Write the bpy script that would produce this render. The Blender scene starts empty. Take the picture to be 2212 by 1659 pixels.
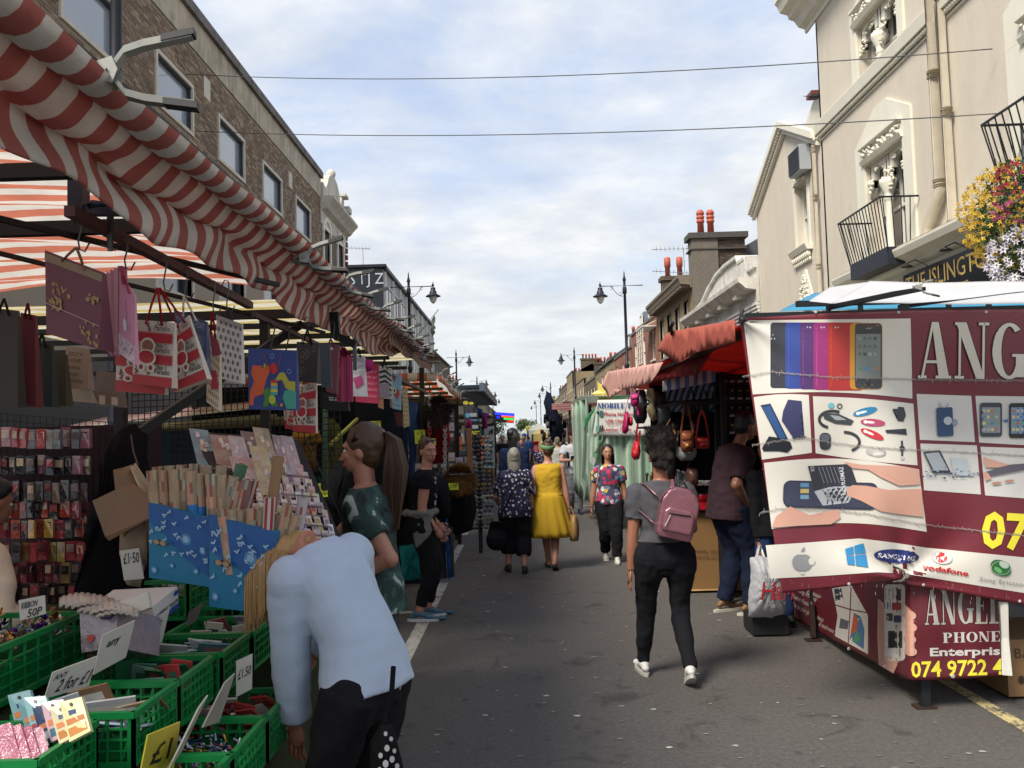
import bpy,bmesh,math,random
from mathutils import Vector,Matrix,noise as mnoise
random.seed(7)
rnd = random.uniform
SC = bpy.context.scene
COL = SC.collection
FPX,CX,CY = 1838.0,1106.0,829.5
cam_d = bpy.data.cameras.new('camera'); cam = bpy.data.objects.new('camera',cam_d); COL.objects.link(cam)
cam_d.sensor_width = 36.0; cam_d.lens = FPX/2212*36; cam_d.clip_end = 3000; cam_d.clip_start = .05
CAMH = 1.7
CM = Matrix.Rotation(math.radians(.503),4,'Z') @ Matrix.Rotation(math.radians(90+3.3),4,'X') @ Matrix.Rotation(math.radians(-1.55),4,'Z')
cam.matrix_world = Matrix.Translation((0,0,CAMH)) @ CM
SC.camera = cam
SC.render.resolution_x,SC.render.resolution_y = 1024,768
SC.view_settings.view_transform = 'Standard'; SC.view_settings.look = 'None'
SC.view_settings.gamma = 1; SC.view_settings.use_curve_mapping = False
SC.view_settings.exposure = 1.6
W = bpy.data.worlds.new('World'); SC.world = W; W.use_nodes = True
SUN_EL,SUN_AZ = math.radians(48),math.radians(222)
def build_world():
    nt = W.node_tree; N = nt.nodes; L = nt.links
    for n in list(N): N.remove(n)
    out = N.new('ShaderNodeOutputWorld'); bg = N.new('ShaderNodeBackground'); bg.inputs[1].default_value = .1
    sky = N.new('ShaderNodeTexSky'); sky.sky_type = 'NISHITA'; sky.sun_disc = False
    sky.sun_elevation = SUN_EL; sky.sun_rotation = SUN_AZ
    tc = N.new('ShaderNodeTexCoord'); sep = N.new('ShaderNodeSeparateXYZ'); L.new(tc.outputs['Generated'],sep.inputs[0])
    def mth(op,a,b=None,clamp=False):
        m = N.new('ShaderNodeMath'); m.operation = op; m.use_clamp = clamp
        for i,v in enumerate((a,b)):
            if v is None: continue
            if isinstance(v,(int,float)): m.inputs[i].default_value = v
            else: L.new(v,m.inputs[i])
        return m.outputs[0]
    zz = mth('ADD',mth('MAXIMUM',sep.outputs[2],0.0),.12)
    cmb = N.new('ShaderNodeCombineXYZ'); L.new(mth('DIVIDE',sep.outputs[0],zz),cmb.inputs[0]); L.new(mth('DIVIDE',sep.outputs[1],zz),cmb.inputs[1])
    cmb.inputs[2].default_value = 3.1
    def noise(scale,det,rough,lac=2.0,dist=0.0):
        n = N.new('ShaderNodeTexNoise'); n.inputs['Scale'].default_value = scale; n.inputs['Detail'].default_value = det
        n.inputs['Roughness'].default_value = rough; n.inputs['Distortion'].default_value = dist; L.new(cmb.outputs[0],n.inputs['Vector']); return n.outputs[0]
    def ramp(f,stops):
        r = N.new('ShaderNodeValToRGB'); L.new(f,r.inputs[0]); e = r.color_ramp.elements
        while len(e) < len(stops): e.new(.5)
        for el,(p,c) in zip(e,stops): el.position = p; el.color = (*c,1) if len(c) == 3 else c
        return r.outputs[0]
    def mix(f,a,b,bt='MIX'):
        m = N.new('ShaderNodeMix'); m.data_type = 'RGBA'; m.blend_type = bt
        if isinstance(f,(int,float)): m.inputs[0].default_value = f
        else: L.new(f,m.inputs[0])
        for i,v in ((6,a),(7,b)):
            if isinstance(v,tuple): m.inputs[i].default_value = (*v,1)
            else: L.new(v,m.inputs[i])
        return m.outputs[2]
    n1 = noise(1.15,8,.62,dist=.25); n2 = noise(.45,4,.5); n3 = noise(3.2,8,.6)
    dens = mth('ADD',mth('MULTIPLY',n1,.62),mth('MULTIPLY',n2,.38))
    hz = mth('MULTIPLY',mth('SUBTRACT',.42,sep.outputs[2]),.22)
    dens2 = mth('ADD',dens,hz)
    cover = ramp(dens2,[(.36,(.25,.25,.25)),(.44,(.65,.65,.65)),(.54,(1,1,1))])
    shade = ramp(mth('ADD',mth('MULTIPLY',n3,.5),mth('MULTIPLY',n1,.5)),[(.34,(2.15,2.3,2.6)),(.50,(2.75,2.88,3.05)),(.66,(3.6,3.6,3.55))])
    blue = mix(.55,sky.outputs[0],(1.6,2.0,2.85))
    c = mix(cover,blue,shade)
    warm = ramp(sep.outputs[2],[(0.0,(1,1,1)),(.22,(0,0,0))])
    c2 = mix(mth('MULTIPLY',warm,.72),c,(2.75,2.95,2.95))
    L.new(c2,bg.inputs[0]); L.new(bg.outputs[0],out.inputs[0])
build_world()
sun_d = bpy.data.lights.new('sun','SUN'); sun_d.energy = 1.8; sun_d.angle = math.radians(20); sun_d.color = (1,.93,.82)
sun = bpy.data.objects.new('sun',sun_d); COL.objects.link(sun)
sdir = Vector((math.sin(SUN_AZ)*math.cos(SUN_EL),math.cos(SUN_AZ)*math.cos(SUN_EL),math.sin(SUN_EL)))
sun.rotation_euler = sdir.to_track_quat('Z','Y').to_euler(); sun.location = (0,0,30)
def ray(px,py): return (CM.to_3x3() @ Vector((px-CX,-(py-CY),-FPX)))
def at(px,py,Y):
    r = ray(px,py); t = Y/r.y; return Vector((r.x*t,Y,CAMH+r.z*t))
def atX(px,py,X):
    r = ray(px,py); t = X/r.x; return Vector((X,r.y*t,CAMH+r.z*t))
def atZ(px,py,z=0.0):
    r = ray(px,py); t = (z-CAMH)/r.z; return Vector((r.x*t,r.y*t,z))
def hx(s,k=1.0):
    s = s.lstrip('#'); v = [int(s[i:i+2],16)/255 for i in (0,2,4)]
    return tuple(k*(c/12.92 if c <= .04045 else ((c+.055)/1.055)**2.4) for c in v)
def C(c): return hx(c) if isinstance(c,str) else tuple(c[:3])
def vary(c,a=.12):
    c = C(c); k = 1+rnd(-a,a); return tuple(min(1,x*k*(1+rnd(-a,a)*.3)) for x in c)
MATS = {}
class NT:
    def __init__(s,name):
        s.m = bpy.data.materials.new(name); s.m.use_nodes = True; s.t = s.m.node_tree; s.N = s.t.nodes; s.L = s.t.links
        s.b = s.N['Principled BSDF']; s.out = s.N['Material Output']
    def n(s,typ,**kw):
        x = s.N.new('ShaderNode'+typ)
        for k,v in kw.items():
            if k.startswith('i_'): x.inputs[k[2:].replace('_',' ')].default_value = v
            else: setattr(x,k,v)
        return x
    def l(s,a,b): s.L.new(a,b)
    def coord(s,kind='Object',scale=(1,1,1),loc=(0,0,0),rot=(0,0,0)):
        if kind == 'UV': o = s.n('UVMap').outputs[0]
        elif kind == 'Pos': o = s.n('NewGeometry').outputs['Position']
        else: o = s.n('TexCoord').outputs[kind]
        mp = s.n('Mapping'); mp.inputs['Scale'].default_value = scale; mp.inputs['Location'].default_value = loc; mp.inputs['Rotation'].default_value = rot
        s.l(o,mp.inputs[0]); return mp.outputs[0]
    def noise(s,vec,scale,det=4,rough=.55,dist=0):
        n = s.n('TexNoise'); n.inputs['Scale'].default_value = scale; n.inputs['Detail'].default_value = det; n.inputs['Roughness'].default_value = rough; n.inputs['Distortion'].default_value = dist
        s.l(vec,n.inputs['Vector']); return n.outputs[0]
    def vor(s,vec,scale,feat='F1',rand=1.0):
        n = s.n('TexVoronoi',feature=feat); n.inputs['Scale'].default_value = scale; n.inputs['Randomness'].default_value = rand; s.l(vec,n.inputs['Vector']); return n
    def ramp(s,f,stops,interp='LINEAR'):
        r = s.n('ValToRGB'); s.l(f,r.inputs[0]); r.color_ramp.interpolation = interp; e = r.color_ramp.elements
        while len(e) < len(stops): e.new(.5)
        for el,(p,c) in zip(e,stops):
            c = C(c) if not isinstance(c,(int,float)) else (c,c,c); el.position = p; el.color = (*c,1)
        return r.outputs[0]
    def math(s,op,a,b=None,clamp=False):
        m = s.n('Math',operation=op); m.use_clamp = clamp
        for i,v in enumerate((a,b)):
            if v is None: continue
            if isinstance(v,(int,float)): m.inputs[i].default_value = v
            else: s.l(v,m.inputs[i])
        return m.outputs[0]
    def mix(s,f,a,b,bt='MIX'):
        m = s.n('Mix',data_type='RGBA',blend_type=bt)
        if isinstance(f,(int,float)): m.inputs[0].default_value = f
        else: s.l(f,m.inputs[0])
        for i,v in ((6,a),(7,b)):
            if isinstance(v,(tuple,str)): m.inputs[i].default_value = (*C(v),1)
            else: s.l(v,m.inputs[i])
        return m.outputs[2]
    def base(s,c):
        if isinstance(c,(tuple,str)): s.b.inputs['Base Color'].default_value = (*C(c),1)
        else: s.l(c,s.b.inputs['Base Color'])
    def bump(s,h,strength=.3,dist=.01):
        b = s.n('Bump'); b.inputs['Strength'].default_value = strength; b.inputs['Distance'].default_value = dist; s.l(h,b.inputs['Height']); s.l(b.outputs[0],s.b.inputs['Normal'])
    def set(s,**kw):
        for k,v in kw.items(): s.b.inputs[k.replace('_',' ')].default_value = v
        return s
def mat(name,color='#888888',rough=.6,metal=0,var=.15,scale=6,bump=.0,bscale=60,bdist=.004,coat=0,coord='Object',alpha=None,trans=0,emit=None,spec=None,sheen=0):
    if name in MATS: return MATS[name]
    t = NT(name); v = t.coord(coord); n = t.noise(v,scale,5,.6)
    c = C(color)
    t.base(t.mix(n,tuple(x*(1-var*1.6) for x in c),tuple(min(1,x*(1+var*1.2)) for x in c)))
    t.set(Roughness=rough,Metallic=metal)
    if coat: t.set(Coat_Weight=coat)
    if bump: t.bump(t.noise(v,bscale,4,.6),bump,bdist)
    if trans: t.set(Transmission_Weight=trans)
    if sheen: t.set(Sheen_Weight=sheen)
    if spec is not None: t.b.inputs['Specular IOR Level'].default_value = spec
    if emit: t.b.inputs['Emission Color'].default_value = (*C(emit[0]),1); t.set(Emission_Strength=emit[1])
    MATS[name] = t.m; return t.m
def vcmat(name,rough=.6,metal=0,var=.10,scale=9,bump=.15,bscale=120,bdist=.002,coat=0,translucent=0,spec=None,alpha=1):
    """colour from the mesh's own colour attribute (each thing's real colours), with procedural wear"""
    if name in MATS: return MATS[name]
    t = NT(name); a = t.n('VertexColor'); a.layer_name = 'Col'; v = t.coord('Object'); n = t.noise(v,scale,5,.65)
    g = t.ramp(n,[(.25,1-var*1.5),(.75,1.0)])
    col = t.mix(1.0,a.outputs[0],g,'MULTIPLY'); t.base(col)
    t.set(Roughness=rough,Metallic=metal)
    if coat: t.set(Coat_Weight=coat)
    if spec is not None: t.b.inputs['Specular IOR Level'].default_value = spec
    if bump: t.bump(t.noise(v,bscale,4,.6),bump,bdist)
    if alpha < 1: t.b.inputs['Alpha'].default_value = alpha
    if translucent:
        tr = t.n('BsdfTranslucent'); t.l(col,tr.inputs[0]); ms = t.n('MixShader'); ms.inputs[0].default_value = translucent
        t.l(t.b.outputs[0],ms.inputs[1]); t.l(tr.outputs[0],ms.inputs[2]); t.l(ms.outputs[0],t.out.inputs[0])
    MATS[name] = t.m; return t.m
def stripe_mat(name,c1,c2,n,chev=0,brk=.62,axis=0,trans=.3,duty=.5,wob=.25,bump=.5):
    t = NT(name); sp = t.n('SeparateXYZ'); t.l(t.n('UVMap').outputs[0],sp.inputs[0]); u,w = (sp.outputs[0],sp.outputs[1]) if axis == 0 else (sp.outputs[1],sp.outputs[0])
    v = t.coord('Object'); nz = t.noise(v,3.5,2,.5); k = t.math('ADD',t.math('MULTIPLY',u,n),t.math('MULTIPLY',nz,wob*2)); k = t.math('ADD',k,t.math('MULTIPLY',t.math('MINIMUM',w,brk),chev))
    f = t.math('LESS_THAN',t.math('FRACT',k),duty); c = t.mix(f,c1,c2); n2 = t.noise(v,5,5,.65); c = t.mix(1,c,t.ramp(n2,[(.25,.72),(.7,1.0)]),'MULTIPLY'); t.base(c); t.set(Roughness=.8); t.bump(t.noise(v,16,4,.6),bump,.014)
    tr = t.n('BsdfTranslucent'); t.l(c,tr.inputs[0]); ms = t.n('MixShader'); ms.inputs[0].default_value = trans; t.l(t.b.outputs[0],ms.inputs[1]); t.l(tr.outputs[0],ms.inputs[2]); t.l(ms.outputs[0],t.out.inputs[0]); return t.m
VC = vcmat('painted_matt',.62)
VC_PAPER = vcmat('printed_paper',.5,var=.07,bump=.08)
VC_GLOSS = vcmat('glossy_card',.22,var=.06,bump=.25,bscale=25,bdist=.004)
VC_CLOTH = vcmat('cloth',.9,var=.16,scale=14,bump=.35,bscale=260,bdist=.002,spec=.15)
VC_METAL = vcmat('painted_metal',.5,var=.2,scale=30,bump=.1,spec=.35)
VC_VINYL = vcmat('vinyl_print',.38,var=.05,scale=4,bump=.2,bscale=7,bdist=.006)
VC_PLASTIC = vcmat('plastic',.35,var=.08,scale=20,bump=.1)
VC_CELLO = vcmat('cellophane_wrapped',.12,var=.2,scale=30,bump=.9,bscale=28,bdist=.012,coat=1)
VC_STONE = vcmat('stone_render',.85,var=.18,scale=2.5,bump=.3,bscale=30,bdist=.01,spec=.2)
VC_LEATHER = vcmat('leather',.45,var=.15,scale=20,bump=.3,bscale=90,bdist=.002)
def fr(d,up=Vector((0,0,1))):
    d = d.normalized(); u = up if abs(d.dot(up)) < .97 else Vector((0,1,0))
    s = d.cross(u).normalized(); return s,d.cross(s).normalized()*-1
class MB:
    def __init__(s,col='#888888'): s.v = []; s.f = []; s.c = []; s.uv = []; s.col = C(col); s.useuv = False; s.sm = []
    def add(s,V,F,col=None,uv=None,sm=False,M=None):
        o = len(s.v); col = s.col if col is None else C(col)
        s.v += [tuple((M @ Vector(p)) if M is not None else p) for p in V]
        for k,f in enumerate(F):
            s.f.append([i+o for i in f]); s.c.append(col); s.sm.append(sm)
            s.uv.append([uv[i] for i in f] if uv else None)
        if uv: s.useuv = True
        return s
    def box(s,c,size,col=None,rz=0,M=None,bev=0):
        x,y,z = (t/2 for t in size)
        if bev:
            b = min(bev,x*.9,y*.9,z*.9)
            V = []; 
            for sx in (-1,1):
                for sy in (-1,1):
                    for sz in (-1,1):
                        V += [((x)*sx,(y-b)*sy,(z-b)*sz),((x-b)*sx,y*sy,(z-b)*sz),((x-b)*sx,(y-b)*sy,z*sz)]
            ix = lambda sx,sy,sz,k: ((sx > 0)*4+(sy > 0)*2+(sz > 0))*3+k
            F = []
            for sx in (-1,1): F.append([ix(sx,-1,-1,0),ix(sx,1,-1,0),ix(sx,1,1,0),ix(sx,-1,1,0)][::sx])
            for sy in (-1,1): F.append([ix(-1,sy,-1,1),ix(1,sy,-1,1),ix(1,sy,1,1),ix(-1,sy,1,1)][::-sy])
            for sz in (-1,1): F.append([ix(-1,-1,sz,2),ix(1,-1,sz,2),ix(1,1,sz,2),ix(-1,1,sz,2)][::sz])
            for sx in (-1,1):
                for sy in (-1,1): F.append([ix(sx,sy,-1,0),ix(sx,sy,-1,1),ix(sx,sy,1,1),ix(sx,sy,1,0)][::sx*sy])
                for sz in (-1,1): F.append([ix(sx,-1,sz,0),ix(sx,1,sz,0),ix(sx,1,sz,2),ix(sx,-1,sz,2)][::sx*sz])
            for sy in (-1,1):
                for sz in (-1,1): F.append([ix(-1,sy,sz,1),ix(1,sy,sz,1),ix(1,sy,sz,2),ix(-1,sy,sz,2)][::-sy*sz])
            for sx in (-1,1):
                for sy in (-1,1):
                    for sz in (-1,1): F.append([ix(sx,sy,sz,0),ix(sx,sy,sz,1),ix(sx,sy,sz,2)][::sx*sy*sz])
        else:
            V = [(-x,-y,-z),(x,-y,-z),(x,y,-z),(-x,y,-z),(-x,-y,z),(x,-y,z),(x,y,z),(-x,y,z)]
            F = [(0,3,2,1),(4,5,6,7),(0,1,5,4),(1,2,6,5),(2,3,7,6),(3,0,4,7)]
        m = Matrix.Translation(c) @ Matrix.Rotation(rz,4,'Z')
        if M is not None: m = Matrix.Translation(c) @ M
        return s.add(V,F,col,M=m)
    def b2(s,a,b,col=None):
        return s.box([(a[i]+b[i])/2 for i in range(3)],[abs(a[i]-b[i]) for i in range(3)],col)
    def tube(s,pts,r,n=8,col=None,cap=True,sx=1.0,sy=1.0,sm=True,up=Vector((0,0,1))):
        pts = [Vector(p) for p in pts]; k = len(pts)
        rs = r if isinstance(r,(list,tuple)) else [r]*k
        V = []; ps = None
        for i,p in enumerate(pts):
            d = (pts[min(i+1,k-1)]-pts[max(i-1,0)])
            if d.length < 1e-9: d = Vector((0,0,1))
            a,b = fr(d,up)
            if ps is not None:
                a = (ps-d.normalized()*ps.dot(d.normalized()))
                a = a.normalized() if a.length > 1e-6 else fr(d,up)[0]
                b = d.normalized().cross(a)
            ps = a
            for j in range(n):
                t = 2*math.pi*j/n; V.append(p+a*(math.cos(t)*rs[i]*sx)+b*(math.sin(t)*rs[i]*sy))
        F = []
        for i in range(k-1):
            for j in range(n): q = (j+1) % n; F.append((i*n+j,i*n+q,(i+1)*n+q,(i+1)*n+j))
        s.add(V,F,col,sm=sm)
        if cap:
            s.add([V[j] for j in range(n)],[tuple(range(n))[::-1]],col); s.add([V[(k-1)*n+j] for j in range(n)],[tuple(range(n))],col)
        return s
    def bar(s,a,b,w,h=None,col=None,up=Vector((0,0,1))):
        a,b = Vector(a),Vector(b); h = h or w; d = b-a; sx,u = fr(d,up)
        V = []
        for p in (a,b):
            for i,j in ((-1,-1),(1,-1),(1,1),(-1,1)): V.append(p+sx*(i*w/2)+u*(j*h/2))
        return s.add(V,[(0,1,2,3),(4,7,6,5),(0,4,5,1),(1,5,6,2),(2,6,7,3),(3,7,4,0)],col)
    def ball(s,c,r,n=10,m=7,col=None,M=None):
        r = (r,r,r) if isinstance(r,(int,float)) else r
        V = [(0,0,-r[2])]
        for i in range(1,m):
            ph = -math.pi/2+math.pi*i/m
            for j in range(n): t = 2*math.pi*j/n; V.append((r[0]*math.cos(ph)*math.cos(t),r[1]*math.cos(ph)*math.sin(t),r[2]*math.sin(ph)))
        V.append((0,0,r[2])); F = []
        for j in range(n): F.append((0,1+(j+1) % n,1+j)); F.append((len(V)-1,1+(m-2)*n+j,1+(m-2)*n+(j+1) % n))
        for i in range(m-2):
            for j in range(n): a = 1+i*n; q = (j+1) % n; F.append((a+j,a+q,a+n+q,a+n+j))
        mm = Matrix.Translation(c) @ (M if M is not None else Matrix.Identity(4))
        return s.add(V,F,col,sm=True,M=mm)
    def lathe(s,prof,c=(0,0,0),n=14,col=None,sx=1,sy=1,M=None):
        V = []; F = []
        for r,z in prof:
            for j in range(n): t = 2*math.pi*j/n; V.append((r*sx*math.cos(t),r*sy*math.sin(t),z))
        for i in range(len(prof)-1):
            for j in range(n): q = (j+1) % n; F.append((i*n+j,i*n+q,(i+1)*n+q,(i+1)*n+j))
        F.append(tuple(range(n))[::-1]); F.append(tuple(range((len(prof)-1)*n,len(prof)*n)))
        mm = Matrix.Translation(c) @ (M if M is not None else Matrix.Identity(4))
        return s.add(V,F,col,sm=True,M=mm)
    def prism(s,poly,fn,t0,t1,col=None):
        """poly in (a,b); fn(a,b,t)->point"""
        n = len(poly); V = [fn(a,b,t0) for a,b in poly]+[fn(a,b,t1) for a,b in poly]
        F = [tuple(range(n)),tuple(range(n,2*n))[::-1]]+[(i,n+i,n+(i+1) % n,(i+1) % n) for i in range(n)]
        return s.add(V,F,col)
    def grid(s,fn,nu,nv,col=None,sm=True,thick=0,colfn=None):
        V = []; UV = []
        for i in range(nu+1):
            for j in range(nv+1): u,v = i/nu,j/nv; V.append(fn(u,v)); UV.append((u,v))
        w = nv+1; o = len(s.v); F = [(i*w+j,(i+1)*w+j,(i+1)*w+j+1,i*w+j+1) for i in range(nu) for j in range(nv)]
        if colfn:
            s.add(V,[],uv=UV)
            for k,f in enumerate(F):
                i,j = divmod(k,nv); s.f.append([x+o for x in f]); s.c.append(C(colfn((i+.5)/nu,(j+.5)/nv))); s.sm.append(sm); s.uv.append([UV[x] for x in f])
            s.useuv = True
        else: s.add(V,F,col,uv=UV,sm=sm)
        return s
    def build(s,name,m=None,parent=None,kind=None,M=None,label=None,cat=None,group=None,solid=0):
        me = bpy.data.meshes.new(name); me.from_pydata([tuple(p) for p in s.v],[],s.f)
        ca = me.color_attributes.new('Col','FLOAT_COLOR','CORNER')
        arr = []
        for f,c in zip(s.f,s.c): arr += [c[0],c[1],c[2],1.0]*len(f)
        ca.data.foreach_set('color',arr)
        if s.useuv:
            ul = me.uv_layers.new(name='UVMap'); a = []
            for f,u in zip(s.f,s.uv):
                for k in range(len(f)): a += list(u[k]) if u else [0,0]
            ul.data.foreach_set('uv',a)
        me.polygons.foreach_set('use_smooth',s.sm)
        for x in (m if isinstance(m,list) else [m or VC]): me.materials.append(x)
        me.update()
        o = bpy.data.objects.new(name,me); COL.objects.link(o)
        if solid:
            md = o.modifiers.new('thickness','SOLIDIFY'); md.thickness = solid; md.offset = 0
        if M is not None: o.matrix_world = M
        if parent: o.parent = parent
        if kind: o['kind'] = kind
        if label: o['label'] = label
        if cat: o['category'] = cat
        if group: o['group'] = group
        return o
def thing(name,label,cat,loc=(0,0,0),group=None,rz=0):
    o = bpy.data.objects.new(name,None); o.empty_display_size = .2; COL.objects.link(o); o.location = loc; o.rotation_euler = (0,0,rz)
    o['label'] = label; o['category'] = cat
    if group: o['group'] = group
    return o
def copy_tree(o,label=None,loc=None,rz=None,parent=None):
    c = o.copy(); COL.objects.link(c)
    if parent: c.parent = parent
    if label: c['label'] = label
    if loc is not None: c.location = loc
    if rz is not None: c.rotation_euler = (0,0,rz)
    for ch in o.children: copy_tree(ch,parent=c)
    return c
TXT = {}
def text2d(st,bold=0.0,res=2):
    k = (st,bold)
    if k in TXT: return TXT[k]
    cu = bpy.data.curves.new('t','FONT'); cu.body = st; cu.size = 1; cu.offset = bold; cu.resolution_u = res; cu.fill_mode = 'FRONT'
    ob = bpy.data.objects.new('t',cu); COL.objects.link(ob)
    dg = bpy.context.evaluated_depsgraph_get(); dg.update()
    me = bpy.data.meshes.new_from_object(ob.evaluated_get(dg))
    V = [(v.co.x,v.co.y) for v in me.vertices]; F = [tuple(p.vertices) for p in me.polygons]
    COL.objects.unlink(ob); bpy.data.objects.remove(ob); bpy.data.curves.remove(cu); bpy.data.meshes.remove(me)
    if V:
        x0 = min(p[0] for p in V); x1 = max(p[0] for p in V)
    else: x0 = x1 = 0
    TXT[k] = ([(a-x0,b) for a,b in V],F,x1-x0); return TXT[k]
SER = {}
def _serif():
    T,t,s = .20,.05,.05
    R = lambda a,b,c,d: [(a,b),(c,b),(c,d),(a,d)]
    def arc(cx,cy,rx0,ry0,rx1,ry1,a0,a1,n=14):
        o = [(cx+rx0*math.cos(math.radians(a0+(a1-a0)*i/n)),cy+ry0*math.sin(math.radians(a0+(a1-a0)*i/n))) for i in range(n+1)]
        q = [(cx+rx1*math.cos(math.radians(a0+(a1-a0)*i/n)),cy+ry1*math.sin(math.radians(a0+(a1-a0)*i/n))) for i in range(n+1)]
        return [[o[i],o[i+1],q[i+1],q[i]] for i in range(n)]
    SER['A'] = (.70,[[(.06,0),(.11,0),(.33,1),(.28,1)],[(.28,1),(.42,1),(.66,0),(.44,0)],R(.16,.27,.46,.32),R(0,0,.18,s),R(.37,0,.70,s)])
    SER['N'] = (.72,[R(.08,0,.13,1),R(.58,0,.63,1),[(.02,1),(.24,1),(.63,0),(.46,0)],R(0,0,.2,s),R(.5,1-s,.72,1),R(0,1-s,.1,1)])
    SER['E'] = (.60,[R(.07,0,.07+T,1),R(0,0,.55,s),R(0,1-s,.55,1),R(.2,.49,.42,.54),[(.5,0),(.58,.0),(.58,.28),(.55,.28)],[(.5,1),(.58,1),(.58,.74),(.55,.74)],R(.40,.38,.43,.65)])
    SER['L'] = (.56,[R(.07,0,.07+T,1),R(0,0,.5,s),R(0,1-s,.35,1),[(.45,0),(.55,0),(.55,.32),(.52,.32)]])
    SER['P'] = (.62,[R(.07,0,.07+T,1),R(0,0,.36,s),R(0,1-s,.3,1)]+arc(.3,.74,.3,.26,.12,.2,-90,90))
    SER['H'] = (.76,[R(.07,0,.26,1),R(.5,0,.69,1),R(.2,.48,.6,.53),R(0,0,.34,s),R(.42,0,.76,s),R(0,1-s,.34,1),R(.42,1-s,.76,1)])
    SER['I'] = (.34,[R(.07,0,.27,1),R(0,0,.34,s),R(0,1-s,.34,1)])
    SER['O'] = (.72,arc(.36,.5,.36,.5,.17,.44,0,360,28))
    SER['G'] = (.72,arc(.36,.5,.36,.5,.17,.44,50,330,22)+[R(.5,0.04,.68,.42),R(.42,.40,.74,.45)])
    SER['B'] = (.62,[R(.07,0,.07+T,1),R(0,0,.3,s),R(0,1-s,.3,1)]+arc(.3,.76,.27,.24,.1,.18,-90,90)+arc(.3,.27,.32,.27,.12,.21,-90,90))
    SER['M'] = (.92,[R(.08,0,.13,1),R(.64,0,.84,1),[(.02,1),(.26,1),(.50,.2),(.40,0)],[(.40,0),(.50,.2),(.66,1),(.74,1)],R(0,0,.2,s),R(.56,0,.92,s),R(.66,1-s,.92,1)])
    SER['T'] = (.64,[R(.22,0,.42,1),R(.12,0,.52,s),R(.02,1-s,.62,1),[(0,.75),(.04,.75),(.1,1),(0,1)],[(.64,.75),(.6,.75),(.54,1),(.64,1)]])
    SER[' '] = (.35,[])
_serif()
def serif2d(st,gap=.07):
    x = 0; V = []; F = []
    for ch in st:
        w,ps = SER[ch]
        for p in ps: o = len(V); V += [(a+x,b) for a,b in p]; F.append(tuple(range(o,o+len(p))))
        x += w+gap
    return V,F,x-gap
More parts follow.
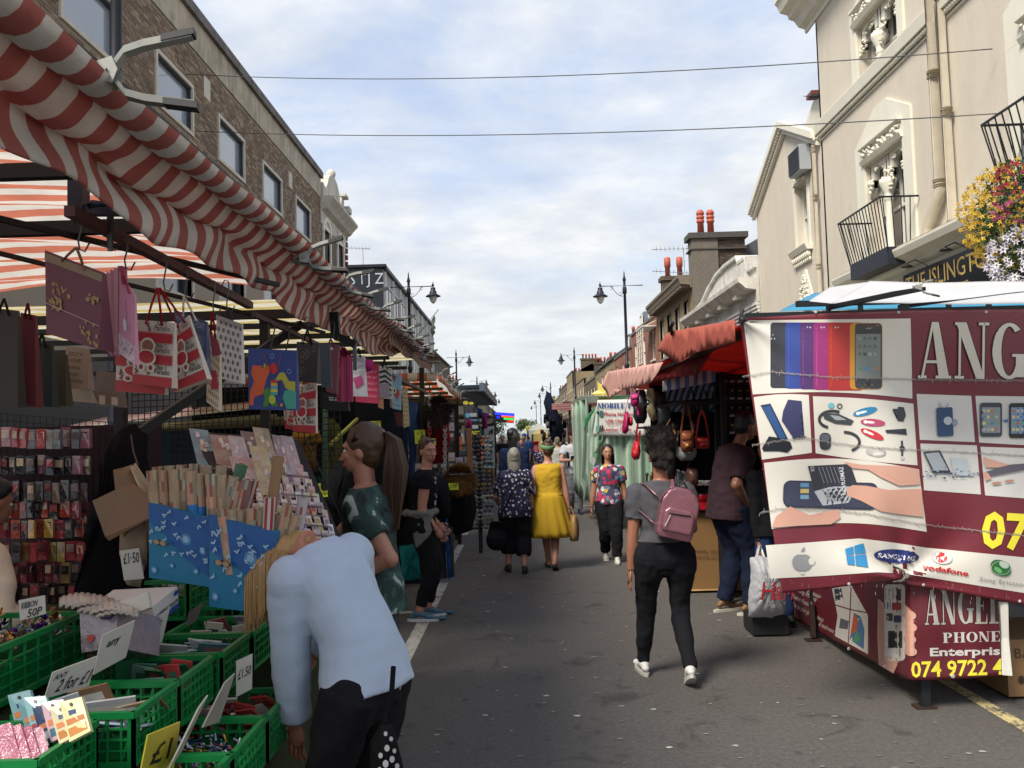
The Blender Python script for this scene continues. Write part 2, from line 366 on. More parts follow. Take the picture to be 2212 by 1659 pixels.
class Art:
    """flat print on a surface: S(u,v,h)->point, u,v in the print's own units"""
    def __init__(s,S,mb,eps=.0006,seg=.06):
        s.S = S; s.mb = mb; s.k = 1; s.eps = eps; s.seg = seg; s.T = None
    def raw(s,V,F,col,sub=True):
        h = s.eps*s.k; s.k += 1
        bm = bmesh.new(); vs = [bm.verts.new((a,b,0)) for a,b in V]
        for f in F:
            try: bm.faces.new([vs[i] for i in f])
            except ValueError: pass
        if sub:
            bmesh.ops.triangulate(bm,faces=bm.faces[:])
            for _ in range(6):
                es = [e for e in bm.edges if e.calc_length() > s.seg]
                if not es: break
                bmesh.ops.subdivide_edges(bm,edges=es,cuts=1); bmesh.ops.triangulate(bm,faces=[f for f in bm.faces if len(f.verts) > 3])
        bm.verts.index_update()
        V2 = [s.S(v.co.x,v.co.y,h) for v in bm.verts]; F2 = [[v.index for v in f.verts] for f in bm.faces]; bm.free()
        s.mb.add(V2,F2,col,sm=True); return s
    def poly(s,pts,col): return s.raw(list(pts),[tuple(range(len(pts)))],col)
    def rect(s,x0,y0,x1,y1,col):
        nx = max(1,int(math.ceil(abs(x1-x0)/s.seg))); ny = max(1,int(math.ceil(abs(y1-y0)/s.seg)))
        V = [(x0+(x1-x0)*i/nx,y0+(y1-y0)*j/ny) for i in range(nx+1) for j in range(ny+1)]; w = ny+1
        F = [(i*w+j,(i+1)*w+j,(i+1)*w+j+1,i*w+j+1) for i in range(nx) for j in range(ny)]
        return s.raw(V,F,col,sub=False)
    def rr(s,x0,y0,x1,y1,r,col,rot=0):
        P = []; cx,cy = (x0+x1)/2,(y0+y1)/2
        for (ax,ay,a0) in ((x1-r,y1-r,0),(x0+r,y1-r,90),(x0+r,y0+r,180),(x1-r,y0+r,270)):
            for i in range(5): a = math.radians(a0+22.5*i); P.append((ax+r*math.cos(a),ay+r*math.sin(a)))
        if rot: c,q = math.cos(rot),math.sin(rot); P = [(cx+(x-cx)*c-(y-cy)*q,cy+(x-cx)*q+(y-cy)*c) for x,y in P]
        return s.poly(P,col)
    def ell(s,cx,cy,rx,ry,col,rot=0,n=18):
        c,q = math.cos(rot),math.sin(rot)
        return s.poly([(cx+rx*math.cos(t)*c-ry*math.sin(t)*q,cy+rx*math.cos(t)*q+ry*math.sin(t)*c) for t in (2*math.pi*i/n for i in range(n))],col)
    def line(s,pts,w,col):
        for a,b in zip(pts[:-1],pts[1:]):
            dx,dy = b[0]-a[0],b[1]-a[1]; l = math.hypot(dx,dy) or 1; nx,ny = -dy/l*w/2,dx/l*w/2
            s.k -= 1; s.poly([(a[0]+nx,a[1]+ny),(a[0]-nx,a[1]-ny),(b[0]-nx,b[1]-ny),(b[0]+nx,b[1]+ny)],col)
        s.k += 1; return s
    def ring(s,cx,cy,r0,r1,col,a0=0,a1=360,n=20,ry=1.0):
        V = []; F = []
        for i in range(n+1):
            t = math.radians(a0+(a1-a0)*i/n); V += [(cx+r0*math.cos(t),cy+r0*ry*math.sin(t)),(cx+r1*math.cos(t),cy+r1*ry*math.sin(t))]
        for i in range(n): F.append((2*i,2*i+1,2*i+3,2*i+2))
        return s.raw(V,F,col)
    def text(s,st,x,y,h,col,align='l',bold=0.0,sx=1.0,rot=0,shear=0,serif=False,width=None):
        V,F,w = serif2d(st) if serif else text2d(st,bold)
        k = h if serif else h/.70
        if width: sx = width/(w*k)
        w *= k*sx; ox = {'l': 0,'c': -w/2,'r': -w}[align]; c,q = math.cos(rot),math.sin(rot)
        P = []
        for a,b in V:
            a2 = ox+a*k*sx+b*k*shear; b2 = b*k; P.append((x+a2*c-b2*q,y+a2*q+b2*c))
        return s.raw(P,F,col)
def bilin(q,nrm=None):
    """surface over 4 corners (top-left, top-right, bottom-right, bottom-left), u to the right, v up, both 0..1"""
    tl,tr,br,bl = [Vector(p) for p in q]
    n = (tr-bl).cross(tl-br).normalized()
    if n.dot(Vector((0,0,CAMH))-(tl+br)/2) < 0: n = -n
    n = nrm or n
    def S(u,v,h=0): return (bl*(1-u)+br*u)*(1-v)+(tl*(1-u)+tr*u)*v+n*h
    return S,n
def slab(mb,q,t,col=None):
    S,n = bilin(q); V = [Vector(p) for p in q]+[Vector(p)-n*t for p in q]
    mb.add(V,[(0,3,2,1),(4,5,6,7),(0,1,5,4),(1,2,6,5),(2,3,7,6),(3,0,4,7)],col); return S
def m_asphalt():
    t = NT('asphalt'); v = t.coord('Pos'); n = t.noise(v,1.1,6,.65); f = t.noise(v,160,3,.7); st = t.vor(v,150).outputs['Distance']
    c = t.mix(n,(.064,.059,.054),(.102,.094,.086)); c = t.mix(t.ramp(f,[(.35,0),(.7,1)]),c,t.mix(.5,c,(.14,.128,.115)))
    c = t.mix(1,c,t.ramp(t.noise(v,34,4,.7),[(.3,.72),(.7,1.2)]),'MULTIPLY'); sp = t.vor(v,34); k = t.math('LESS_THAN',sp.outputs['Distance'],.085); k2 = t.math('MULTIPLY',k,t.math('GREATER_THAN',t.noise(v,7.3,2,.5),.53))
    c = t.mix(t.math('MULTIPLY',k2,.75),c,(.38,.37,.34))
    stain = t.ramp(t.noise(v,2.7,5,.6,.8),[(.30,.55),(.42,1.0)]); c = t.mix(1,c,stain,'MULTIPLY')
    patch = t.vor(v,3.1); pk = t.math('LESS_THAN',patch.outputs['Distance'],.09); c = t.mix(t.math('MULTIPLY',pk,.35),c,(.015,.015,.015))
    t.base(c); t.set(Roughness=.82); t.b.inputs['Specular IOR Level'].default_value = .3
    h = t.math('ADD',t.math('MULTIPLY',st,.8),t.math('MULTIPLY',f,.5)); t.bump(h,.55,.006); return t.m
g = MB().grid(lambda u,v: ((u-.5)*300,-30+v*700,0),6,14).build('ground',mat('far_ground','#6a6660',.9),kind='structure')
g.location.z = -.03
MB().b2((-4.6,-14,-.02),(4.6,420,0)).build('road',m_asphalt(),kind='structure')
m_pave = mat('paving','#8b857c',.85,var=.2,scale=3,bump=.2)
for nm,s,xo in (('pavement_left',-1,7.5),('pavement_right',1,7.0)):
    mb = MB().b2((s*4.76,-14,-.02),(s*xo,420,.11)); mb.build(nm,m_pave,kind='structure')
for nm,s in (('kerb_left',-1),('kerb_right',1)):
    MB().b2((s*4.603,-14,-.02),(s*4.757,420,.125)).build(nm,mat('kerb_stone','#8f8b84',.8,var=.2,scale=8),kind='structure')
def m_paint(name,col,th=.50):
    t = NT(name); v = t.coord('Pos'); n = t.noise(v,40,6,.8); n2 = t.noise(v,5,3,.6)
    k = t.ramp(t.math('ADD',t.math('MULTIPLY',n,.6),t.math('MULTIPLY',n2,.4)),[(th-.06,1),(th+.06,0)])
    t.base(t.mix(t.math('SUBTRACT',1,k),col,(.05,.049,.048)) if False else t.mix(k,(.06,.058,.056),col)); t.set(Roughness=.8); return t.m
mw = m_paint('worn_white_paint',(.42,.41,.37),.55); my = m_paint('worn_yellow_paint',(.50,.41,.19),.53)
mb = MB(); mb.b2((-.99,5.95,.003),(-.88,9.9,.004)); mb.b2((-1.02,11.2,.003),(-.92,13.2,.004)); mb.b2((-1.05,14.5,.003),(-.95,17,.004))
for y in (8.25,10.0,6.9): mb.b2((-2.6,y,.003),(-1.0 if y != 8.25 else -.99,y+.1,.004))
mb.build('bay_marking',mw,kind='structure')
MB().b2((2.69,1.0,.003),(2.78,16,.004)).build('yellow_line',my,kind='structure')
mb = MB()
for i in range(8): mb.b2((1.2+i*.02,19.5+i*2.6,.003),(3.4,19.6+i*2.6,.004))
mb.build('far_bay_marking',mw,kind='structure')
mb = MB()
for i in range(320):
    y = 1.5+abs(random.gauss(0,7)); x = rnd(-.8,2.4); r = rnd(.005,.017); n = 7; a0 = rnd(0,6)
    P = [(x+r*rnd(.5,1.3)*math.cos(a0+6.28*k/n)*1.5,y+r*rnd(.5,1.3)*math.sin(a0+6.28*k/n),.0045) for k in range(n)]
    mb.add(P,[tuple(range(n))],vary(random.choice(['#7a766e','#98948a','#6d6963','#b5b2a9','#7d7870']),.2))
mb.build('road_litter',VC,kind='stuff')
def m_brick(name,cols,rough=.9):
    t = NT(name); ge = t.n('NewGeometry'); oi = t.n('ObjectInfo')
    r = t.math('FRACT',t.math('ADD',ge.outputs['Random Per Island'],oi.outputs['Random']))
    n = len(cols); c = t.ramp(r,[((i+.5)/n,cc) for i,cc in enumerate(cols)],'LINEAR')
    v = t.coord('Pos'); c = t.mix(1,c,t.ramp(t.noise(v,22,5,.7),[(.25,.62),(.7,1.05)]),'MULTIPLY')
    c = t.mix(1,c,t.ramp(t.noise(v,.55,4,.6),[(.3,.78),(.65,1.0)]),'MULTIPLY')
    t.base(c); t.set(Roughness=rough); t.bump(t.noise(v,140,3,.7),.3,.004); return t.m
def m_brickface(name,c1,c2,mort,sc=1.0):
    t = NT(name); ge = t.n('NewGeometry'); sp = t.n('SeparateXYZ'); t.l(ge.outputs['Position'],sp.inputs[0]); cb = t.n('CombineXYZ')
    t.l(t.math('ADD',sp.outputs[0],sp.outputs[1]),cb.inputs[0]); t.l(sp.outputs[2],cb.inputs[1])
    b = t.n('TexBrick'); t.l(cb.outputs[0],b.inputs['Vector']); b.inputs['Color1'].default_value = (*C(c1),1); b.inputs['Color2'].default_value = (*C(c2),1); b.inputs['Mortar'].default_value = (*C(mort),1)
    b.inputs['Scale'].default_value = 1; b.inputs['Brick Width'].default_value = .235*sc; b.inputs['Row Height'].default_value = .078*sc; b.inputs['Mortar Size'].default_value = .009*sc; b.inputs['Bias'].default_value = 0
    v = t.coord('Pos'); c = t.mix(1,b.outputs['Color'],t.ramp(t.noise(v,6,5,.7),[(.25,.6),(.7,1.08)]),'MULTIPLY'); c = t.mix(1,c,t.ramp(t.noise(v,.5,4,.6),[(.3,.7),(.65,1.0)]),'MULTIPLY')
    t.base(c); t.set(Roughness=.9); t.bump(b.outputs['Fac'],-.4,.01); return t.m
def m_stained(name,c,dark,streak=.5,rough=.85):
    t = NT(name); v = t.coord('Pos'); vs = t.coord('Pos',scale=(.6,1.3,.3)); n = t.noise(vs,2.2,6,.7); n2 = t.noise(v,3,6,.7)
    k = t.math('MULTIPLY',t.ramp(n,[(.40,0),(.80,1)]),streak)
    cc = t.mix(k,c,dark); cc = t.mix(t.math('MULTIPLY',t.ramp(n2,[(.5,0),(.75,1)]),streak*.6),cc,dark); t.base(cc); t.set(Roughness=rough); t.bump(t.noise(v,60,4,.6),.15,.006); return t.m
def glass_mat(name,tint,blind=.5):
    t = NT(name); v = t.coord('Pos'); n = t.noise(v,.9,3,.5); t.base(t.mix(n,tuple(x*.7 for x in C(tint)),C(tint))); t.set(Roughness=.12,Coat_Weight=.3); t.b.inputs['Specular IOR Level'].default_value = .9; return t.m
M_GLASS_L = glass_mat('frosted_window_glass','#8d98a6'); M_GLASS_D = glass_mat('dark_window_glass','#2b323b'); M_GLASS_M = glass_mat('curtained_window_glass','#8f9490')
M_WHITEP = mat('white_paint','#d8d5cb',.55,var=.08,scale=4); M_FRAMEL = mat('stone_window_surround','#c3bbae',.75,var=.12,scale=5,bump=.1)
M_GREYF = mat('grey_window_bar','#3b3f47',.5); M_BLACK = mat('black_paint','#17181b',.5,var=.1)
BR_L = m_brick('stock_brick',['#7d6753','#98826a','#6f5b4c','#a3917c','#8a7461','#806e5d','#ad9a80']); BR_D = m_brick('sooty_brick',['#4a4038','#5c5147','#3a322c','#6b5b4b','#423a33']); BR_R = m_brick('red_brick',['#8a4a35','#95573f','#7b4030','#a0634a'])
M_MORT = mat('mortar','#968a7a',.95,var=.12,scale=8); M_MORTD = mat('sooty_mortar','#6b655c',.95,var=.15,scale=8)
def wall_holes(mb,fn,a0,a1,z0,z1,holes,rev=.12,col=None):
    """fn(a,z,inward)->point; holes [(a0,a1,z0,z1)]"""
    A = sorted(set([a0,a1]+[h[0] for h in holes]+[h[1] for h in holes])); Z = sorted(set([z0,z1]+[h[2] for h in holes]+[h[3] for h in holes]))
    A = [a for a in A if a0 <= a <= a1]; Z = [z for z in Z if z0 <= z <= z1]
    for i in range(len(A)-1):
        for j in range(len(Z)-1):
            ca,cz = (A[i]+A[i+1])/2,(Z[j]+Z[j+1])/2
            if any(h[0] < ca < h[1] and h[2] < cz < h[3] for h in holes): continue
            mb.add([fn(A[i],Z[j],0),fn(A[i+1],Z[j],0),fn(A[i+1],Z[j+1],0),fn(A[i],Z[j+1],0)],[(0,1,2,3)],col)
    for (p,q,r,s) in holes:
        c = [(p,r),(q,r),(q,s),(p,s)]
        for k in range(4):
            (x,y),(u,w) = c[k],c[(k+1) % 4]
            mb.add([fn(x,y,0),fn(u,w,0),fn(u,w,rev),fn(x,y,rev)],[(0,1,2,3)],col)
def window(par,fn,h,glass,frame,fw=.06,depth=.1,sash=True,bars=(1,1),sill=None,surround=None,sw=.09,sproud=.035):
    """one window: frame (part) > pane, sill, surround (sub-parts). fn(a,z,inward)"""
    a0,a1,z0,z1 = h; mb = MB()
    def bar(p,q,r,s,d0,d1):
        V = [fn(x,y,d) for d in (d0,d1) for x,y in ((p,r),(q,r),(q,s),(p,s))]
        mb.add(V,[(0,1,2,3),(7,6,5,4),(0,4,5,1),(1,5,6,2),(2,6,7,3),(3,7,4,0)])
    bar(a0,a0+fw,z0,z1,depth-.05,depth+.02); bar(a1-fw,a1,z0,z1,depth-.05,depth+.02); bar(a0+fw,a1-fw,z0,z0+fw,depth-.05,depth+.02); bar(a0+fw,a1-fw,z1-fw,z1,depth-.05,depth+.02)
    nb,nh = bars
    for i in range(1,nb): a = a0+(a1-a0)*i/nb; bar(a-fw*.3,a+fw*.3,z0+fw,z1-fw,depth-.035,depth+.01)
    for i in range(1,nh): z = z0+(z1-z0)*i/nh; bar(a0+fw,a1-fw,z-fw*.35,z+fw*.35,depth-.045,depth+.01)
    w = mb.build('window',frame,par)
    m2 = MB(); m2.add([fn(a0+fw*.5,z0+fw*.5,depth+.012),fn(a1-fw*.5,z0+fw*.5,depth+.012),fn(a1-fw*.5,z1-fw*.5,depth+.012),fn(a0+fw*.5,z1-fw*.5,depth+.012)],[(0,1,2,3)]); m2.build('pane',glass,w)
    def slabf(mm,p,q,r,s,d0,d1):
        V = [fn(x,y,d) for d in (d0,d1) for x,y in ((p,r),(q,r),(q,s),(p,s))]
        mm.add(V,[(0,1,2,3),(7,6,5,4),(0,4,5,1),(1,5,6,2),(2,6,7,3),(3,7,4,0)])
    if sill:
        m3 = MB(); slabf(m3,a0-.08,a1+.08,z0-.09,z0-.002,-.09,depth); m3.build('sill',sill,w)
    if surround:
        m4 = MB(); slabf(m4,a0-sw,a0,z0-sw,z1+sw,-sproud,.1); slabf(m4,a1,a1+sw,z0-sw,z1+sw,-sproud,.1); slabf(m4,a0,a1,z1,z1+sw,-sproud,.1); slabf(m4,a0,a1,z0-sw,z0,-sproud,.1); m4.build('surround',surround,w)
    return w
def bricks(par,fn,a0,a1,z0,z1,holes,m,nparts=0,dist=None,L=.215,H=.065,J=.012,proud=.012):
    """courses of real bricks on the plane fn(a,z,inward)"""
    unit = []
    z = z0; row = 0
    while z+H <= z1+1e-6:
        a = a0 - (0 if row % 2 == 0 else (L+J)/2)
        while a < a1-.02:
            p,q = max(a,a0),min(a+L,a1)
            if q-p > .03:
                segs = [(p,q)]
                for h in holes:
                    if z+H > h[2] and z < h[3]:
                        ns = []
                        for (u,w) in segs:
                            if w <= h[0] or u >= h[1]: ns.append((u,w)); continue
                            if u < h[0]-.03: ns.append((u,h[0]))
                            if w > h[1]+.03: ns.append((h[1],w))
                        segs = ns
                for (u,w) in segs: unit.append((u,w,z))
            a += L+J
        z += H+J; row += 1
    if nparts:
        full = [t for t in unit if abs(t[1]-t[0]-L) < 1e-4]; full.sort(key=dist); chosen = set(full[:nparts])
        o = fn(0,0,0); mb = MB(); o = Vector(o)
        def bx(mb,u,w,z,org=Vector((0,0,0))):
            V = [Vector(fn(x,y,d))-org for d in (-proud,.0) for x,y in ((u,z),(w,z),(w,z+H),(u,z+H))]
            mb.add(V,[(0,1,2,3),(0,4,5,1),(1,5,6,2),(2,6,7,3),(3,7,4,0)])
        bx(mb,0,L,0,o); first = None
        for t in chosen:
            loc = Vector(fn(t[0],t[2],rnd(-.003,.003)))
            if first is None: first = mb.build('brick',m,par); first.location = loc
            else: c = first.copy(); COL.objects.link(c); c.location = loc
        unit = [t for t in unit if t not in chosen]
    mb = MB()
    for (u,w,z) in unit:
        pr = proud+rnd(-.004,.004)
        V = [fn(x,y,d) for d in (-pr,.0) for x,y in ((u,z),(w,z),(w,z+H),(u,z+H))]
        mb.add(V,[(0,1,2,3),(0,4,5,1),(1,5,6,2),(2,6,7,3),(3,7,4,0)])
    mb.build('brickwork',m,par,kind='stuff')
def strip(mb,fn,a0,a1,prof,col=None):
    """moulding: prof [(z, out)] swept from a0 to a1"""
    V = [fn(a,z,-o) for a in (a0,a1) for z,o in prof]; n = len(prof)
    mb.add(V,[(i,i+1,n+i+1,n+i) for i in range(n-1)]+[tuple(range(n)),tuple(range(n,2*n))[::-1]],col)
def fL(a,z,i=0): return (-7.5-i,a,z)
def fR(a,z,i=0): return (7.0+i,a,z)
B = thing('brick_building','long brown brick block with square pale framed windows and a stained concrete parapet','building',(-7.5,22,0))
def wl(par): par_inv = par.matrix_world.inverted(); return par_inv
wins = [(13.78+3.72*i,15.68+3.72*i,8.9,9.95) for i in range(5)]+[(10.06,11.96,8.9,9.95)]
lowwins = [(13.78+3.72*i,15.68+3.72*i,5.0,6.6) for i in range(5)]
vents = [(30.0+0*0,30.01,0,.01)]
MBw = MB(); wall_holes(MBw,fL,6,32.3,3.2,10.95,wins+lowwins,.12); 
def child(mb,nm,m,par,**k):
    o = mb.build(nm,m,None,**k); o.parent = par; o.matrix_parent_inverse = Matrix.Translation(par.location).inverted(); return o
_old = MB.build
def _build(s,name,m=None,parent=None,**k):
    o = _old(s,name,m,None,**k)
    if parent is not None:
        o.parent = parent; bpy_inv = Matrix.Identity(4); p = parent
        chain = []
        while p is not None: chain.append(p); p = p.parent
        mw = Matrix.Identity(4)
        for q in reversed(chain): mw = mw @ q.matrix_parent_inverse @ q.matrix_basis
        o.matrix_parent_inverse = mw.inverted()
    return o
MB.build = _build
MBw.build('wall',M_MORT,B)
bricks(B,fL,6,32.3,6.9,10.95,[(a-.1,b+.1,c-.1,d+.1) for a,b,c,d in wins],BR_L,290,lambda t: abs(t[0]-18)*.6+abs(t[2]-10.3)*2.0)
for h in wins: window(B,fL,h,M_GLASS_L,M_GREYF,fw=.04,depth=.07,bars=(1,1),surround=M_FRAMEL,sw=.09,sproud=.05)
for h in lowwins: window(B,fL,h,M_GLASS_D,M_GREYF,fw=.05,depth=.14,surround=M_FRAMEL)
m_conc = m_stained('stained_concrete','#b5aa97','#5a5348',.8); m_cop = m_stained('coping_concrete','#6f6a66','#37342f',.9)
mb = MB(); strip(mb,fL,6,32.3,[(10.95,.0),(10.95,.04),(11.72,.04),(11.72,0)]); mb.build('parapet',m_conc,B)
for i in range(9):
    a = 6+i*2.93; mb = MB(); mb.b2((-7.9,a,11.72),(-7.36,a+2.9,11.95)); mb.b2((-7.9,a,11.95),(-7.42,a+2.9,12.05)); mb.build('coping_stone',m_cop,B)
for a in (20.2,27.8,12.9): MB().b2((-7.52,a,10.1),(-7.48,a+.42,10.62)).build('vent_panel',M_FRAMEL,B)
MB().b2((-7.5,6,.11),(-7.65,32.3,3.2)).build('shopfront',mat('shopfront_dark','#2c2f33',.4),B)
mb = MB(); mb.b2((-7.7,6,0),(-14,32.3,11.6)); mb.build('rear_block',BR_L,B)
B = thing('ornate_building','old stock brick building with white stone gables, round arched windows and a deep cornice','building',(-7.5,34.6,0))
hs = [(32.75,33.85,8.0,9.9),(35.3,36.4,8.0,9.9)]
mb = MB(); wall_holes(mb,fL,32.3,37.0,3.2,10.6,hs,.2); mb.build('wall',m_brickface('old_stock_brick','#6e6050','#85755f','#57503f'),B)
for h in hs:
    w = window(B,fL,h,M_GLASS_D,M_BLACK,depth=.2,bars=(2,2),surround=M_WHITEP,sw=.14,sproud=.06)
    mb = MB(); cx = (h[0]+h[1])/2
    for i in range(10):
        a,b = math.pi*i/10,math.pi*(i+1)/10
        P = [(cx+.55*math.cos(a),9.75+.5*math.sin(a)),(cx+.75*math.cos(a),9.75+.68*math.sin(a)),(cx+.75*math.cos(b),9.75+.68*math.sin(b)),(cx+.55*math.cos(b),9.75+.5*math.sin(b))]
        mb.prism(P,lambda p,q,t: fL(p,q,t),-.08,.02)
    mb.build('arch_head',M_WHITEP,w)
m_ws = m_stained('weathered_white_stone','#c9c4b8','#5f5a50',.6)
mb = MB(); strip(mb,fL,32.3,37.1,[(10.0,.0),(10.0,.03),(10.5,.05),(10.6,.25),(10.75,.35),(10.95,.55),(11.05,.55),(11.05,0)])
mb.build('cornice',m_ws,B)
mb = MB()
P = [(32.35,11.05),(36.9,11.05),(36.9,11.5),(36.3,11.5),(36.3,12.0),(35.8,12.0),(35.6,11.5)]+[(34.3+1.3*math.cos(a)*.9,11.55+.85*math.sin(a)) for a in (math.pi*i/10 for i in range(1,10))]+[(32.8,11.5),(32.35,11.6)]
mb.prism(P,lambda p,q,t: fL(p,q,t),-.12,.25); mb.b2((-7.2,35.75,12.0),(-7.8,36.4,12.12)); mb.b2((-7.2,36.45,11.5),(-7.8,37.05,11.75))
mb.ball(fL(34.3,12.5,0),.2); mb.build('gable_parapet',m_ws,B)
for i in range(12): MB().b2((-7.42,37.0,7.2+i*.29),(-7.75,37.18,7.4+i*.29)).build('quoin_stone',mat('red_quoin','#8a4034',.9),B)
MB().b2((-7.56,32.32,.11),(-13,36.95,10.58)).build('rear_block',BR_D,B)
B = thing('office_block','dark sided office block with a grey panelled front behind the left stalls','building',(-7.5,55,0))
mb = MB(); mb.b2((-7.55,47.2,.1),(-22,47.4,11.2)); mb.b2((-7.3,47.1,11.2),(-22,47.5,11.35)); mb.build('side_wall',m_brickface('black_brick','#20242e','#2a2e39','#15181f'),B)
mb = MB(); A = Art(lambda u,v,h: (u,47.19-h,v),mb,.004,1); 
for i,ch in enumerate(['S','T','J','Z']): A.text(ch,-9.35+i*.47,10.25,.62,'#a9b0bb',bold=.0,sx=.9)
mb.build('graffiti',VC,B)
mb = MB(); mb.b2((-7.5,47.42,.1),(-7.9,75,11.1)); mb.build('front_wall',mat('grey_cladding','#8d8f92',.6,var=.12,scale=1),B)
for i in range(9):
    a = 47.6+i*3.0; mb = MB(); mb.b2((-7.38,a,3.5),(-7.5,a+.18,11.0)); mb.build('pier',M_WHITEP,B)
    for z in (8.6,6.0):
        window(B,fL,(a+.35,a+2.8,z,z+1.7),M_GLASS_D if i % 2 else M_GLASS_M,M_WHITEP,depth=-.03,bars=(2,1))
mb = MB(); mb.b2((-7.3,47.4,11.1),(-7.9,75,11.3)); mb.build('roof_edge',mat('dark_roof_edge','#3a3d42',.6),B)
def aerial(mb,p,l=1.6,d=Vector((1,0,0))):
    p = Vector(p); mb.tube([p,p+Vector((0,0,1.0))],.02,5); t = p+Vector((0,0,1.0)); s = d.cross(Vector((0,0,1)))
    mb.tube([t-d*l*.2,t+d*l*.8],.015,4)
    for k in range(9): q = t-d*l*.2+d*l*k/9; mb.tube([q-s*(.25-.012*k),q+s*(.25-.012*k)],.008,4); mb.tube([q+Vector((0,0,-.12)),q+Vector((0,0,.12))],.008,4)
mb = MB('#8d9096'); aerial(mb,(-8.6,47.3,11.3),1.9,Vector((-.97,.2,.1)).normalized()); mb.build('roof_aerial',VC_METAL,B)
def house(side,a0,a1,ztop,wallm,label,roofs='parapet',winz=((6.2,1.5),(3.9,1.5)),nwin=3,pots=0,chim=True,frame=None,glass=None,name='terraced_house',dormer=0):
    f = fL if side < 0 else fR; X = -7.5 if side < 0 else 7.0; s = side
    B = thing(name,label,'building',(X,(a0+a1)/2,0))
    hs = []; w = (a1-a0)/nwin
    for i in range(nwin):
        for z,hh in winz: hs.append((a0+w*(i+.5)-w*.16,a0+w*(i+.5)+w*.16,z,z+hh))
    mb = MB(); wall_holes(mb,f,a0+.01,a1-.01,3.0,ztop,hs,.15); mb.build('wall',wallm,B)
    mb = MB(); mb.b2((X+s*.2,a0+.01,.1),(X+s*7,a1-.01,ztop-.02)); mb.build('side_wall',wallm,B)
    for k,h in enumerate(hs): window(B,f,h,glass or (M_GLASS_M if (k*7+int(a0)) % 3 else M_GLASS_D),frame or M_WHITEP,depth=.1,bars=(2 if k % 2 else 1,2),sill=M_WHITEP)
    if roofs == 'parapet':
        mb = MB(); mb.b2((X-s*.07,a0,ztop),(X+s*.35,a1,ztop+.14)); mb.build('coping',m_cop,B)
        mb = MB(); 
        P = [(X+s*.4,ztop-.1),(X+s*7,ztop-.1),(X+s*3.7,ztop+1.5)]
        mb.prism(P,lambda p,q,t: (p,t,q),a0+.05,a1-.05); mb.build('roof',mat('slate_roof','#4a4c52',.8,var=.2,scale=3),B)
    else:
        mb = MB(); P = [(X,ztop),(X+s*7,ztop),(X+s*3.4,ztop+2.2)]
        mb.prism(P,lambda p,q,t: (p,t,q),a0+.02,a1-.02); mb.build('gable_wall',wallm,B)
        mb = MB(); P = [(X-s*.15,ztop-.05),(X+s*3.4,ztop+2.25),(X+s*3.4,ztop+2.42),(X-s*.15,ztop+.12)]
        mb.prism(P,lambda p,q,t: (p,t,q),a0-.05,a1+.05); mb.build('roof',mat('slate_roof','#4a4c52',.8,var=.2,scale=3),B)
    for k in range(dormer):
        a = a0+(a1-a0)*(k+.5)/dormer; mb = MB(); mb.b2((X+s*.5,a-.6,ztop),(X+s*2.2,a+.6,ztop+1.25)); mb.build('dormer',mat('lead_grey','#6f7680',.6),B)
        window(B,f,(a-.48,a+.48,ztop+.15,ztop+1.1),M_GLASS_M,M_WHITEP,depth=.42,bars=(2,1))
    if chim:
        z = ztop+1.5; mb = MB(); mb.b2((X+s*1.2,a0+.05,ztop-.3),(X+s*3.6,a0+.75,z)); mb.b2((X+s*1.1,a0-.03,z),(X+s*3.7,a0+.83,z+.2)); c = mb.build('chimney',m_brickface('chimney_brick','#5d5040','#75654f','#4c4538'),B)
        for k in range(pots):
            m2 = MB('#b5553a'); m2.lathe([(.11,0),(.1,.35),(.13,.37),(.13,.55),(.09,.62)],(X+s*(1.5+.42*k),a0+.4,z+.2),8); m2.build('chimney_pot',VC,c)
    return B
YB = m_brickface('yellow_stock_brick','#8f7c57','#a08d68','#8a8068'); YB2 = m_brickface('pale_stock_brick','#a08f6e','#8a7a5d','#7d745f'); RB = m_brickface('red_facing_brick','#8d4a36','#9e5a44','#93806c'); BB = m_brickface('brown_stock_brick','#5f4f3c','#76654d','#5c5445')
CRM = mat('pale_render','#b9ac8d',.8,var=.15,scale=2); WHR = m_stained('white_render','#cfccc2','#7c776b',.4)
house(-1,75.2,92,9.0,BB,'brown brick house with a sloping gable beyond the office block','gable',pots=2)
house(-1,92.2,120,7.6,YB,'far yellow brick terrace on the left, beyond the brown gable','parapet',nwin=5,pots=3)
house(-1,120.2,190,7.8,YB2,'furthest pale terrace on the left side of the street','parapet',nwin=8,pots=3)
mb = MB('#7f8388'); mb.tube([(-7.4,60,8.5),(-5.6,60,10.6)],.03,5); FP = mb
B = thing('flag','dark green flag on a slanting pole over the left pavement','flag',(-7.4,60,8.5)); mb.build('pole',VC_METAL,B)
MB('#5b6e5a').grid(lambda u,v: (-5.9-.25*u+.06*math.sin(7*v),60+.08*math.sin(6*v+2*u),10.2-.35*u-1.25*v+.1*u*v),4,8).build('cloth',VC_CLOTH,B,solid=.01)
CRE = m_stained('cream_render','#cbc2b2','#a89f8e',.35,.75); CREW = m_stained('white_masonry_paint','#dcd8c8','#b9b29d',.3,.6)
B = thing('cream_building','tall cream stucco corner pub with ornate white window surrounds and small iron balconies','building',(7,16,0))
W1 = (14.98,16.8,8.3,9.62); W2 = (15.02,16.7,4.75,6.78); W3 = (9.6,11.3,4.75,6.75); W4 = (9.6,11.3,8.7,10.9)
mb = MB(); wall_holes(mb,fR,8,19.05,4.4,12.6,[W1,W2,W3,W4],.32); mb.build('wall',CRE,B)
MB().b2((7.36,8,0),(16,19.03,12.6)).build('rear_block',CRE,B)
MB().b2((7.0,18.97,.1),(7.36,19.05,12.6)).build('corner_wall',CRE,B)
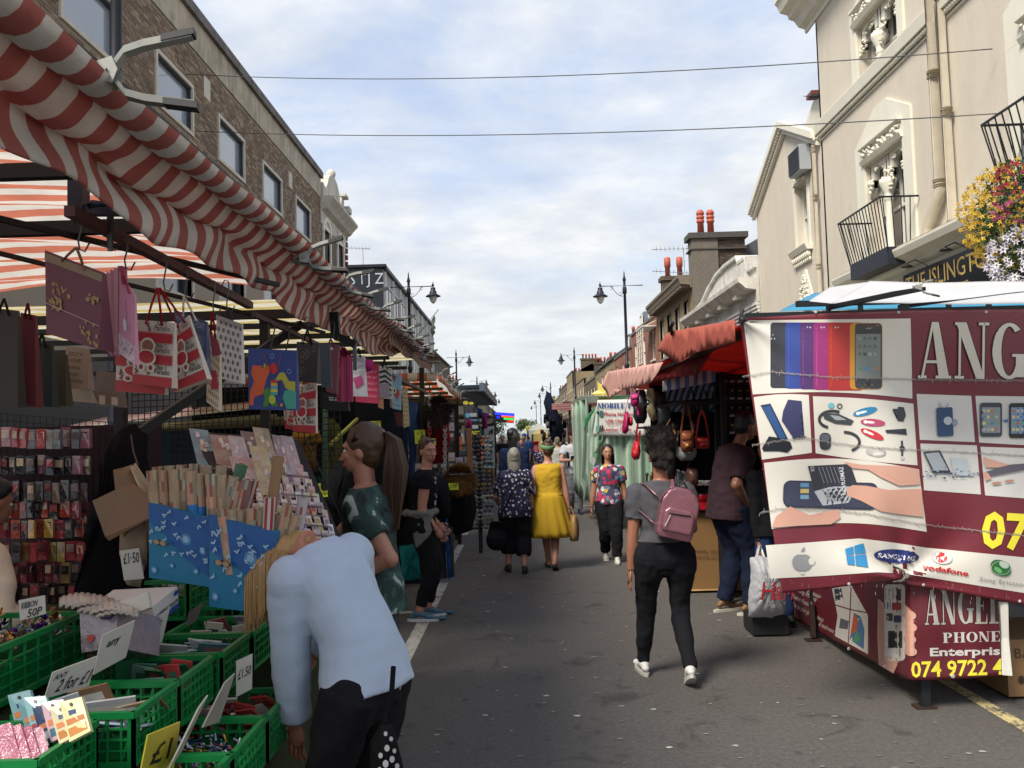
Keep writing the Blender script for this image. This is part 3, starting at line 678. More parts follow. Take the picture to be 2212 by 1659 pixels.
mb = MB(); mb.b2((7.0,8,.11),(7.2,19.05,4.4)); mb.build('ground_floor_wall',CREW,B)
mb = MB()
strip(mb,fR,8,19.6,[(10.9,0),(10.9,.05),(11.0,.06),(11.05,.2),(11.2,.3),(11.25,.42),(11.35,.45),(11.4,.62),(11.55,.68),(11.62,.74),(11.7,.74),(11.7,0)]); mb.build('cornice',CREW,B)
def rope(mb,a0,a1,z,out=.06,r=.055,slope=0):
    n = int((a1-a0)/.075)
    for i in range(n):
        a = a0+(i+.5)*(a1-a0)/n; mb.ball(fR(a,z+slope*(a-a0),-out),(.045,.05,r),6,4,M=Matrix.Rotation(.6,4,'X'))
mb = MB(); strip(mb,fR,13.75,19.15,[(8.12,0),(8.12,.03),(8.16,.03),(8.16,0)]); strip(mb,fR,13.75,19.15,[(8.27,0),(8.27,.13),(8.47,.16),(8.5,.16),(8.5,0)]); rope(mb,13.75,19.12,8.22); mb.build('string_course',CREW,B)
mb = MB(); strip(mb,fR,8,13.4,[(8.12,0),(8.12,.03),(8.16,.03),(8.16,0)]); strip(mb,fR,8,13.4,[(8.27,0),(8.27,.13),(8.47,.16),(8.5,.16),(8.5,0)]); rope(mb,9,13.4,8.22); mb.build('string_course',CREW,B)
def leaves(mb,a0,a1,z0,z1,out,n,s=.06,f=fR,arch=None):
    for i in range(n):
        a,z = rnd(a0,a1),rnd(z0,z1)
        if arch: z = z+arch(a)
        mb.ball(f(a,z,-out+rnd(-.02,.03)),(rnd(.4,1)*s,rnd(.5,1)*s,rnd(.5,1)*s),5,4,M=Matrix.Rotation(rnd(0,3),4,'X'))
def ornate_window(par,h,sur,lo):
    a0,a1,z0,z1 = h; cx = (a0+a1)/2
    w = window(par,fR,(a0,a1,z0,z1),M_GLASS_D,M_WHITEP,fw=.07,depth=.3,bars=(2,2))
    mb = MB(); sa0,sa1,sz0,sz1 = sur
    for P in ([(sa0,sz0),(a0-.002,sz0),(a0-.002,z1+.099),(sa0,z1+.099)],[(a1+.002,sz0),(sa1,sz0),(sa1,z1+.099),(a1+.002,z1+.099)]): mb.prism(P,lambda p,q,t: fR(p,q,t),-.045,0)
    mb.prism([(sa0,z1+.1),(sa1,z1+.1),(sa1,sz1-.5),(cx+.25,sz1),(cx-.25,sz1),(sa0,sz1-.5)],lambda p,q,t: fR(p,q,t),-.046,0)
    mb.build('surround',CREW,w)
    mb = MB()
    strip(mb,fR,a0-.05,a1+.05,[(z1+.02,0),(z1+.02,.08),(z1+.1,.12),(z1+.1,.05),(z1+.3,.05),(z1+.34,.14),(z1+.38,.14),(z1+.38,0)]); leaves(mb,a0,a1,z1+.13,z1+.28,.08,60,.05)
    for c in (a0+(a1-a0)*.25,a0+(a1-a0)*.75):
        hw = (a1-a0)*.25
        P = [(c-hw,z1),(c-hw,z1-.62),(c-hw*.82,z1-.45),(c-hw*.9,z1-.3),(c-hw*.55,z1-.32),(c-hw*.5,z1-.12),(c,z1-.06),(c+hw*.5,z1-.12),(c+hw*.55,z1-.32),(c+hw*.9,z1-.3),(c+hw*.82,z1-.45),(c+hw,z1-.62),(c+hw,z1)]
        for k in range(len(P)-2):
            q = [P[k+1],P[k+2],(P[k+2][0],z1),(P[k+1][0],z1)]
            if k+2 < len(P)-1 and abs(q[0][0]-q[1][0]) > 1e-3: mb.prism(q,lambda p,r,t: fR(p,r,t),.06,.18)
        leaves(mb,c-hw,c-hw*.5,z1-.55,z1-.3,-.05,16,.05); leaves(mb,c+hw*.5,c+hw,z1-.55,z1-.3,-.05,16,.05); leaves(mb,c-hw*.6,c+hw*.6,z1-.2,z1-.1,-.05,10,.04)
    mb.build('carved_arch',CREW,w)
    mb = MB(); mb.lathe([(.14,0),(.14,.08),(.09,.12),(.075,.2),(.07,z1-z0-.95),(.075,z1-z0-.9),(.10,z1-z0-.87),(.075,z1-z0-.82),(.09,z1-z0-.75),(.16,z1-z0-.58),(.16,z1-z0-.5)],fR(cx,z0,.05),12); leaves(mb,cx-.16,cx+.16,z1-.75,z1-.52,-.02,40,.036); mb.build('column',CREW,w)
    return w
ornate_window(B,W1,(14.74,17.05,8.51,10.45),0); ornate_window(B,W2,(14.66,17.1,4.68,7.75),0); ornate_window(B,W3,(9.2,11.75,4.7,7.9),0); ornate_window(B,W4,(9.2,11.8,8.5,10.88),0)
def balcony(a0,a1,z0,z1,out=.55):
    b = MB('#2b2f38'); b.b2((7.0-out,a0+.15,z0-.32),(6.99,a1-.15,z0-.02)); o = b.build('balcony',VC_METAL,B); m = MB('#1b1b1f')
    n = 15
    for i in range(n+1):
        a = a0+.15+(a1-a0-.3)*i/n; ae = a0+(a1-a0)*i/n; m.bar((7-out+.02,a,z0-.1),(7-out-.14,ae,z1),.014)
    for i in range(4):
        for a,ae in ((a0+.15,a0),(a1-.15,a1)): x = 7-out+.02+i*.13; m.bar((x,a,z0-.05),(x-.12*(1-i/4),ae,z1),.014)
    m.bar((7-out-.14,a0,z1),(7-out-.14,a1,z1),.02,.03); m.bar((7-out-.14,a0,z1),(6.98,a0,z1),.02,.03); m.bar((7-out-.14,a1,z1),(6.98,a1,z1),.02,.03)
    m.build('railing',VC_METAL,o)
balcony(14.55,16.5,4.78,5.6); balcony(8.9,11.3,4.78,5.66)
def pipe(par,pts,r,collars,nm='drainpipe',col='#c6bca8'):
    mb = MB(col); mb.tube(pts,r,12)
    for p,d in collars:
        p = Vector(p); d = Vector(d).normalized()
        for k in (-.05,.03): mb.tube([p+d*(k-.012),p+d*(k+.02)],r*1.25,12)
        mb.tube([p-d*.05,p+d*.05],r*1.08,12)
    mb.build(nm,VC_STONE,par)
Xp = 6.88
pipe(B,[(Xp,13.62,11),(Xp,13.62,5.45),(Xp,13.68,5.3),(Xp,14.08,4.98),(Xp,14.13,4.85),(Xp,14.13,4.45)],.085,[((Xp,13.62,5.55),(0,0,1)),((Xp,13.62,7.35),(0,0,1)),((Xp,14.13,4.78),(0,0,1)),((Xp,13.62,9),(0,0,1))])
pipe(B,[(Xp,13.28,11),(Xp,13.28,4.5)],.075,[((Xp,13.28,6.6),(0,0,1)),((Xp,13.28,4.8),(0,0,1)),((Xp,13.28,8.5),(0,0,1))])
pipe(B,[(Xp,19.25,8.1),(Xp,19.25,5.0),(Xp,19.25,3)],.05,[((Xp,19.25,8.0),(0,0,1)),((Xp,19.25,6.9),(0,0,1)),((Xp,19.25,5.3),(0,0,1))])
mb = MB(); strip(mb,fR,8,17.6,[(4.3,0),(4.3,.1),(4.38,.12),(4.42,.22),(4.5,.25),(4.56,.42),(4.66,.46),(4.7,.46),(4.74,0)]); strip(mb,fR,8,17.6,[(4.74,0),(4.742,.40),(4.80,.2),(4.82,0)])
for i in range(70): mb.ball(fR(9+i*.12,4.45,-.2),(.04,.05,.045),5,3)
mb.build('shop_cornice',CREW,B)
S_ = thing('pub_sign','black fascia sign with gold capital letters under the cream pub cornice','sign',(6.9,12.5,3.9))
MB('#0f1012').b2((6.82,8.2,3.55),(6.985,14.95,4.28)).build('board',VC_GLOSS,S_)
mb = MB(); A = Art(lambda u,v,h: (6.818-h,14.75-u,v),mb,.003,1); A.text('THE ISLINGTON',-.1,3.93,.29,'#b59a5b',width=2.85); A.text('TOWNHOUSE',.75,3.70,.13,'#b59a5b',width=1.2); mb.build('lettering',mat('gold_lettering','#b79b5a',.4),S_)
for a in (14.2,12.9,11.6):
    l = thing('sign_lamp','small black swan neck lamp over the pub sign near %s' % {14.2: 'its far end',12.9: 'its middle',11.6: 'the flower basket'}[a],'lamp',(6.8,a,4.3),'swan neck lamps over the pub sign')
    mb = MB('#17181a'); mb.tube([(6.95,a,4.28),(6.7,a,4.42),(6.55,a,4.36)],.012,6); mb.lathe([(.02,.05),(.06,.03),(.10,0),(.02,.01)],(6.55,a,4.3),10); mb.build('arm',VC_METAL,l)
G = thing('gabled_wing','lower cream gabled wing with a slate roof next to the tall cream pub','building',(7,22,0))
mb = MB(); gw = (20.1,20.95,6.0,7.6); gw2 = (20.1,20.85,3.4,4.7)
wall_holes(mb,fR,19.055,24.4,.1,8.0,[gw,gw2],.25)
mb.add([fR(19.055,8.0),fR(24.4,8.0),fR(21.5,9.35)],[(0,1,2)]); mb.build('wall',CRE,G)
MB().b2((7.3,19.06,.1),(13,24.38,7.98)).build('side_wall',CRE,G)
for h,sx in ((gw,1),(gw2,1)):
    w = window(G,fR,h,M_GLASS_M,M_WHITEP,depth=.22,bars=(1,2))
    mb = MB(); c = (h[0]+h[1])/2; P = [(h[0]-.12,h[2]),(h[0]-.002,h[2]),(h[0]-.002,h[3]),(h[0]-.12,h[3])]
    mb.prism(P,lambda p,q,t: fR(p,q,t),-.03,0); mb.prism([(h[1]+.002,h[2]),(h[1]+.12,h[2]),(h[1]+.12,h[3]),(h[1]+.002,h[3])],lambda p,q,t: fR(p,q,t),-.03,0)
    mb.prism([(h[0]-.12,h[3]),(h[1]+.12,h[3]),(c+.08,h[3]+.75),(c-.08,h[3]+.75)],lambda p,q,t: fR(p,q,t),-.031,0); mb.build('surround',CREW,w)
    mb = MB(); 
    for k in range(110):
        z = rnd(0,.6); hw = (h[1]-h[0])/2*(1-z/.72); a = c+rnd(-hw,hw); mb.ball(fR(a,h[3]+z,-.06),(rnd(.03,.07),rnd(.03,.05),rnd(.02,.05)),5,4,M=Matrix.Rotation(rnd(0,3),4,'X'))
    mb.build('carved_foliage',CREW,w)
    mb = MB(); strip(mb,fR,h[0]-.2,h[1]+.2,[(h[2]-.15,0),(h[2]-.15,.14),(h[2]-.02,.2),(h[2],.2),(h[2],0)])
    for k in range(9): a = h[0]-.12+k*(h[1]-h[0]+.24)/8; mb.ball(fR(a,h[2]-.24,-.08),(.07,.045,.09),5,4); mb.ball(fR(a,h[2]-.36,-.05),(.04,.03,.06),5,4)
    mb.build('sill',CREW,w)
mb = MB()
for (a0,z0,a1,z1) in ((21.5,9.35,24.55,7.85),(21.5,9.35,19.1,8.22)):
    for o0,o1,dz0,dz1 in ((0,.22,0,.16),(0,.1,-.16,-.06)):
        P = [(a0,z0+dz0),(a1,z1+dz0),(a1,z1+dz1),(a0,z0+dz1)]; mb.prism(P,lambda p,q,t: fR(p,q,t),-o1,0)
    n = 34
    for i in range(n): t = (i+.5)/n; mb.ball(fR(a0+(a1-a0)*t,z0+(z1-z0)*t-.03,-.13),(.05,.05,.06),5,4)
mb.build('gable_moulding',CREW,G)
mb = MB(); mb.prism([(19.06,9.4),(21.1,9.85),(24.8,7.9),(24.4,7.9)],lambda p,q,t: fR(p,q,t),.6,.9); mb.build('rear_gable',CREW,G)
mb = MB(); V = [fR(21.1,9.95,.5),fR(21.1,9.95,6),fR(19.06,9.2,6),fR(19.06,9.2,.5)]; mb.add(V,[(0,1,2,3)])
mb.build('roof',mat('slate_roof','#4a4c52',.8,var=.2,scale=3),G,solid=.05)
for i in range(5): MB('#7a4638').b2((7.5+i*.5,20.9,9.95),(7.97+i*.5,21.3,10.06)).build('ridge_tile',VC,G)
for r in range(6):
    for i in range(5): t = r/6; MB(random.choice(['#3f4248','#4b4e55','#565a60'])).box((7.6+i*.48,20.95-1.9*t,9.93-.70*t),(.46,.36,.015),M=Matrix.Rotation(.35,4,'X')).build('slate',VC,G)
V_ = thing('wall_vent','grey louvred metal vent box on the cream gabled wing','vent',(6.9,20.1,8))
MB('#aab0b5').b2((6.72,19.7,7.7),(6.98,20.5,8.3)).build('box',VC_METAL,V_)
for i in range(10): MB('#50555c').box((6.70,20.1,7.76+i*.053),(.03,.72,.035),M=Matrix.Rotation(.5,4,'Y')).build('louvre',VC_METAL,V_)
B = thing('white_parapet_building','low red brick building with a big weathered white curved parapet and cornice','building',(7,29,0))
hs = [(25.3+2.0*i,26.4+2.0*i,3.4,4.75) for i in range(4)]
mb = MB(); wall_holes(mb,fR,24.42,33.2,.1,5.3,hs,.2); mb.build('wall',RB,B)
bricks(B,fR,24.42,33.2,3.0,4.9,hs,BR_R)
for h in hs: window(B,fR,h,M_GLASS_D,M_WHITEP,depth=.12,bars=(2,2),surround=CREW,sw=.1)
MB().b2((7.25,24.42,.1),(13,33.2,5.9)).build('side_wall',RB,B)
WS = m_stained('grimy_white_stone','#d4d1c8','#4f4b45',.55)
mb = MB()
for z,o in ((4.9,.05),(5.0,.08),(5.1,.11),(5.2,.14)): strip(mb,fR,24.42,33.3,[(z,0),(z,o),(z+.085,o),(z+.085,0)])
strip(mb,fR,24.42,33.45,[(5.3,0),(5.3,.08),(5.65,.1),(5.7,.4),(5.8,.5),(5.88,.6),(6.0,.62),(6.0,0)])
for a in (25.6,25.8,27.6,27.8,29.4,29.6,31.2,31.4,33.0): mb.box(fR(a,5.62,-.22),(.4,.12,.14))
mb.build('cornice',WS,B)
mb = MB(); P = [(24.42,6.0),(33.3,6.0),(33.3,6.2),(32.6,6.22),(31.6,6.3),(30.6,6.62),(29.2,6.9),(27.9,6.98),(26.4,6.95),(26.2,6.72),(25.4,6.72),(25.2,6.3),(24.42,6.3)]
mb.prism([(p,q) for p,q in P],lambda p,q,t: fR(p,q,t),-.06,.5)
for i in range(len(P)-1):
    (p0,q0),(p1,q1) = P[i],P[i+1]
    if i > 1: mb.prism([(p0,q0),(p1,q1),(p1,q1+.1),(p0,q0+.1)],lambda p,q,t: fR(p,q,t),-.16,.55)
mb.b2((6.86,25.2,6.0),(7.5,26.25,6.78)); mb.build('curved_parapet',WS,B)
B = thing('chimney_house','tan rendered house with a heavy bracketed cornice, grey end wall and tall chimney stack','building',(7,38,0))
hs = [(34.6+2.05*i,35.5+2.05*i,5.1,6.95) for i in range(4)]
mb = MB(); wall_holes(mb,fR,33.6,42.3,.1,7.3,hs,.2); mb.build('wall',mat('tan_render','#8d7a58',.85,var=.2,scale=2),B)
for h in hs: window(B,fR,h,M_GLASS_M,M_WHITEP,depth=.14,bars=(1,2),surround=mat('brown_render_trim','#6b5a45',.85),sw=.12,sproud=.02)
GR = mat('grey_pebbledash','#6b645a',.95,var=.25,scale=9,bump=.6,bscale=40,bdist=.02)
mb = MB(); mb.b2((6.96,33.4,.1),(8.0,33.598,9.2)); mb.build('end_wall',GR,B)
mb = MB(); mb.b2((6.98,33.602,7.3),(8.0,34.2,9.2)); mb.b2((8.01,33.5,4),(9.1,34.2,9.2)); mb.build('chimney',M_MORTD,B)
bricks(B,lambda a,z,i=0: (8.01+a,33.5+i,z),0,1.09,5.0,9.2,[],BR_D); 
mb = MB(); mb.b2((6.85,33.3,9.2),(9.2,34.3,9.42)); mb.b2((6.9,33.36,8.75),(9.15,34.3,8.80)); mb.build('chimney_cap',mat('dark_stone_cap','#4a4743',.9,var=.2),B)
for x in (7.45,7.85): MB('#b4553c').lathe([(.14,0),(.125,.5),(.16,.52),(.16,.6),(.13,.62),(.13,.66),(.16,.68),(.16,.76),(.13,.78),(.13,.82),(.16,.84),(.16,.92),(.1,1.02)],(x,33.85,9.42),12).build('chimney_pot',VC,B)
mb = MB(); mb.b2((7.6,33.39,4),(9.3,33.37,6.6)); 
bricks(B,lambda a,z,i=0: (8.05+a,33.3+i,z),0,1.0,4.4,6.6,[],BR_R)
MB().b2((8.05,33.3,4.4),(9.05,33.49,6.62)).build('lean_to_wall',M_MORTD,B)
mb = MB(); strip(mb,fR,33.6,42.3,[(7.3,0),(7.3,.1),(7.4,.12),(7.45,.5),(7.62,.55),(7.68,.6),(7.8,.6),(7.8,0)])
for i in range(22): mb.box(fR(33.85+i*.39,7.38,-.28),(.42,.12,.14))
mb.build('cornice',mat('sooty_stucco','#75695a',.9,var=.25,scale=4),B)
mb = MB(); mb.prism([(7.0,7.8),(13,7.8),(10,9.4)],lambda p,q,t: (p,t,q),34.2,42.3); mb.build('roof',mat('slate_roof','#4a4c52',.8),B)
mb = MB(); mb.b2((7.2,41.6,7.8),(8.9,42.3,9.0)); mb.b2((7.1,41.5,9.0),(9.0,42.4,9.2)); c = mb.build('chimney',m_brickface('chimney_brick','#5d5040','#75654f','#4c4538'),B)
for x in (7.5,8.1): MB('#b4553c').lathe([(.14,0),(.125,.5),(.16,.52),(.16,.95),(.1,1.0)],(x,41.9,9.2),10).build('chimney_pot',VC,c)
mb = MB('#a7abb0'); aerial(mb,(7.2,36.2,8.4),1.7,Vector((-1,0,0))); aerial(mb,(7.4,37.5,7.6),1.7,Vector((-1,0.1,.1)).normalized()); mb.build('roof_aerial',VC_METAL,B)
MB().b2((8.0,34.2,.1),(13,42.3,7.28)).build('side_wall',GR,B)
B2 = thing('rear_chimney','dark brick chimney stack rising behind the curved white parapet, beside the cream wing','chimney',(9.2,27,6))
mb = MB(); mb.b2((8.6,28.5,5.5),(9.9,29.2,8.75)); mb.b2((8.5,28.4,8.75),(10,29.3,9.0)); mb.build('stack',m_brickface('chimney_brick','#5d5040','#75654f','#4c4538'),B2)
b = house(1,42.4,52.5,7.45,RB,'red brick terrace with grey dormers and a white bay grille beyond the chimney house',nwin=3,winz=((5.3,1.5),(3.2,1.3)),dormer=3,chim=False)
mb = MB(); 
for i in range(4): mb.b2((6.3,43.0+i*.7,5.1),(6.34,43.05+i*.7,6.9)); 
for k in range(7): mb.bar((6.32,43.0,5.1+k*.3),(6.32,45.2,5.1+k*.3),.03)
mb.bar((6.32,43.0,6.9),(6.98,43,7.2),.04); mb.bar((6.32,45.2,6.9),(6.98,45.2,7.2),.04); mb.b2((6.28,42.9,6.9),(7.0,45.3,6.96)); mb.build('bay_grille',M_WHITEP,b)
house(1,52.6,62,6.8,RB,'second red brick house with tall windows, further along the right',nwin=3,winz=((4.7,1.5),(2.9,1.2)),pots=2,chim=True,dormer=1)
house(1,62.1,78,7.0,YB,'yellow brick house with a big gable end, mid street on the right','gable',nwin=4,winz=((4.9,1.4),(3.1,1.2)),pots=3)
house(1,78.1,92,6.6,BB,'dark brown brick house beyond the yellow gable',nwin=4,winz=((4.6,1.3),(3.0,1.1)),pots=3)
house(1,92.1,112,7.4,YB2,'pale brick terrace with several red pots, far right side',nwin=5,winz=((5.3,1.4),(3.3,1.2)),pots=4)
house(1,112.1,126,9.6,YB,'taller yellow terrace with a stack of many chimney pots',nwin=4,winz=((7.2,1.4),(5.0,1.4),(3.0,1.2)),pots=5)
house(1,126.1,150,8.8,BB,'far brown brick terrace past the tallest chimneys',nwin=5,winz=((6.6,1.4),(4.4,1.3)),pots=4)
house(1,150.1,176,7.8,YB2,'far pale house second from the end of the terrace',nwin=5,winz=((5.6,1.4),(3.6,1.3)),pots=3)
house(1,176.1,240,9.0,CRM,'pale rendered block closing the right side of the street',nwin=7,winz=((6.8,1.4),(4.4,1.3)),pots=3)
def tree(loc,h,r,label,n=1600):
    T = thing('street_tree',label,'tree',loc); x,y,z = loc
    MB('#4a3c2e').tube([(x,y,0),(x+.1,y,h*.45),(x+.4,y,h*.8)],[.28,.2,.08],8).build('trunk',VC,T)
    mb = MB(); blobs = [(x+rnd(-1,1)*r*.6,y+rnd(-1,1)*r*.6,h*.68+rnd(-1,1)*r*.5,rnd(.35,.6)*r) for _ in range(9)]
    for i in range(n):
        b = random.choice(blobs); d = Vector((random.gauss(0,1),random.gauss(0,1),random.gauss(0,1))).normalized()*b[3]*rnd(.7,1.1); p = Vector(b[:3])+d; s = .22
        a = Vector((rnd(-1,1),rnd(-1,1),rnd(-1,1))).normalized()*s; q = a.cross(d).normalized()*s*.6
        mb.add([p-a,p+q,p+a,p-q],[(0,1,2,3)],vary(random.choice(['#3d5228','#4d6a30','#2f4322','#5d7638']),.2))
    mb.build('crown',vcmat('leaf',.7,translucent=.25),T)
tree((-6.4,200,0),4.5,3,'green tree closing the far end of the street'); tree((1.5,235,0),4.5,3,'bushy tree at the far end, right of the yellow keys sign')
house(-1,190.2,260,8.2,BB,'dark terrace at the very end of the left side',nwin=7,winz=((6.0,1.4),(4.0,1.3)),pots=3)
def lamp_post(x,y,zt,side,label):
    T = thing('street_lamp',label,'street lamp',(x,y,0),'black street lamps with bell lanterns along the market')
    c = '#23252f'; k = zt/8.0
    mb = MB(c); mb.lathe([(.14,0),(.14,.9),(.12,1.0),(.10,1.1),(.085,1.2),(.075,4.2*k),(.095,4.25*k),(.095,4.35*k),(.06,4.4*k),(.055,zt-.75),(.085,zt-.72),(.085,zt-.5),(.05,zt-.45),(.05,zt-.25),(.075,zt-.2),(.05,zt-.1),(.02,zt),(.03,zt+.03),(.0,zt+.22)],(x,y,.1),12); mb.build('post',VC_METAL,T)
    m = MB(c); z = zt-.42+.1; m.tube([(x-side*-.72,y,z),(x+side*-1.0,y,z)] if False else [(x+side*.72,y,z),(x-side*1.0,y,z)],.022,6)
    lx = x-side*.97
    pts = [(x-side*.08,y,z-.45)]+[(x-side*(.1+.42*t),y,z-.42+.4*t**1.8) for t in (i/8 for i in range(9))]; m.tube(pts,.012,5)
    for cc in ((.16,-.32),(.52,-.08)):
        m.tube([(x-side*(cc[0]+.06*math.cos(a)),y,z+cc[1]+.06*math.sin(a)) for a in (i*.6 for i in range(10))],.008,4)
    m.build('bracket',VC_METAL,T)
    l = MB(c); l.lathe([(.01,.16),(.02,.08),(.05,.05),(.05,0),(.02,-.02),(.02,-.06),(.09,-.08),(.10,-.12),(.10,-.20),(.14,-.24),(.145,-.32),(.20,-.36),(.30,-.42),(.30,-.44),(.12,-.43)],(lx,y,z+.02),16); o = l.build('lantern',VC_METAL,T)
    MB('#cfd0c8').lathe([(.16,-.43),(.155,-.5),(.12,-.62),(.06,-.70),(0.005,-.73)],(lx,y,z+.02),14).build('globe',vcmat('milky_glass',.15,var=.02,bump=0,coat=.5),o)
lamp_post(-4.1,8.6,8.0,-1,'nearest street lamp, its dark column rising from the striped awning at the top left')
lamp_post(4.28,33.6,7.75,1,'large street lamp standing before the chimney house on the right')
lamp_post(-4.31,33.6,7.95,-1,'large street lamp on the left, beside the graffitied office block')
lamp_post(4.06,62,7.6,1,'second street lamp along the right kerb')
lamp_post(-4.58,62,7.65,-1,'second street lamp on the left, next to the green flag')
lamp_post(3.65,100,7.4,1,'third street lamp on the right, above the distant stalls')
lamp_post(-4.4,88,7.5,-1,'third street lamp on the left, over the striped metal stall roof')
lamp_post(3.7,118,7.4,1,'fourth street lamp on the right'); lamp_post(-4.2,112,7.4,-1,'fourth street lamp on the left, between the stall roof and the lit sign')
lamp_post(3.5,145,7.4,1,'fifth street lamp on the right, near the end of the row'); lamp_post(3.3,175,7.4,1,'furthest street lamp on the right'); lamp_post(-4.3,135,7.4,-1,'furthest street lamp on the left, behind the lit sign')
def wire(a,b,sag,label):
    a,b = Vector(a),Vector(b); n = 24; pts = [a.lerp(b,i/n)-Vector((0,0,sag*4*(i/n)*(1-i/n))) for i in range(n+1)]
    o = MB('#5b5d60').tube(pts,.009,4).build('span_wire',VC_METAL,None,label=label,cat='wire',group='wires strung across the street')
wire((6.9,11.95,7.0),tuple(atX(400,160,-7.45)),.25,'upper thin wire strung across the street to the cream pub')
wire((6.9,11.88,6.03),tuple(atX(420,283,-7.45)),.2,'lower thin wire strung across the street above the balcony')
def puff(mb,poly,d,t,col,rings=3,wob=.0):
    """pillow shaped solid whose outline (picture measured) stands at depth d"""
    P = [at(x,y,d) for x,y in poly]; c = sum(P,Vector())/len(P); n = len(P); V = []; F = []
    for side in (-1,1):
        o = len(V)
        for k in range(rings+1):
            s = 1-k/(rings+.6)*1.0 if k else 1; yy = side*t*math.sqrt(max(0,1-s*s))
            for i,p in enumerate(P):
                q = c+(p-c)*s; V.append(Vector((q.x,q.y+yy+wob*math.sin(i*2.3+k),q.z)))
        V.append(c+Vector((0,side*t,0)))
        for k in range(rings):
            for i in range(n): j = (i+1) % n; a = o+k*n; F.append((a+i,a+j,a+n+j,a+n+i))
        for i in range(n): F.append((o+rings*n+i,o+rings*n+(i+1) % n,len(V)-1))
    mb.add(V,F,col,sm=True); return mb
def dense(poly,m=3):
    out = []
    for i in range(len(poly)):
        a,b = poly[i],poly[(i+1) % len(poly)]
        for k in range(m): t = k/m; out.append((a[0]+(b[0]-a[0])*t,a[1]+(b[1]-a[1])*t))
    return out
def sheet(mb,q,nu=14,nv=10,amp=.02,fu=3,fv=0,col=None,colfn=None,ph=0,sag=0):
    """waving cloth over four 3D corners tl,tr,br,bl"""
    S,n = bilin(q)
    def fn(u,v): return S(u,1-v)+n*(amp*math.sin(6.28*fu*u+ph+1.5*v)*(.3+.7*v)+amp*.4*math.sin(6.28*fv*v+4*u))-Vector((0,0,sag*math.sin(math.pi*u)))
    return mb.grid(fn,nu,nv,col,colfn=colfn)
def stripes(c1,c2,n,along='u',duty=.5):
    return lambda u,v: c1 if ((u if along == 'u' else v)*n) % 1 < duty else c2
VC_TARP = vcmat('woven_tarpaulin',.5,var=.14,scale=5,bump=.35,bscale=14,bdist=.01,translucent=.45)
VC_TARP2 = vcmat('thick_tarpaulin',.6,var=.16,scale=4,bump=.35,bscale=10,bdist=.012,translucent=.65)
def aclamp(p,dirv,s,label,up=Vector((0,0,1))):
    """metal spring clamp: body biting at p, two handles opening along dirv"""
    d = Vector(dirv).normalized(); side = d.cross(up).normalized(); u = side.cross(d).normalized(); p = Vector(p)
    T = thing('spring_clamp',label,'clamp',p,'metal spring clamps holding the awning edge')
    def q(a,b,c=0): return p+d*a*s+u*b*s+side*c*s
    for sg,nm in ((1,'handle'),(-1,'handle')):
        mb = MB('#8c8e86' if sg > 0 else '#6f716b')
        jaw = [(-.28,.02*sg),(-.10,.16*sg),(.06,.24*sg),(.2,.30*sg),(.34,.36*sg)]
        V = []
        prof = [(-.30,.01*sg,.04),(-.12,.12*sg,.12),(.0,.06*sg,.17),(.10,.12*sg,.14),(.22,.30*sg,.12),(.42,.37*sg,.11),(.95,.47*sg,.10)]
        for i,(a,b,w) in enumerate(prof):
            th = .085; 
            for cc,hh in ((-w/2,0),(w/2,0),(w/2,-sg*th),(-w/2,-sg*th)): V.append(q(a,b+hh,cc))
        n = len(prof); F = [(4*i+j,4*i+(j+1) % 4,4*i+4+(j+1) % 4,4*i+4+j) for i in range(n-1) for j in range(4)]+[(0,1,2,3),tuple(4*(n-1)+j for j in range(4))]
        mb.add(V,F); mb.build(nm,VC_METAL,T)
        g = MB('#141414'); V = []
        for (a,b) in ((.62,.405*sg),(.98,.475*sg)):
            for cc,hh in ((-.065,.014*sg),(.065,.014*sg),(.065,-sg*.065),(-.065,-sg*.065)): V.append(q(a,b+hh,cc))
        g.add(V,[(0,1,2,3),(4,5,6,7),(0,1,5,4),(1,2,6,5),(2,3,7,6),(3,0,4,7)]); g.build('rubber_grip',VC,T)
    mb = MB('#9a9c94')
    for c_ in (-.09,.09): mb.prism([(-.08,.1),(.1,.16),(.16,0),(.1,-.16),(-.08,-.1)],lambda a,b,t: q(a,b,c_+t),-.008,.008)
    mb.tube([q(.02,0,-.13),q(.02,0,.13)],.035*s,8); mb.build('pivot_plate',VC_METAL,T)
    return T
PS = thing('phone_stall','maroon phone accessory stall with a steel frame, white roof sheet and pulled back front','market stall',(2.9,6.0,0))
FC = '#1d2024'
def member(nm,a,b,w,par,col=FC,h=None): mb = MB(col); mb.bar(a,b,w,h); mb.build(nm,VC_METAL,par)
for a,b in (((2.36,5.19,0),(2.36,5.19,2.42)),((2.30,6.9,0),(2.30,6.9,2.42)),((4.4,5.19,0),(4.4,5.19,2.42)),((4.4,6.9,0),(4.4,6.9,2.42))): member('post',a,b,.05,PS)
for z in (2.46,2.34):
    member('frame_beam',(1.75,5.32,z),(4.5,5.32,z),.035,PS)
    member('frame_beam',(1.35,7.2,z),(4.5,7.2,z),.035,PS)
for x in (1.95,2.15,2.42,2.7,2.95,3.2): member('frame_strut',(x,5.32,2.46),(x,5.32,2.34),.025,PS)
member('front_rail',(1.40,5.05,2.28),(1.40,7.7,2.34),.04,PS); member('front_rail',(1.36,5.06,2.36),(4.5,5.06,2.36),.03,PS)
for x0,z0,x1,y1 in ((1.95,2.43,2.62,4.35),(2.45,2.43,3.15,4.4)):
    member('roof_prop',(x0,5.3,z0),tuple(at(*((1995,622) if x0 < 2 else (2330,605)),4.45)),.028,PS)
mb = MB('#eeeeee')
rp = [at(1796,655,5.28),at(2330,656,5.28),at(2330,610,4.3),at(1878,609,4.3),at(1792,621,4.6),at(1748,650,5.2)]
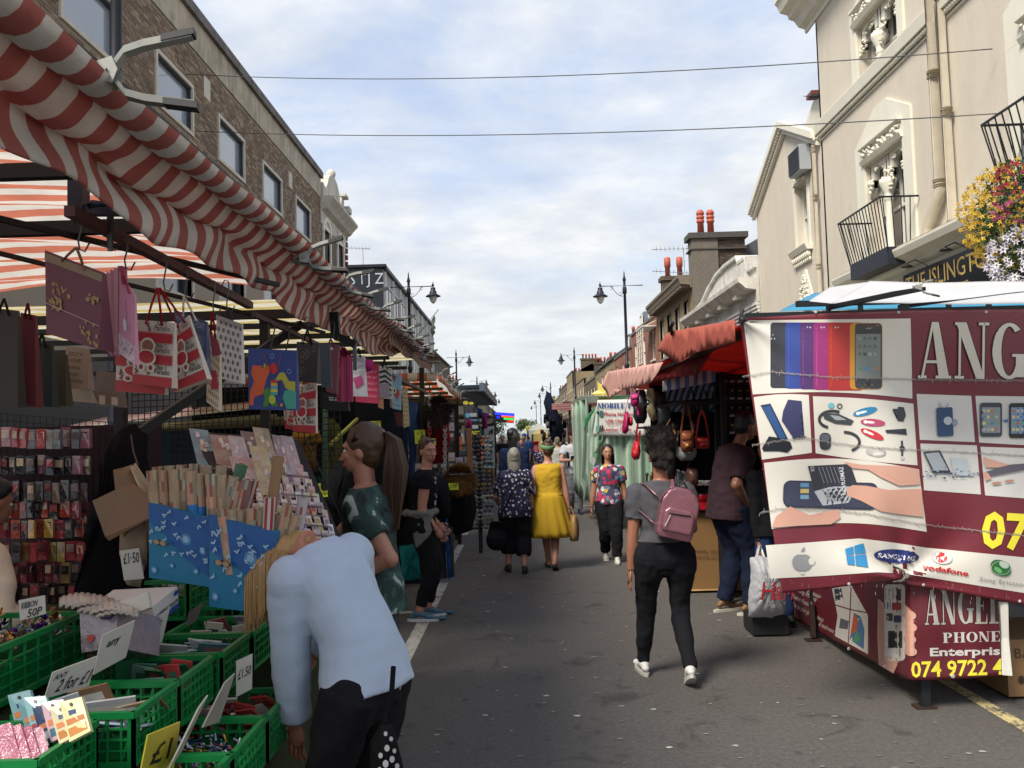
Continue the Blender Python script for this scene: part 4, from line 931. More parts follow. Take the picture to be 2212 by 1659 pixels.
S_,n_ = bilin((rp[3],rp[2],rp[1],rp[0]))
mb.grid(lambda u,v: S_(u,v)+Vector((0,0,.004*math.sin(9*u+2*v))),24,8); mb.add([rp[3],rp[0],rp[5],rp[4]],[(0,1,2,3)]); mb.build('roof_sheet',vcmat('white_roof_sheet',.6,var=.06,scale=3,bump=.1,translucent=.85),PS,solid=.004)
mb = MB('#5ab8dc'); 
q = (at(1757,634,7.4),Vector((4.8,7.4,2.9)),Vector((4.8,5.42,2.42)),at(1684,672,5.42)); S_,n_ = bilin(q); mb.grid(lambda u,v: S_(u,v,.015*math.sin(14*u)*math.sin(8*v)),20,14); mb.build('blue_roof_sheet',VC_TARP,PS,solid=.004)
mb = MB('#33211f'); mb.b2((2.4,5.25,.75),(4.4,6.85,.8)); mb.build('counter',VC,PS)
mb = MB('#1a1d22'); mb.b2((2.45,6.9,.5),(4.4,6.95,2.3)); mb.build('back_panel',VC,PS)
MAR,WHT = '#6c242f','#d3cfc4'
def wav(x,y):
    return .018*math.sin((x-1600)/38.0+(y-700)/160.0)+.012*math.sin((x-1600)/95.0-(y-700)/60.0)+.05*math.exp(-((x-1935)**2+(y-1225)**2)/9000.0)+.02*math.sin((y-690)/55.0+(x-1600)/200.0)*math.exp(-(x-1600)/120.0)+.022*math.sin(7*math.atan2(y-1250,x-1940))*math.exp(-math.hypot(x-1940,y-1250)/170.0)*min(1,math.hypot(x-1940,y-1250)/40)+.014*math.sin(9*math.atan2(y-690,x-1600+1e-3))*math.exp(-math.hypot(x-1600,y-690)/160.0)
def SB(x,y,h=0): p = at(x,y,5.0+wav(x,y)); d = (Vector((0,0,CAMH))-p).normalized(); return p+d*h
def lerpc(C_,x):
    for (a,b),(c,d) in zip(C_[:-1],C_[1:]):
        if a <= x <= c: return b+(d-b)*(x-a)/(c-a)
    return C_[0][1] if x < C_[0][0] else C_[-1][1]
top = [(1560,692),(1600,688),(1700,682),(1800,676),(2000,670),(2212,668),(2330,668)]; bot = [(1650,1284),(1690,1281),(1790,1271),(1900,1257),(1945,1251),(1962,1262),(2060,1278),(2212,1307),(2330,1326)]
BN = thing('phone_stall_banner','big maroon and white vinyl banner of phones, clipped and hanging on the right stall','banner',(2.2,5.0,1.5))
mb = MB(MAR)
def fb(u,v):
    xl = 1597+93*v; x = xl+(2330-xl)*u; t_ = lerpc(top,1597+(2330-1597)*u); b_ = lerpc(bot,1690+(2330-1690)*u); return SB(x,t_+(b_-t_)*v)
mb.grid(fb,160,100,MAR); mb.build('banner_cloth',VC_VINYL,BN,solid=.002)
mb = MB(); A = Art(lambda x,y,h: SB(x,y,h+.003),mb,.00008,12)
def panel(P): A.poly(P,WHT)
def gridpanel(tl,tr,br,bl,col=WHT,n=(60,40),bulge=None):
    V = []; F = []
    nu,nv = n
    for i in range(nu+1):
        for j in range(nv+1):
            u,v = i/nu,j/nv; x = (tl[0]*(1-u)+tr[0]*u)*(1-v)+(bl[0]*(1-u)+br[0]*u)*v; y = (tl[1]*(1-u)+tr[1]*u)*(1-v)+(bl[1]*(1-u)+br[1]*u)*v
            if bulge: y += bulge[0]*math.sin(math.pi*u)*(1-v)+bulge[1]*math.sin(math.pi*u)*v
            V.append((x,y))
    w = nv+1; F = [(i*w+j,(i+1)*w+j,(i+1)*w+j+1,i*w+j+1) for i in range(nu) for j in range(nv)]
    A.raw(V,F,col,sub=False)
def part(nm,m=VC_VINYL):
    global mb,A
    k = A.k; mb.build(nm,m,BN); mb = MB(); A = Art(lambda x,y,h: SB(x,y,h+.003),mb,.00008,12); A.k = k
gridpanel((1606,692),(1967,688),(1971,861),(1626,852),bulge=(0,-9)); gridpanel((1628,858),(1747,853),(1754,978),(1646,993),bulge=(-4,0)); gridpanel((1756,856),(1973,872),(1982,1005),(1762,979),bulge=(-3,3))
gridpanel((1650,1000),(1985,1014),(2002,1149),(1667,1143),bulge=(-16,-16),n=(80,50))
for q in (((1980,851),(2098,855),(2106,955),(1987,950)),((2107,855),(2325,858),(2325,968),(2115,956)),((1988,958),(2110,962),(2119,1068),(1996,1059)),((2118,965),(2325,972),(2325,1085),(2128,1070))): gridpanel(*q,col='#cfccc6')
V = []; top2 = [(1654,1178),(1757,1171),(1857,1163),(1930,1172),(2000,1183),(2212,1204),(2325,1215)]; bot2 = [(1664,1250),(1780,1244),(1896,1236),(1960,1240),(2212,1281),(2325,1298)]
for i in range(61):
    for j in range(7): u = i/60; v = j/6; xt = 1654+(2325-1654)*u; xb = 1664+(2325-1664)*u; V.append((xt*(1-v)+xb*v,lerpc(top2,xt)*(1-v)+lerpc(bot2,xb)*v))
A.raw(V,[(i*7+j,(i+1)*7+j,(i+1)*7+j+1,i*7+j+1) for i in range(60) for j in range(6)],WHT,sub=False)
part('white_panels')
def cr(x,y): return (1535.9+.3055*x,603.4+.3055*y)
def crl(x,y): return (1535.9+.3055*x,1097.1+.3055*y)
for x0,x1,c,c2 in ((420,545,'#2f3038','#44454e'),(525,645,'#2b3f86','#4a5fae'),(628,740,'#4b2b63','#6b4787'),(725,845,'#8e2a6c','#b14a90'),(825,1015,'#a82f2c','#c44a40')):
    a = cr(x0,770+(x0-420)*.04); b = cr(x1+60,305); A.rr(a[0],b[1],b[0],a[1],7,c); A.line([(a[0]+7,b[1]+8),(a[0]+7,a[1]-8)],1.6,c2)
    m = (x0+min(x1,x0+90))/2+10; e = cr(m,340); A.ell(e[0],e[1],2.4,2.2,'#9aa0a8'); A.ell(e[0]+6,e[1],1.6,1.6,'#c9c9c9')
a = cr(982,778); b = cr(1212,308); A.rr(a[0],b[1],b[0],a[1],9,'#c48a2c'); A.rr(a[0]+11,b[1]+1,b[0]-1,a[1]-1,8,'#3b3d3f'); A.rect(a[0]+13,b[1]+24,b[0]-4,a[1]-24,'#77807c')
A.line([(a[0]+34,b[1]+12),(a[0]+46,b[1]+12)],2,'#8a8d90'); A.ell((a[0]+b[0])/2+5,a[1]-12,6,6,'#2a2b2c'); A.ring((a[0]+b[0])/2+5,a[1]-12,2,3,'#9a9a9a')
for j in range(4):
    for i in range(4):
        c = random.choice(['#5a6a6c','#8d9290','#6e6a5c','#a3a6a0','#49525a']) if j < 3 else ['#4d8a5a','#4a86a8','#5b87b0','#b07a4a'][i]
        x = a[0]+18+i*11; y = b[1]+30+j*17+(14 if j == 3 else 0); A.rr(x,y,x+7,y+7,1.5,c)
A.poly([cr(*p) for p in ((350,890),(420,878),(545,1130),(480,1140))],'#1b2a55'); A.poly([cr(*p) for p in ((362,905),(415,892),(530,1120),(488,1130))],'#2c5080'); A.poly([cr(*p) for p in ((545,850),(640,860),(645,930),(580,1010),(660,1110),(580,1120),(500,1000),(510,930))],'#34365c')
A.poly([cr(*p) for p in ((360,1195),(410,1110),(480,1120),(560,1150),(575,1190),(540,1225),(480,1215),(370,1215))],'#1d2028'); A.poly([cr(*p) for p in ((570,1120),(680,1108),(660,1122),(580,1130))],'#2a2d38'); A.text('12:45',*cr(400,940),5,'#9fb3cc') if False else None
A.ell(*cr(850,892),7,6,'#6fb5c0'); A.ring(*cr(910,897),3.5,6,'#4a4c50')
def arcl(cx,cy,rx,ry,a0,a1,w,col,n=14): A.line([cr(cx+rx*math.cos(math.radians(a0+(a1-a0)*i/n)),cy+ry*math.sin(math.radians(a0+(a1-a0)*i/n))) for i in range(n+1)],w,col)
arcl(860,990,95,60,300,110,6,'#2f3236'); A.poly([cr(*p) for p in ((790,945),(900,950),(1010,1000),(990,1030),(880,1020),(800,985))],'#3d4144'); A.poly([cr(*p) for p in ((840,960),(900,965),(960,995),(880,995))],'#9aa3a3')
arcl(940,1150,110,70,270,420,6,'#34373b'); A.rr(*cr(768,1085),*cr(848,1205),10,'#33353b'); A.rr(*cr(775,1095),*cr(840,1140),6,'#5b5d68')
for (x,y,r,c) in ((1090,935,-.25,'#2b7fae'),(1145,1012,.08,'#b0456b'),(1140,1095,.40,'#c02e3a')):
    p = cr(x,y); A.ell(p[0],p[1],27,8,c,r); A.ell(p[0]-6*math.cos(r),p[1]-6*math.sin(r),10,2.6,'#e8e2dc',r); A.ell(p[0]-16*math.cos(r),p[1]-16*math.sin(r),4.5,3.6,'#e8e2dc',r)
A.poly([cr(*p) for p in ((1285,915),(1320,915),(1325,900),(1365,905),(1378,960),(1360,1005),(1320,1000),(1322,935),(1285,930))],'#2d3036'); A.poly([cr(*p) for p in ((1232,1065),(1320,1060),(1380,1055),(1385,1100),(1320,1092),(1240,1085))],'#2d3036')
A.line([cr(1350,1140),cr(1352,1270)],4,'#2c2d33'); A.ell(*cr(1352,1195),6,6,'#35363c'); A.rr(*cr(1342,1250),*cr(1366,1275),2,'#b9bcc0')
for k in range(4): A.ring(*cr(1165+6*k,1215+5*k),20-2*k,21.5-2*k,'#a8a8a8',ry=.45)
part('printed_accessories')
A.rr(*cr(510,1430),*crl(1180,5),16,'#2e3244',rot=.03); A.rr(*cr(520,1440),*crl(1165,-8),14,'#3a3e52',rot=.03)
A.poly([cr(*p) for p in ((685,1320),(985,1305),(1040,1465),(970,1580),(790,1600),(730,1500))],'#33363f'); A.poly([cr(*p) for p in ((730,1500),(850,1465),(1040,1465),(970,1580),(790,1600))],'#a9adb3')
A.text('SAMSUNG',*cr(935,1325),9,'#d5d5d5',bold=.01,rot=1.45,sx=.9); A.text('CE',*cr(725,1320),7,'#c4c4c4',rot=1.4)
for k in range(6): A.line([cr(760+27*k,1325),cr(800+27*k,1440)],.9,'#9a9da3')
for k in range(3): A.rect(*cr(632,1440+k*42),*cr(692,1470+k*42),['#5a86a8','#b7a86a','#6d93b0'][k])
for k in range(14): A.line([cr(795+9*k,1495+2*k),cr(825+9*k,1570)],.7,'#3a3a40')
SK1,SK2 = '#c99a87','#b88472'
A.poly([cr(*p) for p in ((1490,1480),(1260,1490),(1100,1460),(1000,1455),(955,1485),(965,1530),(1060,1565),(1200,1640),(1330,1660),(1500,1680))],SK1)
A.poly([cr(*p) for p in ((935,1290),(1060,1310),(1330,1320),(1465,1345),(1480,1450),(1330,1460),(1200,1400),(1110,1345),(1000,1335))],SK1); A.line([cr(1110,1345),cr(1250,1380),cr(1350,1440)],1.2,SK2)
A.poly([cr(1130,1345),cr(1330,1322),cr(1370,1375),cr(1370,1465),cr(1240,1460),cr(1150,1400)],WHT) if False else None
A.poly([crl(*p) for p in ((430,140),(460,60),(560,-10),(700,50),(900,10),(915,70),(850,115),(600,128))],SK1); A.line([crl(575,85),crl(700,60),crl(790,40)],2,SK2)
part('printed_battery_photo')
A.rr(*cr(1598,905),*cr(1712,1110),4,'#2a466b',rot=-.04); A.ring(*cr(1648,878),7,9.5,'#a3a6ab',-10,190); A.ell(*cr(1675,1000),9,9,'#b9bfc7'); A.ell(*cr(1725,1012),6,8,'#8f99a6')
A.rr(*cr(1902,872),*cr(2058,1112),6,'#3a3f45'); A.rr(*cr(1915,905),*cr(2045,1085),2,'#8a9096'); A.rr(*cr(2108,875),*cr(2270,1122),6,'#26292d'); A.rr(*cr(2122,905),*cr(2255,1090),2,'#7f98b5'); A.poly([cr(*p) for p in ((2068,993),(2090,993),(2090,985),(2105,998),(2090,1012),(2090,1003),(2068,1003))],'#3f68a8')
for bx in (1922,2130):
    for j in range(4):
        for i in range(4): p = cr(bx+i*29,920+j*44); A.rr(p[0],p[1],p[0]+6,p[1]+6,1,random.choice(['#b5b5ad','#c26a5a','#5a86b5','#d0c87a','#6aa07a']))
A.poly([cr(*p) for p in ((1500,1220),(1620,1210),(1700,1370),(1570,1370))],'#32363f'); A.poly([cr(*p) for p in ((1515,1232),(1610,1222),(1680,1350),(1575,1352))],'#9ea5ac'); A.poly([cr(*p) for p in ((1695,1258),(1810,1268),(1850,1390),(1720,1385))],'#b4bcc0')
for k in range(80): x = rnd(1500,1900); p = cr(x,1385+rnd(-55,25)*(1-abs(x-1660)/420)); A.k -= .8; A.ell(p[0],p[1],rnd(.8,3.4),rnd(.5,1.6),random.choice(['#2b3f6e','#4e6288','#1f2c4f','#8c9cb5']),rnd(-.5,.5),6)
A.poly([cr(*p) for p in ((1925,1255),(2040,1290),(2110,1310),(2040,1330),(1940,1330))],SK1); A.poly([cr(*p) for p in ((1945,1360),(2110,1310),(2250,1300),(2250,1340),(1960,1395))],'#5a5560'); A.poly([cr(*p) for p in ((1925,1360),(1960,1370),(1985,1410),(1940,1425))],SK1); A.ell(*cr(2020,1440),11,3,SK2,-.1); A.ell(*cr(2110,1425),11,2.6,SK2,-.1)
part('printed_repair_photos')
class AT(Art):
    def text(s,st,x,y,h,col,**k):
        V,F,w = serif2d(st) if k.get('serif') else text2d(st,k.get('bold',0)); kk = h if k.get('serif') else h/.70
        sx = k['width']/(w*kk) if k.get('width') else k.get('sx',1); al = k.get('align','l'); w *= kk*sx; ox = {'l': 0,'c': -w/2,'r': -w}[al]; r = k.get('rot',0); c,q = math.cos(r),math.sin(r); P = []
        for a,b in V: a2 = ox+a*kk*sx+b*kk*k.get('shear',0); b2 = -b*kk; P.append((x+a2*c-b2*q,y+a2*q+b2*c))
        return s.raw(P,F,col)
A = AT(lambda x,y,h: SB(x,y,h+.003),mb,.00008,12); A.k = 60
for dx,dy in ((-1.6,1.2),(1.6,-1),(1.6,1.4),(-1.6,-1.2)): A.text('ANGEL',1983+dx,817+dy,122,'#2a1014',serif=True,sx=.84,rot=.012)
A.text('ANGEL',1983,817,122,'#c9c4b6',serif=True,sx=.84,rot=.012)
A.text('074',2119,1180,74,'#e6d93a',bold=.03,sx=.95,rot=.06)
mb.build('lettering',VC_VINYL,BN); mb = MB(); A = AT(lambda x,y,h: SB(x,y,h+.003),mb,.00008,12); A.k = 80
def lg(x,y): return crl(x,y)
A.ell(*lg(620,385),14,17,'#8b8c8e',n=20); A.ell(*lg(668,385),14,17,'#8b8c8e',n=20); A.ell(*lg(643,405),15,13,'#8b8c8e'); A.ell(*lg(712,378),7,8,WHT); A.ell(*lg(644,322),5,3,WHT); A.ell(*lg(644,460),5,2.6,WHT); A.ell(*lg(650,298),2.6,7,'#8b8c8e',.5)
B_ = '#2f82b5'
for P in (((948,290),(1005,272),(1010,328),(955,335)),((1012,268),(1078,250),(1095,318),(1017,327)),((956,342),(1011,336),(1016,405),(965,398)),((1018,335),(1096,327),(1112,420),(1024,407))): A.poly([lg(*p) for p in P],B_)
A.ell(*lg(1312,342),49,15,'#25316e',.06,n=28); A.text('SAMSUNG',*lg(1312,362),9.5,'#e2e2e2',bold=.04,align='c',width=82,rot=.10)
A.ell(*lg(1633,352),23,14,'#b9b9b9',.15); A.ell(*lg(1637,350),20,12,'#d6d3d0',.15); A.ell(*lg(1630,350),12.5,11.5,'#b92a30'); A.poly([lg(*p) for p in ((1632,340),(1655,305),(1632,318),(1620,345))],'#e4e0dc'); A.ell(*lg(1636,350),4.6,4.6,'#e4e0dc')
A.text('vodafone',*lg(1490,430),11,'#b92a30',bold=.03,width=102,rot=.16)
A.ell(*lg(2050,425),24,16,'#2f6b3c',.5); A.ell(*lg(2072,402),11,7,'#b8c9b8',.5); A.ell(*lg(2030,440),10,5,'#6fae6b',.6); A.ring(*lg(2050,425),20,22,'#9aa89c',0,360,ry=.7)
A.text('Sony Ericsson',*lg(1898,515),9,'#8d8a88',bold=.0,width=104,rot=.13)
mb.build('logo_print',VC_VINYL,BN); mb = MB(); A = AT(lambda x,y,h: SB(x,y,h+.003),mb,.00008,12); A.k = 95
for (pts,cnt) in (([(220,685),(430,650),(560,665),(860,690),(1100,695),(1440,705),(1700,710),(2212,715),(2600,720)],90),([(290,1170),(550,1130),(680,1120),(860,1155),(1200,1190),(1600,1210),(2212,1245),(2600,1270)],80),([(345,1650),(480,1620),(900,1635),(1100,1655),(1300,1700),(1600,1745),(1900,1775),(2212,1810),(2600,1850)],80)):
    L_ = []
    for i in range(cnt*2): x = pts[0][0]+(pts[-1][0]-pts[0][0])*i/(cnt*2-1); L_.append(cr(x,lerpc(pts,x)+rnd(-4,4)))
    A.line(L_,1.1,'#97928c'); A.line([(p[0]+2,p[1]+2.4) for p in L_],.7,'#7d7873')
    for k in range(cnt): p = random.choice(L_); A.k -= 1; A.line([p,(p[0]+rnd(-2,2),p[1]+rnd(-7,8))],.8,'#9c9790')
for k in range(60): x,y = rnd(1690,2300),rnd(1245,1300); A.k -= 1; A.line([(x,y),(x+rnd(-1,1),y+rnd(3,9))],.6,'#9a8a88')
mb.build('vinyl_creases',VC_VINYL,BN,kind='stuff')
for (x,y) in ((740,232),(1325,234),(1945,232)): p = SB(*cr(x,y),.006); MB('#b5b5b5').lathe([(.005,0),(.009,0),(.0095,.002),(.005,.003)],p,10,M=Matrix.Rotation(math.pi/2,4,'X')).build('eyelet',VC_METAL,BN)
for (x,y) in ((975,538),(1502,545),(2183,660)): p = SB(*crl(x,y),.006); MB('#b5b5b5').lathe([(.005,0),(.009,0),(.0095,.002),(.005,.003)],p,10,M=Matrix.Rotation(math.pi/2,4,'X')).build('eyelet',VC_METAL,BN)
aclamp(SB(1958,1243,.02),(-.9,-.35,.12),.10,'black jawed spring clamp pinching the bottom edge of the big banner')
aclamp(at(1985,620,4.3),(.9,-.3,-.1),.10,'spring clamp gripping the white roof sheet above the phone banner')
mb = MB('#2a2627'); mb.tube([at(1597,690,4.98),at(1606,683,4.96),at(1612,692,4.97),at(1598,698,4.97),at(1604,668,4.99)],.012,6); mb.ball(at(1604,690,4.97),.02,8,6)
mb.build('corner_tie',VC,None,label='dark cord knot tying the top left corner of the banner to its rail',cat='cord')
SKT = thing('skirt_banner','lower maroon banner with white letters wrapped round the foot of the phone stall','banner',(2.3,5.6,.5))
def SK_(x,y,h=0):
    a = atX(x,y,2.30); b = at(x,y,5.12); t = min(1,max(0,(x-1938)/36)); t = t*t*(3-2*t); p = a.lerp(b,t) if 0 < t < 1 else (a if t == 0 else b)
    if x < 1938: p = atX(x,y,2.30+.012*math.sin(x/14)+.01*math.sin(y/30))
    elif x > 1974: p = at(x,y,5.12+.008*math.sin(x/17)+.006*math.sin(y/20))
    d = (Vector((0,0,CAMH))-p).normalized(); return p+d*h
mb = MB('#5e1f29')
bt = [(1696,1329),(1750,1355),(1830,1398),(1900,1437),(1945,1463),(1965,1469),(2000,1470),(2080,1466),(2172,1459)]
tp = [(1696,1240),(1900,1232),(2172,1225)]
mb.grid(lambda u,v: SK_(1696+476*u,lerpc(tp,1696+476*u)*(1-v)+lerpc(bt,1696+476*u)*v),70,24); mb.build('banner_cloth',VC_VINYL,SKT,solid=.002)
mb = MB(); A = AT(lambda x,y,h: SK_(x,y,h+.003),mb,.00018,10)
A.text('074 9722 4',1969,1463,33,'#d9cf3c',bold=.02,width=198,rot=-.035)
A.text('PHONE',2037,1389,22,'#c6c4c0',serif=True,width=124,rot=-.03)
A.text('Enterprise',2009,1417,17,'#c6c4c0',bold=.03,width=172,rot=-.02)
for dx in (-1.3,1.3): A.text('ANGEL',1998+dx,1350,76,'#2a1014',serif=True,width=165,rot=-.02)
A.text('ANGEL',1998,1350,76,'#aaa69d',serif=True,width=165,rot=-.02)
for st,x,y,w in (('Phone Repair',1712,1262,68),('Unlocking Phones',1704,1268,66),('Button Repair',1710,1290,42),('Pay as you go Handsets',1710,1308,76),('& much more',1768,1351,36)): A.text(st,x,y,9,'#b9b2a8',width=w,rot=.49,bold=.01)
mb.build('lettering',VC_VINYL,SKT); mb = MB(); A = AT(lambda x,y,h: SK_(x,y,h+.003),mb,.00018,10); A.k = 12
def q2(*P): return [crl(*p) for p in P]
A.poly(q2((855,570),(990,545),(1110,760),(1110,1035),(875,905),(895,760)),'#c5c0b7'); A.poly(q2((870,575),(920,565),(935,640),(880,660)),'#2e3a44'); A.poly(q2((1010,740),(1060,770),(1085,860),(1080,1000),(980,930)),'#4a6b8c'); A.poly(q2((1010,740),(1040,800),(1030,870),(985,900)),'#b0563a'); A.poly(q2((1030,870),(1060,900),(1050,960),(1005,940)),'#4f8a5a'); A.line(q2((860,680),(990,720),(1100,740)),2.4,'#5e1f29'); A.line(q2((990,560),(985,700),(970,960)),2,'#5e1f29'); A.poly(q2((915,780),(975,800),(965,860),(905,850)),'#5a5b60')
A.poly(q2((1180,640),(1230,680),(1250,940),(1330,1080),(1290,1170),(1185,1110),(1175,900)),SK1); A.rr(*crl(1225,540),*crl(1372,1082),9,'#d6d2c8',rot=.0)
for x0,y0,x1,y1,c in ((1232,575,1345,655,'#23323c'),(1225,665,1270,715,'#3c7390'),(1280,670,1345,722,'#a33a3a'),(1240,745,1285,800,'#3c423f'),(1292,760,1345,810,'#2a3a6a'),(1252,870,1352,990,'#26282a')): A.rect(*crl(x0,y0),*crl(x1,y1),c)
for k in range(4): A.ell(*crl(1405+6*(k % 2),760+85*k),14,10,SK1,.2)
A.poly(q2((1370,680),(1430,740),(1440,1000),(1400,1050),(1372,1010)),SK1)
for k in range(3): A.line(q2((1375,790+85*k),(1445,800+85*k)),1.2,SK2)
mb.build('printed_phone_photos',VC_VINYL,SKT)
for (x,y) in ((975,995),(1230,1120),(1710,1190)): p = SK_(*crl(x,y),.006); MB('#b5b5b5').lathe([(.007,0),(.012,0),(.013,.003),(.007,.004)],p,10,M=Matrix.Rotation(math.pi/2,4,'X')).build('eyelet',VC_METAL,SKT)
mb = MB('#c8c5bc'); mb.tube([at(2166,1300,5.05),at(2175,1458,5.0)],.028,10); mb.build('plastic_pipe',VC_PLASTIC,None,label='white plastic pipe upright at the right edge of the lower banner',cat='pipe')
mb = MB('#5e1f29'); mb.grid(lambda u,v: Vector((2.27,7.45+1.0*u,.12+.55*(1-v)+.1*u)),8,4); o = thing('far_skirt','short maroon skirt cloth with yellow figures behind the white carrier bag','banner',(2.27,7.9,.3)); mb.build('cloth',VC_VINYL,o,solid=.003)
mb = MB(); A = AT(lambda x,y,h: atX(x,y,2.262-h),mb,.001,20); A.text('4 0',1606,1262,22,'#d9cf3c',bold=.03,shear=.2); A.text('N',1612,1222,20,'#b9b2a8',serif=True); mb.build('lettering',VC_VINYL,o)
for (x,y) in ((2.36,5.19),(2.26,6.83)):
    F_ = thing('stall_foot','rusty stall foot on a castor under the %s of the maroon skirt' % ('near corner' if y < 6 else 'far end'),'castor',(x,y,0)); m = MB('#3a2c26'); m.bar((x,y+.01,.03),(x,y+.01,.3),.035); m.b2((x-.06,y-.03,0),(x+.06,y+.05,.015)); m.build('leg',VC_METAL,F_)
    m = MB('#201c1b'); m.lathe([(.045,-.02),(.05,-.015),(.05,.015),(.045,.02)],(x+.05,y+.1,.055),12,M=Matrix.Rotation(math.pi/2,4,'Y')); m.build('wheel',VC,F_)
Bx = thing('cardboard_box','brown cardboard box behind the white pipe at the right edge','box',(3.2,5.6,0)); m = MB('#8a6a45'); m.b2((2.92,5.3,.02),(3.6,5.9,.36)); m.build('body',VC_PAPER,Bx); mb = MB(); A = Art(lambda u,v,h: (2.95+u,5.297-h,v),mb,.001,1); A.text('BA',.02,.25,.06,'#4a3622'); A.ell(.05,.12,.02,.025,'#3a2a1c'); mb.build('print',VC_PAPER,Bx)
T = thing('flower_basket','overflowing hanging basket of yellow, red, pink and white flowers on the cream pub','hanging basket',tuple(atX(2190,480,6.1)))
cb = atX(2218,470,6.1); MB('#16181a').tube([(6.95,cb.y,cb.z+1.0),(6.1,cb.y,cb.z+1.05),(6.1,cb.y,cb.z+.4)],.015,6).build('bracket',VC_METAL,T)
mb = MB(); lf = MB(); VL = vcmat('leaf',.7,translucent=.25)
for i in range(2600):
    d = Vector((random.gauss(0,1),random.gauss(0,1),random.gauss(0,1))).normalized(); r = rnd(.35,1)**.5; p = cb+Vector((d.x*.55*r,d.y*.62*r,d.z*.78*r-.02)); s = rnd(.02,.045)
    a = Vector((rnd(-1,1),rnd(-1,1),rnd(-1,1))).normalized()*s; q = a.cross(Vector((rnd(-1,1),rnd(-1,1),rnd(-1,1)))).normalized()*s*.5; lf.add([p-a,p+q,p+a,p-q],[(0,1,2,3)],vary(random.choice(['#2c4420','#3f5c2a','#22361a','#56703a']),.2))
lf.build('leaves',VL,T)
def flower(mb,p,s,col,cen,n=5):
    d = (Vector((0,0,1.7))-p).normalized()+Vector((rnd(-.5,.5),rnd(-.5,.5),rnd(-.3,.6))); a,b = fr(d); V = [p+d.normalized()*.003]; F = []
    for k in range(n*2): t = math.pi*k/n; r = s*(1 if k % 2 == 0 else .45); V.append(p+a*r*math.cos(t)+b*r*math.sin(t)+d.normalized()*(.3*s if k % 2 == 0 else 0))
    for k in range(n*2): F.append((0,1+k,1+(k+1) % (n*2)))
    mb.add(V,F,col); V = [p+d.normalized()*.012+a*s*.2*math.cos(6.28*k/5)+b*s*.2*math.sin(6.28*k/5) for k in range(5)]; mb.add(V,[(0,1,2,3,4)],cen)
def patch_(n,ctr,rad,s,cols,cen,nm,pet=5):
    m = MB()
    for i in range(n):
        d = Vector((random.gauss(0,1),random.gauss(0,1),random.gauss(0,1))).normalized(); d.x = -abs(d.x); p = Vector(ctr)+Vector((d.x*rad[0],d.y*rad[1],d.z*rad[2]))*rnd(.8,1.08); flower(m,p,rnd(.8,1.2)*s,vary(random.choice(cols),.1),cen,pet)
    m.build(nm,VC_PAPER,T)
patch_(440,cb+Vector((-.05,.12,.02)),(.62,.55,.66),.034,['#c9a52c','#d3b33a','#b08a22'],'#a8741a','yellow_flowers'); patch_(60,cb+Vector((-.05,-.22,.36)),(.45,.3,.26),.036,['#9a2c30','#b5503c','#8c2438'],'#6a1020','red_flowers',6); patch_(22,cb+Vector((-.15,-.35,.0)),(.45,.22,.16),.045,['#b04f6a','#a53a5e'],'#7a1a3a','pink_flowers',6); patch_(120,cb+Vector((-.1,-.12,-.5)),(.42,.45,.38),.055,['#d5d0d4','#c9c3cc'],'#2e2838','white_flowers',6)
m = MB('#6f8040')
for i in range(160): d = Vector((-abs(random.gauss(0,1)),random.gauss(.3,1),random.gauss(.1,.8))).normalized(); p = cb+Vector((d.x*.55,d.y*.6,d.z*.7)); m.tube([p,p+d*rnd(.05,.16)+Vector((0,0,.03))],.003,3,cap=False)
m.build('stems',VC,T)
RA = thing('red_awning','faded red awning cloth draped over a rail with torn hanging corners, right side','awning',(1.4,8,2.4))
VC_AWN = vcmat('faded_awning_cloth',.75,var=.12,scale=3,bump=.3,bscale=8,bdist=.015,translucent=.22)
def drape(poly,X,col,nm,par,m=VC_AWN,amp=.004,tess=.16):
    P = [atX(x,y,X) for x,y in poly]; bm = bmesh.new(); vs = [bm.verts.new(p) for p in P]; bm.faces.new(vs); bmesh.ops.triangulate(bm,faces=bm.faces[:])
    for _ in range(5):
        es = [e for e in bm.edges if e.calc_length() > tess]
        if not es: break
        bmesh.ops.subdivide_edges(bm,edges=es,cuts=1); bmesh.ops.triangulate(bm,faces=bm.faces[:])
    for v in bm.verts: v.co.x += amp*math.sin(v.co.y*5.3+v.co.z*7)+amp*.6*math.sin(v.co.z*19+v.co.y*2)
    bm.verts.index_update(); mb = MB(col); mb.add([v.co.copy() for v in bm.verts],[[v.index for v in f.verts] for f in bm.faces],sm=True); bm.free(); return mb.build(nm,m,par,solid=.004)
drape([(1588,690),(1520,703),(1450,716),(1436,723),(1428,738),(1420,757),(1437,766),(1464,785),(1480,775),(1510,760),(1550,750),(1589,738)],1.30,'#bd6150','front_flap',RA)
drape([(1470,770),(1430,792),(1418,812),(1404,827),(1450,818),(1507,809),(1502,778),(1540,760),(1590,735),(1590,700)],1.42,'#8c1c20','under_flap',RA)
drape([(1432,782),(1400,788),(1360,795),(1313,803),(1306,818),(1300,834),(1308,845),(1316,861),(1322,846),(1328,840),(1346,842),(1375,836),(1405,827),(1420,806)],1.31,'#e8b5a8','pale_flap',RA)
mb = MB('#a93b30'); mb.grid(lambda u,v: Vector((1.345+2.2*v,5.17+7.6*u,2.31-.04*v-.10*math.sin(math.pi*v)+(.07*u))),40,10); mb.build('roof_cloth',VC_TARP2,RA,solid=.004)
member('awning_rail',(1.40,5.1,2.26),(1.40,12.7,2.34),.03,RA); MB('#17181b').tube([atX(1452,722,1.29),atX(1449,708,1.26),atX(1454,697,1.27)],.016,8).build('hook',VC_METAL,RA)
BS = thing('bag_stall','dark framed handbag stall under blue striped tarpaulin, behind the banner','market stall',(2.6,10,0))
